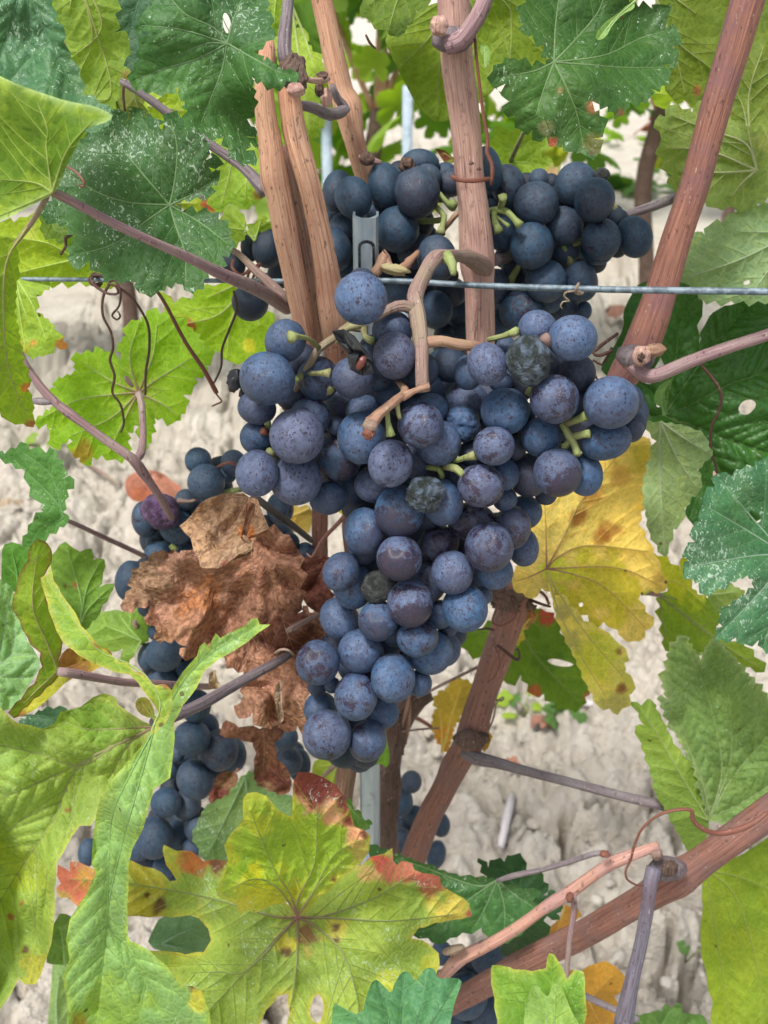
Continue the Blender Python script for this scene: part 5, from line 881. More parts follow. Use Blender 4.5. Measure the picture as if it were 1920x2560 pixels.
leaf('yellow leaf glimpsed between the canes right of the grapes', '4', [(700,470),(760,440),(860,470),(900,560),(870,680),(830,760),(700,720),(720,560)], (760,760), [[(780,500)],[(850,560)]], .47, (.42,.44,.05), side=-1, trans=.45, ts=40, tint=[(860,500,60,(.45,.38,.12),.7)])
leaf('bright yellow bit of leaf behind the left part of the bunch', 'G', [(1395,440),(1430,395),(1440,440),(1425,480),(1400,465)], (1440,400), [[(1405,460)]], .50, (.65,.62,.05), ts=0, trans=.5)
leaf('dull amber leaf behind the black stem above the dead leaf', 'G', [(1080,440),(1230,430),(1245,520),(1190,580),(1110,540)], (1230,440), [[(1100,500)]], .56, (.36,.27,.07), side=-1, trans=.4, ts=30)
# --- left middle
leaf('bright back lit leaf with five lobes left of the bunch, hanging on a mauve stalk', '3', [(212,575),(245,575),(240,540),(305,515),(338,500),(312,432),(350,425),(402,420),(428,396),(445,415),(468,410),(520,452),(505,400),(545,345),(545,300),(590,278),(612,290),(648,232),(690,250),(760,262),(840,330),(880,388),(905,395),(918,440),(885,470),(898,500),(840,525),(838,562),(790,600),(805,652),(765,712),(700,700),(668,700),(655,770),(632,835),(610,800),(600,735),(580,732),(552,765),(552,850),(500,878),(440,860),(400,870),(370,905),(345,870),(315,862),(315,800),(300,790),(235,832),(215,790),(240,742),(200,725),(148,722),(185,690),(240,650),(255,610)],
  (598,592), [[(480,600),(330,625),(170,705)],[(480,540),(340,450)],[(560,440),(600,290)],[(700,520),(860,420)],[(660,430),(680,280)],[(480,700),(300,780)],[(540,700),(470,850)],[(700,640),(770,690)]], .455, (.20,.35,.03), side=-1, trans=.52, gloss=.3, ts=26, hf=.42, vcol=(.38,.50,.16), holes=[[(530,515),(555,520),(580,560),(572,572),(545,550)]], tint=[(350,850,46,(.35,.2,.04),.7)], wav=.004, jcol=(.3,.2,.15), petiole=('3',[(598,592,.452,15),(612,640,.448,15),(618,780,.435,15),(610,850,.418,18),(585,880,.405,20)],M_PUR))
leaf('yellow green leaf with small red spots behind the wire left of the canes', '3', [(690,150),(750,205),(830,185),(850,140),(920,130),(1000,125),(1100,200),(1190,260),(1160,310),(1145,420),(1060,455),(990,455),(955,420),(930,410),(860,390),(810,340),(750,315),(730,260)], (1080,100), [[(950,250),(760,300)],[(1000,280),(980,440)],[(1120,300)],[(900,180)]], .56, (.22,.34,.03), side=-1, trans=.5, gloss=.3, ts=34, hf=.2, vcol=(.4,.45,.16), tint=[(800,312,40,RED),(755,300,30,RED),(850,380,18,RED),(1080,385,26,(.5,.45,.05),.8),(755,170,26,RED)])
leaf('yellowing leaf with a brown tip at the left edge under the wire', '3', [(70,100),(150,112),(222,122),(158,175),(150,240),(215,285),(272,368),(290,402),(240,388),(205,425),(130,436),(95,380),(70,250),(40,180)], (60,80), [[(130,300)],[(200,360)],[(110,400)]], .44, (.25,.36,.06), side=-1, trans=.48, ts=28, tint=[(280,395,40,(.5,.2,.06)),(145,378,20,(.5,.25,.05)),(100,400,36,(.35,.3,.05),.6)])
leaf('small green sprayed leaf at the left edge above the thin petiole', '3', [(-20,850),(20,855),(115,810),(130,835),(200,850),(215,825),(245,875),(270,900),(268,965),(322,965),(290,1010),(272,1106),(300,1140),(215,1200),(170,1240),(95,1250),(140,1150),(185,1106),(180,1070),(130,1000),(110,920),(50,895),(10,885)], (275,1130), [[(220,950),(100,850)],[(230,1050),(60,880)],[(200,1180)]], .40, (.075,.185,.05), res=.6, gloss=.4, trans=.3, ts=36, petiole=('5',[(270,28,.40,9),(340,58,.41,10),(450,110,.43,11),(560,160,.445,11),(625,192,.452,11)],M_PUR))
leaf('green serrated leaf standing upright left of the dark bunch', '5', [(215,195),(240,170),(282,128),(310,150),(345,172),(395,158),(402,208),(452,205),(446,262),(428,325),(492,308),(478,350),(445,400),(432,440),(400,470),(370,510),(330,480),(290,400),(230,290)], (345,500), [[(380,420),(470,330)],[(350,380),(290,150)],[(375,330),(430,220)],[(280,380)]], .40, (.12,.22,.045), gloss=.35, trans=.4, side=-1, ts=46, hf=.14, tint=[(325,320,18,BRN),(280,318,10,DB)])
leaf('light green leaf low behind the folded yellow strip', '5', [(370,500),(395,455),(440,432),(530,430),(605,405),(645,440),(640,560),(600,575),(560,640),(545,700),(530,590),(480,605),(400,570)], (610,560), [[(450,490)],[(520,450)],[(580,620)]], .46, (.19,.31,.07), side=-1, trans=.45, ts=50, hf=.12, petiole=('5',[(580,470,.46,10),(600,530,.462,10),(625,580,.465,9)],M_PED))
leaf('brown and yellow withered leaf piece behind the folded strip', '5', [(260,620),(300,580),(380,600),(440,580),(480,600),(490,640),(430,670),(380,700),(300,720),(220,800),(130,870),(60,890),(100,820),(240,690)], (260,690), [[(400,640)]], .385, (.25,.12,.03), tint=[(200,790,120,(.38,.38,.04)),(420,650,60,(.4,.35,.04),.8)], ts=0, smooth_edge=1, trans=.35)
leaf('pale bluish green leaf at the left edge', '5', [(-60,280),(40,300),(70,380),(85,450),(110,545),(150,600),(182,660),(130,740),(95,800),(45,862),(-60,850)], (-60,700), [[(60,715),(140,712)],[(50,600),(60,420)],[(40,800)]], .355, (.19,.34,.16), gloss=.6, trans=.3, ts=0, smooth_edge=1, side=1, bulge=.0016, vcol=(.36,.42,.30), res=.2, tilt=(.004,-.01))
leaf('yellow green folded leaf rising at the left edge with brown speckled margin', '5', [(70,335),(85,270),(120,215),(130,150),(165,118),(205,135),(225,175),(212,235),(178,290),(200,380),(240,480),(272,560),(252,640),(262,700),(200,760),(100,850),(60,892),(35,868),(90,810),(150,740),(182,670),(175,610),(120,545),(85,470),(52,400)], (250,690), [[(200,560),(140,400),(160,180)],[(170,760),(100,830)]], .345, (.20,.31,.04), side=-1, gloss=.4, trans=.4, ts=40, hf=.1, vcol=(.32,.25,.12), edgecol=((.22,.14,.05),5), wav=.006, tilt=(.01,0), petiole=('5',[(255,690,.345,20),(330,700,.35,21),(450,722,.36,18),(560,738,.37,17),(700,742,.385,16),(800,750,.40,14),(900,755,.42,14)],M_PUR))
leaf('upright dark green leaf behind the folded one at the left edge', '5', [(5,320),(8,200),(20,140),(50,130),(100,150),(150,165),(190,240),(180,330),(60,345)], (80,340), [[(50,170)],[(120,200)]], .375, (.075,.19,.03), side=-1, gloss=.4, trans=.42, ts=40, hf=.12)
leaf('curling green leaf with red tipped folds above the lower left leaf', '5', [(175,285),(200,270),(218,228),(228,290),(262,350),(292,390),(350,490),(420,578),(482,618),(520,650),(545,648),(580,690),(622,695),(640,730),(672,748),(712,742),(738,765),(742,845),(712,915),(682,940),(650,965),(660,925),(692,880),(670,840),(640,800),(600,742),(560,702),(470,680),(380,642),(320,600),(270,560),(228,468),(205,390)], (655,950), [[(690,820),(600,680),(430,600),(300,440),(200,290)]], .302, (.20,.32,.06), gloss=.6, trans=.35, side=1, ts=60, hf=.06, vcol=(.33,.42,.15), edgecol=((.36,.36,.08),6), wav=.003, tilt=(.004,-.012), ctrl=[(420,600,-.012),(640,700,-.012)], tint=[(608,682,18,RED),(712,748,12,RED),(420,578,12,RED)])
leaf('shrivelled yellow fold with brown veins in the crook of the petiole', '5', [(580,830),(600,800),(640,800),(665,850),(670,885),(640,890),(600,870)], (670,900), [[(610,820)],[(640,830)]], .312, (.26,.30,.05), tint=[(620,850,30,(.2,.14,.06),.7)], ts=0, smooth_edge=1)
leaf('big puckered yellow green leaf filling the lower left corner', '5', [(-60,800),(0,842),(40,885),(75,912),(180,938),(235,915),(262,862),(348,842),(400,800),(450,782),(500,800),(512,832),(560,868),(620,905),(670,925),(640,1000),(560,1106),(450,1230),(415,1320),(395,1355),(345,1355),(312,1400),(285,1450),(245,1520),(235,1620),(238,1700),(232,1790),(200,1930),(155,2040),(110,2042),(78,2018),(50,2080),(0,2150),(-60,2150)], (668,930), [[(500,1010),(345,1095),(150,1040),(-40,1000)],[(345,1095),(230,1330),(90,1540),(-40,1750)],[(290,1110),(140,1180),(-40,1260)],[(380,940),(270,900)],[(560,1000),(470,1150)]],
  .322, (.195,.295,.065), gloss=.45, trans=.30, ts=100, hf=.05, vcol=(.32,.30,.14), vw=5, jcol=(.2,.1,.1), bulge=.0015, sec=42, edgecol=((.30,.36,.10),7), wav=.010, tilt=(0,-.004), res=.15,
  tint=[(380,900,140,(.13,.25,.035),.7),(90,1560,120,(.24,.31,.035),.6),(160,1990,70,(.33,.30,.04),.7),(108,1890,14,DB),(45,1750,12,BRN),(95,1690,16,BRN),(290,1290,14,BRN)])
leaf('long light green folded leaf standing in front at the lower left', '5', [(740,770),(790,690),(850,622),(862,580),(885,562),(900,585),(932,522),(952,545),(985,525),(1062,488),(1085,462),(1112,458),(1122,486),(1168,486),(1150,500),(1118,520),(1060,568),(1010,600),(940,640),(880,690),(850,760),(820,800),(790,835),(770,880),(752,905),(755,980),(742,1100),(735,1150),(665,1196),(640,1290),(618,1370),(572,1455),(555,1530),(550,1700),(552,1826),(560,1850),(640,1890),(720,1960),(782,2045),(830,2048),(872,2072),(888,2120),(905,2160),(915,2260),(280,2260),(292,2180),(292,2120),(270,2010),(300,1935),(285,1848),(302,1760),(345,1690),(372,1650),(415,1560),(395,1520),(402,1400),(432,1240),(480,1160),(540,1090),(600,1025),(655,960),(700,880)],
  (665,938), [[(720,850),(800,720),(900,620),(1090,500)],[(570,1120),(490,1300),(470,1500),(460,1800),(420,2150)],[(470,1700),(560,1900),(680,2150)]], .288, (.195,.335,.115), gloss=.55, trans=.30, ts=130, hf=.03, vcol=(.21,.36,.12), vw=3.4, side=1, wav=.006, bulge=.0009, sec=60, edgecol=((.30,.42,.08),6), tilt=(.003,-.003), res=.35, ctrl=[(900,600,-.004),(600,1300,-.012),(460,1400,.006)],
  tint=[(835,2060,30,DB,.95),(850,2100,50,(.45,.42,.05),.8),(350,2200,30,(.3,.12,.04),.9),(500,2150,150,(.22,.33,.05),.6),(600,1500,30,(.3,.38,.08),.5)], petiole=('H',[(470,610,.312,30),(540,600,.318,32),(620,565,.325,34),(760,500,.338,35),(900,420,.352,33),(1050,335,.366,29),(1180,265,.378,27),(1260,215,.388,24)],M_GREY))
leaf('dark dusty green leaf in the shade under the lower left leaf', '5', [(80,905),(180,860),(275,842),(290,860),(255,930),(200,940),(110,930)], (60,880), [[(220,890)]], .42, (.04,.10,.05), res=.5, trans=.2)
leaf('dark green leaf lobe between the two lower left leaves', '7', [(200,840),(215,740),(240,660),(262,628),(305,640),(330,660),(300,760),(300,845),(250,850)], (280,860), [[(260,680)]], .40, (.08,.15,.03), trans=.35, ts=40, hf=.08)
leaf('pale out of focus leaf at the bottom left edge', '7', [(228,840),(290,840),(310,1160),(200,1160),(215,1000)], (250,1160), [[(255,900)]], .44, (.19,.29,.13), trans=.35, ts=0, side=-1)
# --- dead leaves
DL = 'dead brown leaves'
leaf('large crumpled reddish brown dead leaf left of the bunch', 'G', [(600,690),(540,680),(480,700),(420,695),(360,688),(318,698),(292,742),(250,780),(205,828),(208,900),(165,955),(150,1030),(235,1008),(310,990),(300,1040),(290,1108),(340,1120),(380,1160),(330,1190),(390,1200),(450,1195),(480,1225),(530,1240),(480,1280),(560,1300),(640,1270),(690,1290),(740,1300),(790,1360),(850,1380),(860,1440),(850,1520),(830,1560),(800,1620),(860,1650),(900,1610),(960,1700),(1020,1690),(1060,1640),(1100,1730),(1160,1690),(1230,1730),(1225,1640),(1210,1540),(1230,1440),(1270,1330),(1330,1280),(1390,1220),(1340,1140),(1290,1090),(1230,1040),(1190,1000),(1190,1035),(1160,1045),(1185,990),(1175,900),(1178,700),(1150,655),(1080,590),(990,555),(900,600),(800,700)],
  (960,700), [[(900,900),(860,1200),(1000,1600)],[(760,830),(480,980),(200,1000)],[(1050,800),(1100,1000)],[(820,780),(560,800),(330,730)],[(1080,1100),(1200,1400)]], .392, (.40,.215,.145), dead=True, crumple=.0065, trans=.14, gloss=.35, ts=44, hf=.34, vcol=(.30,.17,.11), vw=3, step=6.5, group=DL, name='dead_leaf', wav=.006,
  tint=[(300,850,170,(.30,.19,.125),.85),(420,1180,130,(.38,.21,.12),.7),(600,960,110,(.46,.20,.09),.8),(1000,800,170,(.50,.26,.18),.8),(1100,1150,130,(.15,.06,.045),.85),(950,1560,160,(.34,.18,.115),.7),(1180,1200,110,(.16,.07,.05),.7)])
leaf('curled tan tip folded over the top of the large dead leaf', 'G', [(480,540),(515,515),(548,480),(600,410),(650,380),(710,362),(780,355),(850,352),(878,372),(930,385),(950,440),(975,500),(998,555),(945,580),(905,640),(900,675),(860,705),(825,702),(780,740),(735,770),(700,786),(650,785),(612,782),(598,770),(590,720),(562,680),(545,610),(515,585)], (870,380), [[(860,480),(860,540)],[(760,380),(620,460)],[(800,500),(720,620),(690,740)]], .365, (.38,.245,.155), dead=True, crumple=.0035, trans=.14, gloss=.3, ts=70, hf=.05, vcol=(.22,.13,.09), vw=3, step=6.5, group=DL, name='dead_leaf', ctrl=[(860,540,.012),(900,640,-.01),(700,780,-.008)],
  tint=[(870,590,46,(.42,.14,.04),.95),(900,440,50,(.34,.15,.08),.8),(740,765,24,(.25,.05,.03),.8),(680,560,60,(.19,.12,.09),.5)])
def roll(t, a, b, c, Y, w, col, parent):   # a rolled dry edge: open curled strip
    q = T(t, [a, b, c]); p = catmull(np.c_[P(q[:, 0], q[:, 1], Y)], .002); k = TK(t)*mpp(q[0, 1], Y); V, F, C = [], [], []
    tn = np.gradient(p, axis=0); tn /= np.linalg.norm(tn, axis=1)[:, None]; m = 12
    for i, pt in enumerate(p):
        n0 = np.cross(tn[i], (0, 1, 0)); n0 /= np.linalg.norm(n0)+1e-9; b0 = np.cross(n0, tn[i]); ww = w*k*(.55+.45*math.sin(math.pi*(i+.5)/len(p)))*(1+.15*math.sin(i*1.3))
        for j in range(m):
            an = -1.2+4.6*j/(m-1); rr = ww*(1-.35*j/(m-1)); V.append(pt+n0*math.cos(an)*rr+b0*math.sin(an)*rr)
            C.append((*np.array(col)*(.85+.3*((j*7+i*3) % 5)/5), 1))
    F = [(i*m+j, i*m+j+1, (i+1)*m+j+1, (i+1)*m+j) for i in range(len(p)-1) for j in range(m-1)]
    o = mesh_obj('rolled_edge', V, F, DEAD, parent, attrs={'Col': ('FLOAT_COLOR', C), 'vd': ('FLOAT', [1]*len(V))}); o.color = (0, .3, .12, 1)
tip = [q for q in bpy.data.objects if q.get('label', '').startswith('curled tan tip')][0]
roll('G', (905, 415), (880, 480), (850, 600), .352, 26, (.36, .20, .13), tip); roll('G', (840, 600), (880, 640), (895, 690), .350, 24, (.36, .22, .14), tip); roll('G', (890, 690), (800, 720), (720, 770), .352, 20, (.36, .23, .15), tip)
leaf('dark red brown dead leaf behind, between the large dead leaf and the bunch', 'G', [(1175,735),(1240,722),(1345,720),(1330,790),(1300,850),(1340,900),(1378,940),(1345,985),(1290,1045),(1240,1020),(1215,1000),(1190,940),(1180,850)], (1330,740), [[(1250,900)]], .425, (.20,.075,.055), dead=True, crumple=.006, ts=50, hf=.12, trans=.1, group=DL, name='dead_leaf', step=7)
leaf('shaded chocolate brown part of a dead leaf beside the bunch', 'H', [(1000,20),(1180,0),(1380,60),(1400,130),(1330,190),(1290,300),(1290,380),(1330,430),(1325,510),(1270,560),(1260,600),(1230,560),(1200,430),(1150,300),(1040,160)], (1370,100), [[(1250,300)]], .43, (.13,.06,.04), dead=True, crumple=.006, ts=50, hf=.14, trans=.12, group=DL, name='dead_leaf', step=7, tint=[(1280,450,70,(.2,.1,.03),.7)])
leaf('ragged lower scrap of dead leaf hanging above the grapes', 'H', [(850,680),(890,600),(960,640),(1080,650),(1230,640),(1210,700),(1165,730),(1180,820),(1250,900),(1255,1010),(1190,1035),(1110,1020),(1055,1000),(1050,880),(1062,790),(1040,730),(960,705)], (1100,640), [[(1100,900)]], .44, (.24,.11,.07), dead=True, crumple=.005, ts=50, hf=.12, trans=.12, group=DL, name='dead_leaf', step=7, tint=[(1150,930,90,(.16,.05,.04),.8),(1120,1000,50,(.32,.2,.12),.7)])
leaf('reddish brown dried leaf end among the lower left grapes', 'H', [(830,920),(880,893),(950,900),(960,950),(920,1010),(880,1090),(810,1110),(778,1040),(820,980)], (960,880), [[(850,1000)]], .445, (.24,.10,.07), dead=True, crumple=.004, ts=0, smooth_edge=1, trans=.12, group=DL, name='dead_leaf', step=7, tint=[(900,930,50,(.3,.19,.1),.7),(830,1060,50,(.2,.06,.05),.8)])
leaf('pale narrow dry leaf shred beside the lower petiole', 'H', [(790,330),(820,310),(845,385),(850,425),(815,420),(785,425)], (820,310), [[(820,400)]], .375, (.42,.30,.19), dead=True, crumple=.002, ts=0, trans=.2, group=DL, name='dead_leaf')
leaf('long pale curled dry strip down the edge of the dead leaf', 'H', [(1175,400),(1200,370),(1215,380),(1200,440),(1215,520),(1220,600),(1200,620),(1185,560),(1165,470)], (1200,370), [[(1200,600)]], .372, (.38,.27,.19), dead=True, crumple=.002, ts=0, trans=.15, group=DL, name='dead_leaf')
cane('small split dry twig end poking out between the dead leaf and the bunch', 'E', [(40, 870, .38, 14), (90, 845, .382, 22), (150, 810, .386, 16), (230, 775, .39, 12)], M_PED, rough=.25)
leaf('hazy red leaf fallen on the soil left of the dark grapes', 'G', [(160,290),(200,240),(290,215),(380,230),(450,290),(500,320),(480,380),(400,370),(330,400),(230,405),(180,370)], (330,240), [[(330,380)]], 1.15, (.50,.22,.15), ts=0, smooth_edge=1, dead=True, crumple=.02, trans=.2, group=DL, name='dead_leaf', tilt=(0,-.09), wav=.01, tint=[(250,380,60,(.5,.16,.08))])
# --- bottom
leaf('grey green leaf behind the red tipped leaf, below the dead leaf scraps', '7', [(832,300),(850,250),(882,180),(920,150),(985,120),(1030,60),(1080,10),(1110,80),(1200,120),(1260,120),(1280,220),(1100,320),(1000,420),(920,400),(878,395),(860,350)], (1060,40), [[(960,250),(900,370)],[(1080,200)]], .415, (.13,.22,.10), side=-1, gloss=.3, trans=.3, ts=24, hf=.2, res=.2)
leaf('big yellow green leaf with purple veins in the bottom centre, one tip burnt orange', '7', [(1285,640),(1300,560),(1420,500),(1560,420),(1600,385),(1659,370),(1695,345),(1700,405),(1715,420),(1735,400),(1780,412),(1790,440),(1830,455),(1900,470),(1905,505),(1960,540),(2025,585),(2038,640),(1960,655),(1880,668),(1810,690),(1778,735),(1850,758),(1895,800),(1900,850),(1885,890),(1860,920),(1760,950),(1690,975),(1620,960),(1570,1060),(1520,1180),(1400,1180),(1385,1160),(1240,1180),(1250,1060),(1245,975),(1200,985),(1150,1045),(1110,1120),(1080,1200),(880,1200),(860,1000),(760,930),(640,790),(700,790),(800,806),(880,795),(912,745),(900,695),(860,650),(820,636),(700,640),(600,640),(540,640),(400,600),(338,600),(292,560),(255,560),(242,520),(262,500),(245,462),(250,418),(285,435),(300,445),(302,405),(330,402),(370,420),(415,440),(480,400),(520,395),(572,402),(620,425),(700,452),(735,490),(762,485),(742,450),(718,420),(705,330),(760,357),(832,362),(878,402),(925,395),(985,400),(1000,520),(1150,545),(1262,600)],
  (1285,645), [[(1180,640),(900,560),(560,500),(300,480)],[(1190,740),(1070,870),(900,1050)],[(1285,780),(1270,950),(1240,1100)],[(1370,690),(1480,800),(1540,980),(1550,1100)],[(1400,640),(1620,560),(1780,460)],[(1460,650),(1700,660),(1980,630)],[(1070,870),(940,880),(820,885)]],
  .338, (.215,.30,.065), gloss=.4, trans=.32, ts=70, hf=.07, side=-1, vcol=(.20,.24,.10), vw=4.6, jcol=(.2,.08,.1), bulge=.0012, sec=44, wav=.007, res=.35, tilt=(-.002,-.010), edgecol=((.36,.34,.06),6),
  tint=[(330,490,130,(.43,.12,.08),.95),(400,480,60,(.45,.25,.05),.8),(640,520,150,(.36,.30,.04),.75),(700,580,36,DB,.9),(635,545,14,DB),(850,400,60,(.45,.14,.05),.9),(940,410,44,(.14,.05,.03),.95),(1600,450,50,(.60,.38,.20),.8),(1640,395,48,(.42,.05,.06),.97),(1725,430,66,(.42,.12,.10),.9),(1880,480,60,(.44,.10,.085),.9),(1960,600,80,(.50,.40,.08),.85),(2030,630,24,(.25,.04,.05)),(1240,760,46,(.50,.45,.06),.9),(1240,800,26,DB,.9),(1330,720,50,(.20,.11,.05),.9),(1330,800,30,(.35,.3,.08),.8),(1440,690,60,(.42,.36,.08),.7),(1450,690,16,DB),(1450,745,14,DB),(1880,860,60,(.34,.34,.04),.7),(1680,940,60,(.36,.38,.04),.7)], holes=[[(1355,990),(1375,975),(1395,1000),(1398,1050),(1385,1100),(1350,1100),(1335,1050)]],
  ctrl=[(300,480,.03),(700,420,.02),(2000,620,.012)])
leaf('folded up lobe of the bottom centre leaf with a dark red burnt tip', '7', [(1285,640),(1245,580),(1180,590),(1105,625),(1060,615),(1035,636),(1022,590),(985,572),(940,555),(938,535),(955,480),(985,400),(968,335),(995,285),(1030,250),(1052,220),(1052,130),(1070,108),(1105,104),(1150,120),(1180,155),(1210,190),(1262,212),(1264,130),(1268,60),(1290,16),(1345,20),(1400,42),(1450,72),(1490,130),(1510,180),(1530,250),(1575,270),(1602,295),(1595,360),(1560,410),(1480,465),(1380,560),(1310,630)],
  (1285,640), [[(1250,540),(1180,430),(1080,180)],[(1290,560),(1360,400),(1370,150)],[(1340,560),(1440,380),(1560,310)],[(1200,520),(1100,480),(960,540)],[(1380,500),(1500,380)]], .318, (.23,.35,.04), gloss=.5, trans=.34, ts=90, hf=.05, side=-1, vcol=(.26,.32,.09), vw=3.2, jcol=(.2,.08,.08), bulge=.0016, sec=36, wav=.005, res=.25, tilt=(0,.004), edgecol=((.42,.42,.05),10), ctrl=[(1100,250,-.008),(1020,580,-.014),(1400,60,.006),(1580,320,.004)],
  tint=[(1340,130,62,(.66,.30,.22),.8),(1430,170,70,(.66,.30,.22),.8),(1540,290,60,(.66,.28,.20),.85),(1340,40,90,(.17,.035,.03),.97),(1430,75,85,(.17,.035,.03),.97),(1490,160,50,(.18,.04,.03),.97),(1525,225,34,(.18,.04,.03),.95),(1585,285,34,(.14,.035,.035)),(1540,350,60,(.48,.36,.12),.7),(1150,540,110,(.48,.46,.03),.85),(1030,590,60,(.5,.46,.04),.85),(1130,260,60,(.42,.45,.04),.7),(1000,380,40,(.42,.42,.04),.7),(1440,480,16,DRD)])
leaf('dark glossy leaf with pale veins between the bottom centre leaf and the thin shoot', '8', [(-60,330),(40,370),(130,400),(235,440),(330,468),(482,480),(520,505),(600,522),(680,535),(655,560),(640,580),(682,612),(640,640),(600,655),(615,690),(560,735),(512,756),(500,735),(442,722),(420,690),(340,712),(285,735),(240,762),(190,735),(120,720),(-60,700)], (490,486), [[(380,560),(230,680),(130,710)],[(400,510),(200,440),(60,390)],[(520,600),(520,740)],[(580,560),(660,610)],[(430,620),(380,700)]], .385, (.045,.125,.04), gloss=.7, trans=.22, ts=34, hf=.2, res=.45, vcol=(.26,.38,.20), vw=3.4, petiole=('8',[(955,368,.366,13),(900,372,.368,13),(800,405,.372,12),(680,440,.377,12),(560,465,.382,13),(490,487,.384,10)],M_GREY))
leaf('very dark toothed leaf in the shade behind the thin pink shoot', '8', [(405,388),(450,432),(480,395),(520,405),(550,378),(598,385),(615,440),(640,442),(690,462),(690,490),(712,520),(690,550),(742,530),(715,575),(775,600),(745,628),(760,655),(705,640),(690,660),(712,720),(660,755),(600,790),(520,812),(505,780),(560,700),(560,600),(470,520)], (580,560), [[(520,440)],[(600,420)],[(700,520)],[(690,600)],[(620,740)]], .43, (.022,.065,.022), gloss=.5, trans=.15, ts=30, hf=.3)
leaf('amber leaf piece glimpsed behind the thin purple shoot', '8', [(780,590),(840,610),(855,640),(800,680),(740,720),(700,740),(715,690),(760,650)], (780,600), [[(750,700)]], .47, (.50,.27,.06), side=-1, trans=.4, ts=0)
leaf('orange autumn leaf low at the bottom behind the red cane', '8', [(700,880),(850,878),(900,850),(960,835),(1010,868),(1046,908),(1040,950),(995,985),(1020,1060),(990,1120),(900,1160),(860,1160),(780,1000)], (880,1000), [[(980,900)],[(930,1100)]], .45, (.48,.27,.05), side=-1, trans=.4, ts=50, hf=.06, vw=2)
leaf('teal green leaf pushing up from the bottom edge under the yellow green one', '7', [(1425,1170),(1432,1100),(1440,1010),(1470,1030),(1560,1075),(1590,960),(1612,918),(1632,915),(1660,945),(1690,975),(1705,930),(1735,880),(1765,878),(1795,925),(1812,900),(1835,868),(1858,862),(1880,870),(1890,912),(1940,905),(1998,912),(1985,960),(1965,1010),(1945,1106),(1935,1180)], (1720,1250), [[(1680,1100),(1640,930)],[(1730,1100),(1750,890)],[(1800,1100),(1850,875)],[(1620,1150),(1450,1020)],[(1850,1120),(1980,920)]], .305, (.075,.20,.10), gloss=.5, trans=.25, ts=0, smooth_edge=1, vcol=(.16,.30,.16), vw=2.8, wav=.006, tilt=(0,-.012))
leaf('mid green leaf with a squared top at the bottom edge right of the teal one', '8', [(462,870),(468,852),(500,852),(560,870),(640,878),(700,868),(712,800),(735,805),(762,850),(790,912),(825,870),(862,880),(868,960),(865,1106),(862,1180),(500,1180),(478,1000)], (720,1250), [[(700,1050),(490,870)],[(720,1000),(730,820)],[(780,1050),(850,890)]], .312, (.12,.24,.04), gloss=.45, trans=.3, ts=60, hf=.06, vcol=(.25,.36,.10), vw=3, res=.25, wav=.006, tilt=(0,-.012), edgecol=((.26,.33,.07),6))
leaf('small pale green leaf in front at the bottom edge', '8', [(600,1180),(605,1060),(622,990),(640,932),(665,938),(692,980),(712,988),(725,945),(745,918),(768,940),(790,1000),(815,1060),(845,1106),(860,1180)], (720,1230), [[(700,1080),(650,950)],[(740,1080),(745,930)],[(780,1100)]], .292, (.19,.31,.09), gloss=.4, trans=.3, ts=0, smooth_edge=1, vcol=(.28,.40,.15), vw=2.8, tilt=(0,-.012))
leaf('flat green leaf at the bottom edge near the grey petiole', '8', [(960,1130),(1060,1100),(1060,1080),(1140,1060),(1200,1052),(1215,1020),(1240,1040),(1280,1012),(1285,1060),(1380,1070),(1400,1130),(1200,1180)], (1180,1180), [[(1100,1090)],[(1240,1040)],[(1340,1090)]], .40, (.10,.20,.06), gloss=.35, trans=.3, ts=30, hf=.15)
leaf('dull green rounded leaf seen through the gap left of the bottom centre leaf', '7', [(630,770),(665,690),(690,645),(760,632),(850,636),(900,680),(925,745),(890,810),(760,810)], (700,760), [[(850,690)],[(800,780)]], .40, (.10,.19,.10), gloss=.35, trans=.25, ts=0, smooth_edge=1, side=-1)
leaf('mossy green sprig of leaf between the red tip and the steel post', '7', [(1495,140),(1520,150),(1510,180),(1560,190),(1555,225),(1605,230),(1590,265),(1540,260),(1510,220)], (1500,160), [[(1580,240)]], .40, (.07,.14,.03), ts=14, hf=.5, trans=.3)
leaf('small bright leaf hanging from behind the lowest grapes beside the post', 'F', [(590,780),(605,740),(625,850),(635,930),(610,970),(585,940),(540,955),(500,950),(560,900)], (600,760), [[(600,950)]], .415, (.15,.28,.04), ts=0, smooth_edge=1, trans=.4)
leaf('yellow green leaf showing between the grapes and the cut orange cane', 'F', [(180,940),(250,900),(330,930),(320,1106),(300,1180),(230,1160),(190,1060)], (330,900), [[(220,1050)],[(280,1100)]], .52, (.24,.30,.06), side=-1, ts=0, smooth_edge=1, trans=.4, petiole=('F',[(350,920,.50,13),(290,980,.50,12),(240,1025,.51,11)],M_PED))
leaf('bright green snippet of leaf between the dead leaf and the bunch', 'E', [(150,860),(200,858),(240,870),(225,915),(185,925),(165,890)], (150,860), [[(220,890)]], .47, (.20,.33,.06), ts=0, trans=.4)
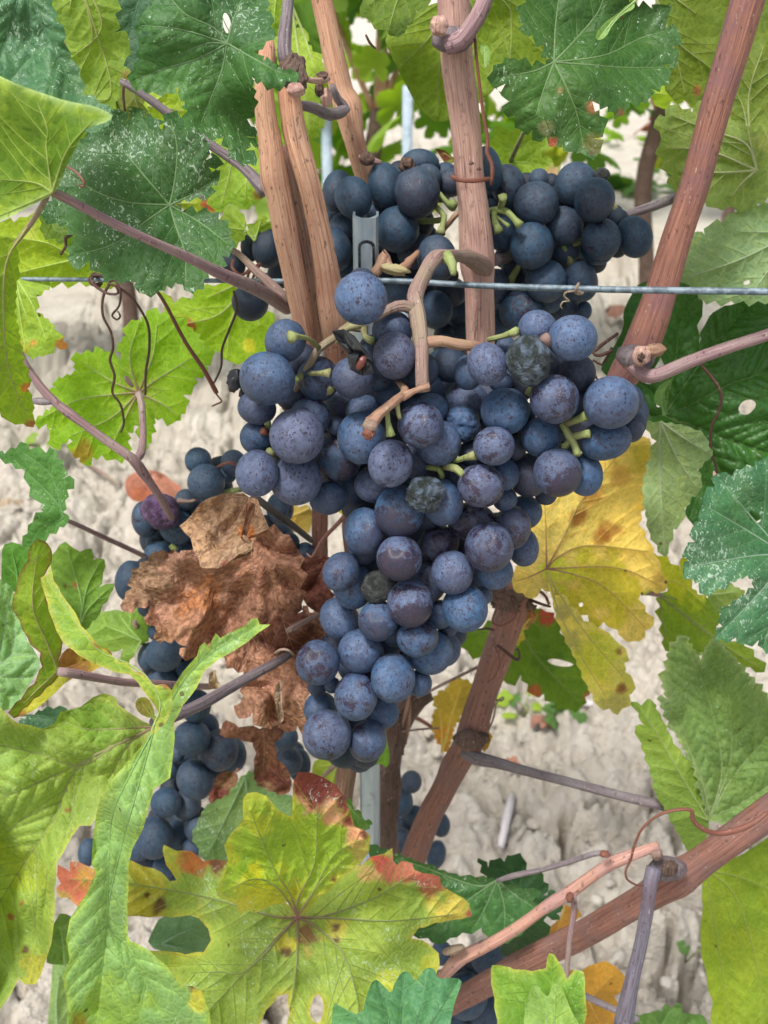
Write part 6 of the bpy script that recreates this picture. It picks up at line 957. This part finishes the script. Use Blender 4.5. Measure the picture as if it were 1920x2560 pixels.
# ------------------------------------------------------------------ tendrils
TG = 'curling tendrils'
def tendril(label, t, pts, mat=M_TEND, **k): return cane(label, t, pts, mat, name='tendril', cat='tendril', group=TG, sides=8, step=.0015, **k)
tendril('dark wiry tendril wound round the wire with a hanging loop at its end', '3', [(520,100,.438,7),(470,95,.434,8),(420,82,.434,9),(392,95,.436,10),(400,120,.444,11),(430,125,.447,11),(432,95,.444,10),(405,80,.436,10),(395,110,.432,9),(440,150,.43,7),(480,165,.428,6),(510,160,.427,6),(500,130,.428,6),(470,120,.43,6),(490,100,.43,6),(520,150,.425,5),(515,215,.424,5),(495,240,.423,5),(484,258,.423,4.5),(505,275,.423,4.5),(520,260,.423,4.5),(508,238,.423,4)])
tendril('long wavy dark tendril hanging left over the back lit leaf', '3', [(470,125,.43,7),(445,180,.43,6),(445,260,.43,6),(480,330,.43,6),(488,400,.43,6),(475,450,.43,6),(495,520,.43,6),(485,590,.43,5.5),(520,640,.43,5.5),(535,720,.43,5),(522,762,.43,3.5)])
tendril('dark tendril hanging down the middle of the back lit leaf', '3', [(510,135,.43,7),(560,170,.43,6),(600,220,.43,6),(640,300,.43,6),(645,400,.43,6),(630,500,.43,6),(628,600,.43,5)])
tendril('straight red brown tendril ending in a hooked tip', '3', [(665,135,.43,7),(710,200,.43,8),(800,370,.43,9),(880,490,.43,10),(935,590,.43,11),(925,580,.43,6),(945,610,.43,4),(958,628,.43,4),(935,640,.43,4),(915,650,.43,3)], M_TENR)
tendril('thin dark tendril looping down from the small dark bunch', '3', [(1010,150,.425,6),(1022,230,.425,6),(990,320,.425,5.5),(960,400,.425,5.5),(955,480,.425,5),(925,548,.427,4.5)])
tendril('brown tendril running down across the dark glossy leaf', '4', [(1365,465,.455,6),(1420,530,.452,7),(1455,590,.45,7.5),(1450,660,.45,7.5),(1415,740,.45,7),(1412,830,.45,6.5),(1435,920,.45,5),(1450,1000,.45,4)])
tendril('dried shred at the end of the brown tendril', '4', [(1425,930,.449,4),(1432,955,.447,11),(1445,985,.446,11),(1458,1003,.447,5)], M_ROSE)
tendril('knot of curling brown tendrils beside the foot of the right cane', '4', [(1010,335,.44,7),(940,385,.435,8),(905,420,.43,7),(930,430,.43,7),(985,410,.435,8)], M_TEND)
tendril('loose spring of thin brown tendril below the right grapes', '4', [(985,395,.44,6),(940,470,.44,5),(905,450,.44,5),(880,500,.44,5),(915,520,.44,5),(925,560,.44,5),(890,580,.44,5),(860,560,.44,5),(870,600,.44,5),(850,640,.44,4)], M_TEND)
tendril('reddish tendril curled under the rounded grape at the right', '4', [(710,430,.385,8),(760,455,.38,8),(800,465,.378,8),(812,490,.378,8),(790,512,.378,8),(750,495,.38,8),(715,490,.385,7)], M_TENR)
tendril('pale grey tendril wrapped on the wire before the right grapes', 'B', [(1030,850,.398,9),(1020,870,.3965,9),(1015,905,.398,9),(1040,910,.40,8),(1055,900,.404,7),(990,895,.40,6),(950,905,.40,6),(950,930,.40,6),(975,950,.40,6),(940,955,.40,5),(925,980,.40,5),(935,995,.40,4)], M_PED)
tendril('thin brown tendril falling beside the central cane from the top', '2', [(392,110,.435,6),(395,200,.432,6),(412,360,.430,6.5),(430,500,.428,7),(448,600,.427,8),(445,660,.426,9),(465,705,.425,9),(468,760,.424,9),(462,800,.425,6)], M_TENR)
tendril('tawny tendril with a hooked end lying over the thick red cane', '8', [(1659,190,.345,7),(1600,235,.343,12),(1520,270,.341,13),(1440,282,.340,12),(1380,265,.338,11),(1335,225,.337,10),(1330,185,.336,9),(1290,178,.336,8),(1220,190,.337,7),(1160,220,.338,6),(1110,270,.338,6),(1080,340,.338,6),(1065,400,.338,5.5),(1045,440,.338,5.5),(1050,480,.338,5),(1090,505,.340,4.5),(1120,508,.342,4)], M_TENR)
tendril('thin brown tendril from the brown spur with a curled end', 'F', [(1250,260,.448,7),(1290,290,.445,9),(1340,330,.443,10),(1372,345,.442,9),(1380,315,.442,7),(1372,282,.442,5),(1360,290,.442,4)], M_TEND)
tendril('fine tendril clinging along the brown spur', 'F', [(1240,265,.449,5),(1265,350,.447,5),(1250,420,.447,5),(1205,470,.448,4)], M_TENR)
tendril('twisted dry tendril hanging beside the joint of the brown spur', 'F', [(1245,575,.45,6),(1275,580,.448,6),(1288,570,.448,6),(1280,560,.448,5),(1245,600,.45,6),(1230,680,.452,6),(1195,765,.453,5)], M_PED)
tendril('wiry brown tendrils tangled at the leaf joint above the brown spur', 'E', [(1270,700,.44,9),(1240,760,.435,8),(1225,820,.433,7),(1270,840,.432,7),(1320,820,.435,7),(1360,780,.437,8),(1330,740,.44,9)], M_TENR)
tendril('dark arching tendrils under the amber leaf', 'E', [(1440,690,.455,10),(1480,705,.452,9),(1530,722,.45,8),(1560,730,.45,6)], M_TEND)
tendril('brown arched tendril beside the amber leaf', 'E', [(1495,640,.455,10),(1530,670,.455,9),(1550,715,.455,8)], M_TENR)
tendril('thin tendril left of the brown spur below the bunch', 'E', [(1145,862,.445,6),(1190,855,.443,7),(1235,865,.443,6)], M_TEND)
tendril('small curled tendril over the edge of the speckled leaf', '1', [(285,720,.36,5),(320,738,.358,6),(345,760,.357,6),(362,785,.356,6),(365,802,.356,5),(348,805,.356,5),(342,795,.356,4)], M_TENR)
tendril('dark coiled tendril under the petiole of the curled leaf', '1', [(312,975,.40,9),(310,1010,.40,9),(282,1030,.40,7),(285,1060,.40,6),(262,1100,.40,6)], M_TEND)
tendril('thin black tendril at the left of the grey shoot', '1', [(535,370,.42,6),(532,410,.42,6),(540,480,.42,5)], M_TEND)
tendril('small dark hook of tendril beside the olive leaf', '1', [(1580,150,.47,5),(1598,185,.47,6),(1622,210,.47,4)], M_TEND)
tendril('rusty tendrils wrapped around the small dark bunch', 'A', [(145,715,.45,9),(140,760,.445,10),(170,790,.443,9),(200,800,.445,8),(240,760,.45,9),(215,705,.45,10),(180,690,.45,8)], M_TENR)
tendril('rusty frayed tendril joining the thin shoot behind the petiole', 'A', [(250,850,.44,7),(270,790,.436,9),(300,735,.434,8),(240,780,.438,9),(225,840,.44,7)], M_TENR)
tendril('thin red tendril trailing over the reddish upright cane', 'G', [(1215,700,.45,5),(1250,740,.445,5),(1275,790,.445,5),(1330,850,.445,5),(1340,900,.447,4)], M_ROSE)
tendril('curved dry tendril above the end of the grey petiole', 'H', [(1170,215,.37,9),(1200,195,.367,9),(1240,195,.366,8),(1280,225,.368,8)], M_PED)
# ------------------------------------------------------------------ next vine row (about 3 m away) and small plants on the soil
def leaf_tpl():
    pts = []
    for i in range(40):
        a = 2*math.pi*i/40; r = .62+.30*abs(math.cos(2.5*a))**.8+.05*(i % 2); 
        if i in (19, 20, 21): r *= .45 if i == 20 else .7
        pts.append((math.sin(a)*r, math.cos(a)*r))
    V = [(0, -.15, 0)]; 
    for x, y in pts: V.append((x*.5, y*.5-.1, -.06))
    for x, y in pts: V.append((x, y, -.10-.18*(x*x+y*y)+.05*math.sin(6*math.atan2(x, y))))
    n = 40; F = [(0, 1+i, 1+(i+1) % n) for i in range(n)]+[(1+i, 1+n+i, 1+n+(i+1) % n, 1+(i+1) % n) for i in range(n)]
    return np.array(V), F
TV, TF = leaf_tpl(); LM = []
for i, c in enumerate([(.19,.33,.04),(.28,.40,.05),(.12,.24,.04),(.34,.38,.05),(.10,.20,.06),(.24,.36,.08)]):
    me = bpy.data.meshes.new('vine_leaf_far'); me.from_pydata(TV.tolist(), [], TF); a = me.attributes.new('Col', 'FLOAT_COLOR', 'POINT'); a.data.foreach_set('color', np.tile((*c, 1.0), len(TV)))
    a = me.attributes.new('vd', 'FLOAT', 'POINT'); a.data.foreach_set('value', np.ones(len(TV))); me.polygons.foreach_set('use_smooth', [True]*len(TF)); me.materials.append(LEAF); LM.append(me)
def far_vine(x, y, n, label, rs, zlo=.62, zhi=1.75, stuff=False):
    r = random.Random(rs); root = empty('grapevine', (x, y, 0), label, 'grapevine', 'vines of the next rows')
    def tb(name, pts, rad, mat):
        q = catmull(np.c_[np.array(pts, float), np.array(rad)], .05); V, F, UV = tube_geo(q[:, :3], q[:, 3], 8, rs, .1); mesh_obj(name, V, F, mat, root, uv=UV)
    tb('trunk', [(x, y, -.03), (x+.02, y, .3), (x-.02, y, .6), (x+.01, y, .8)], [.028, .022, .022, .025], M_BARK)
    for k in range(5): xx = x+r.uniform(-.35, .35); tb('cane', [(x, y, .78), ((x+xx)/2, y+r.uniform(-.05, .05), 1.1), (xx, y+r.uniform(-.1, .1), 1.75)], [.008, .006, .004], M_TAN)
    if stuff:
        VV, FF, CC = [], [], []; b0 = 0
    for k in range(n):
        s = r.uniform(.045, .085); z = zlo+(zhi-zlo)*r.random()**1.1; px = x+r.gauss(0, .27); py = y+r.gauss(0, .12)
        M = Matrix.Rotation(r.uniform(0, 6.28), 4, 'Z') @ Matrix.Rotation(r.gauss(.9, .45), 4, 'X') @ Matrix.Rotation(r.uniform(-.9, .9), 4, 'Z')
        if stuff:
            v = TV*s@np.array(M.to_3x3()).T+(px, py, z); VV.append(v); FF += [tuple(i+b0 for i in f) for f in TF]; b0 += len(v); c = r.choice([(.19,.33,.04),(.28,.40,.05),(.12,.24,.04)]); CC.append(np.tile((*c, 1), (len(v), 1)))
        else:
            o = bpy.data.objects.new('leaf', r.choice(LM)); COL.objects.link(o); o.parent = root; o.location = (px-x, py-y, z); o.rotation_euler = M.to_euler(); o.scale = (s, s, s); o.color = (.1, .3, .42, 1)
    if stuff:
        o = mesh_obj('foliage', np.vstack(VV), FF, LEAF, root, attrs={'Col': ('FLOAT_COLOR', np.vstack(CC)), 'vd': ('FLOAT', np.ones(b0))}); o['kind'] = 'stuff'; o.color = (.1, .3, .42, 1)
for i, (x, nn, lb) in enumerate([(-1.5, 110, 'far vine at the left end of the next row, mostly hidden by near leaves'), (-.72, 130, 'far vine behind the pair of tan canes in the next row'), (-.02, 190, 'far blurred vine in the middle, seen just left of the central cane'), (.70, 150, 'far vine of the next row behind the dark toothed leaf'), (1.45, 110, 'far vine at the right end of the next row')]): far_vine(x, 2.9+.05*(i % 2), nn, lb, 100+i)
for i, x in enumerate([-2.4, -1.3, -.3, .6, 1.6, 2.6]): far_vine(x, 5.2, 170, 'blurred vine in the second row back, number %s from its left end' % ['one', 'two', 'three', 'four', 'five', 'six'][i], 140+i, stuff=True, zlo=.5, zhi=2.0)
M_POST = simple_mat('pale_post_paint', (.36, .43, .50), (.30, .38, .45), 20, .5)
for i, (x, lb) in enumerate([(-.255, 'pale blue grey stake of the next row, seen between the tan canes'), (.245, 'pale blue grey stake of the next row left of the central cane'), (1.9, 'pale stake of the next row at the far right')]):
    xx = x if i == 2 else None
    px = {0: 705, 1: 880}.get(i)
    if px: xx = float(P(px*1920/1659, 330, 2.75)[0])
    zt = 1.2 if i == 2 else float(P(px*1920/1659, 275 if i == 0 else 215, 2.75)[2]); q = [(xx, 2.75, -.1), (xx, 2.75, zt*.5), (xx, 2.75, zt)]; V, F, UV = tube_geo(np.array(q, float), [.013]*3, 10, i, 0); o = mesh_obj('stake', V, F, M_POST, uv=UV); tag(o, lb, 'stake', 'stakes of the next row')
def ground_hit(u, v):
    a = (u-960)/FPX; b = (1280-v)/FPX; t = CAMZ/(SP-b*CP); return np.array([a*t, (CP+b*SP)*t, 0.0])
def weed(u, v, n, s, col, label, seed, cat='weed'):
    r = random.Random(seed); p = ground_hit(u, v); root = empty('weed', tuple(p), label, cat, 'small plants on the soil')
    for k in range(n):
        a = r.uniform(0, 6.28); rr = r.uniform(.2, 1)*s*1.6; q = p+np.array([math.cos(a)*rr, math.sin(a)*rr, .03+r.uniform(.0, 1)*s*.8])
        V, F, UV = tube_geo(np.array([p+(0, 0, .0), (p+q)/2+(0, 0, s*.3), q]), [.0012]*3, 6, k, 0); mesh_obj('stem', V, F, M_PGRN, root, uv=UV)
        sz = s*r.uniform(.35, .7); o = bpy.data.objects.new('leaf', LM[col]); COL.objects.link(o); o.parent = root; o.location = tuple(q-p); o.scale = (sz, sz*.8, sz); o.rotation_euler = (r.uniform(-.9, .4), r.uniform(-.4, .4), r.uniform(0, 6)); o.color = (.3, .2, .4, 1)
for i, (x, y, n, s, c, lb) in enumerate([(1125, 1560, 4, .035, 1, 'bright small weed on the soil below the amber leaf'), (1165, 1580, 6, .04, 4, 'bluish small weed beside the bright one'), (1395, 415, 14, .16, 4, 'bushy green weed behind the right cane above the grey shoot'), (1335, 315, 5, .14, 0, 'yellow green weed on the far soil below the toothed leaf'), (1520, 640, 3, .05, 5, 'weed behind the pale right leaf'), (1630, 1840, 4, .03, 4, 'tiny grey weed by the cracked soil at the lower right'), (100, 980, 4, .05, 5, 'faint weed on the bright soil at the left'), (1480, 2080, 3, .02, 4, 'tiny weed beside the grey petiole'), (290, 1090, 3, .03, 1, 'small weed near the fallen red leaf')]): weed(x*1920/1659, y*1920/1659, n, s, c, lb, 300+i)
def litter(u, v, s, col, label, seed, cat='dead leaf'):
    p = ground_hit(u, v); r = np.random.default_rng(seed); V = TV*s; V[:, 2] += s*.5*fbm(TV[:, 0]*1.7+seed, TV[:, 1]*1.7, seed, 2); V[:, 2] += .035+s*.4; a = r.uniform(0, 6); V = V@np.array([[math.cos(a), -math.sin(a), 0], [math.sin(a), math.cos(a), 0], [0, 0, 1]])
    o = mesh_obj('fallen_leaf', V+p, TF, DEAD, loc=tuple(p), attrs={'Col': ('FLOAT_COLOR', np.tile((*col, 1), (len(V), 1))), 'vd': ('FLOAT', np.ones(len(V)))}); o.color = (0, .3, .15, 1); tag(o, label, cat, 'fallen leaves on the soil')
for i, (x, y, s, c, lb) in enumerate([(1400, 300, .11, (.34,.15,.10), 'fallen rust brown leaf on the far soil left of the right cane'), (1425, 285, .10, (.28,.11,.08), 'darker fallen leaf just behind the rust brown one'), (1330, 700, .045, (.42,.24,.20), 'fallen pinkish leaf between the bunch and the right cane'), (1280, 560, .03, (.42,.24,.19), 'small fallen leaf behind the right grapes'), (1340, 555, .03, (.40,.22,.18), 'small dull pink fallen leaf beside it'), (1105, 1690, .015, (.5,.25,.17), 'salmon leaf scrap on the soil right of the brown spur'), (1165, 1600, .02, (.38,.2,.15), 'dull red scrap under the bluish weed'), (960, 60, .05, (.3,.12,.08), 'brown leaf caught far behind the central cane'), (30, 1120, .03, (.5,.4,.3), 'pale scrap at the left edge'), (60, 2170, .02, (.5,.45,.38), 'white dry scrap at the bottom left corner')]): litter(x*1920/1659, y*1920/1659, s, c, lb, 400+i)
def stick(label, t, a, b, r, mat, lift=.02):
    p, q = ground_hit(*T(t, [a])[0])+(0, 0, lift), ground_hit(*T(t, [b])[0])+(0, 0, lift+.01); V, F, UV = tube_geo(np.array([p, (p+q)/2+(0, 0, .004), q]), [r, r*1.1, r*.8], 8, 3, .1); o = mesh_obj('dry_stick', V, F, mat, uv=UV); tag(o, label, 'stick', 'dry sticks on the soil')
M_PALE = bark_material('bleached_stick', (.52, .49, .49), (.36, .32, .33), (.45, .4, .4), .5, .8, .1)
stick('bleached upright looking stick on the soil right of the spur', '8', (550, 165), (500, 410), .0060, M_PALE); stick('pale curved stick lying on the soil under the amber leaf', '6', (810, 855), (1085, 950), .006, M_PALE); stick('thin brown stick on the soil at the left', '3', (350, 910), (520, 1040), .004, M_PED); stick('white dry straw at the bottom left corner', '7', (60, 1020), (150, 1060), .004, M_PALE); stick('second white straw near the bottom left corner', '7', (120, 1040), (215, 1030), .003, M_PALE)

# ------------------------------------------------------------------ the same row's canopy out of frame, added for the shade it casts
def canopy():
    r = random.Random(77); VV, FF, CC, b0 = [], [], [], 0
    for k in range(170):
        x = r.uniform(-1.3, 1.3); y = r.uniform(.50, .68); z = r.uniform(1.24, 1.62); s = r.uniform(.05, .08)
        if y < .62 and z < 1.33: continue
        if z < 1.10+y*.12+.09 and abs(x) < .5: continue
        M = np.array((Matrix.Rotation(r.uniform(0, 6.28), 4, 'Z') @ Matrix.Rotation(r.gauss(.9, .45), 4, 'X')).to_3x3()); v = TV*s@M.T+(x, y, z)
        VV.append(v); FF += [tuple(i+b0 for i in f) for f in TF]; b0 += len(v); CC.append(np.tile((*r.choice([(.12,.22,.04),(.07,.16,.03),(.18,.28,.04)]), 1), (len(v), 1)))
    o = mesh_obj('added_shade_canopy', np.vstack(VV), FF, LEAF, attrs={'Col': ('FLOAT_COLOR', np.vstack(CC)), 'vd': ('FLOAT', np.ones(b0))}); o.color = (.1, .3, .35, 1)
    tag(o, 'unseen leaves of the same vine row above the top edge, added for shade', 'foliage', kind='stuff')   # unseen leaves, added so that they shade the back bunches
canopy()
print('objects', len(bpy.data.objects), 'tris', sum(len(m.polygons)*2 for m in bpy.data.meshes))
for o in bpy.data.objects:
    l = o.get('label')
    if l and not 4 <= len(l.replace('-', ' ').split()) <= 16: print('LABEL', len(l.split()), o.name, l)
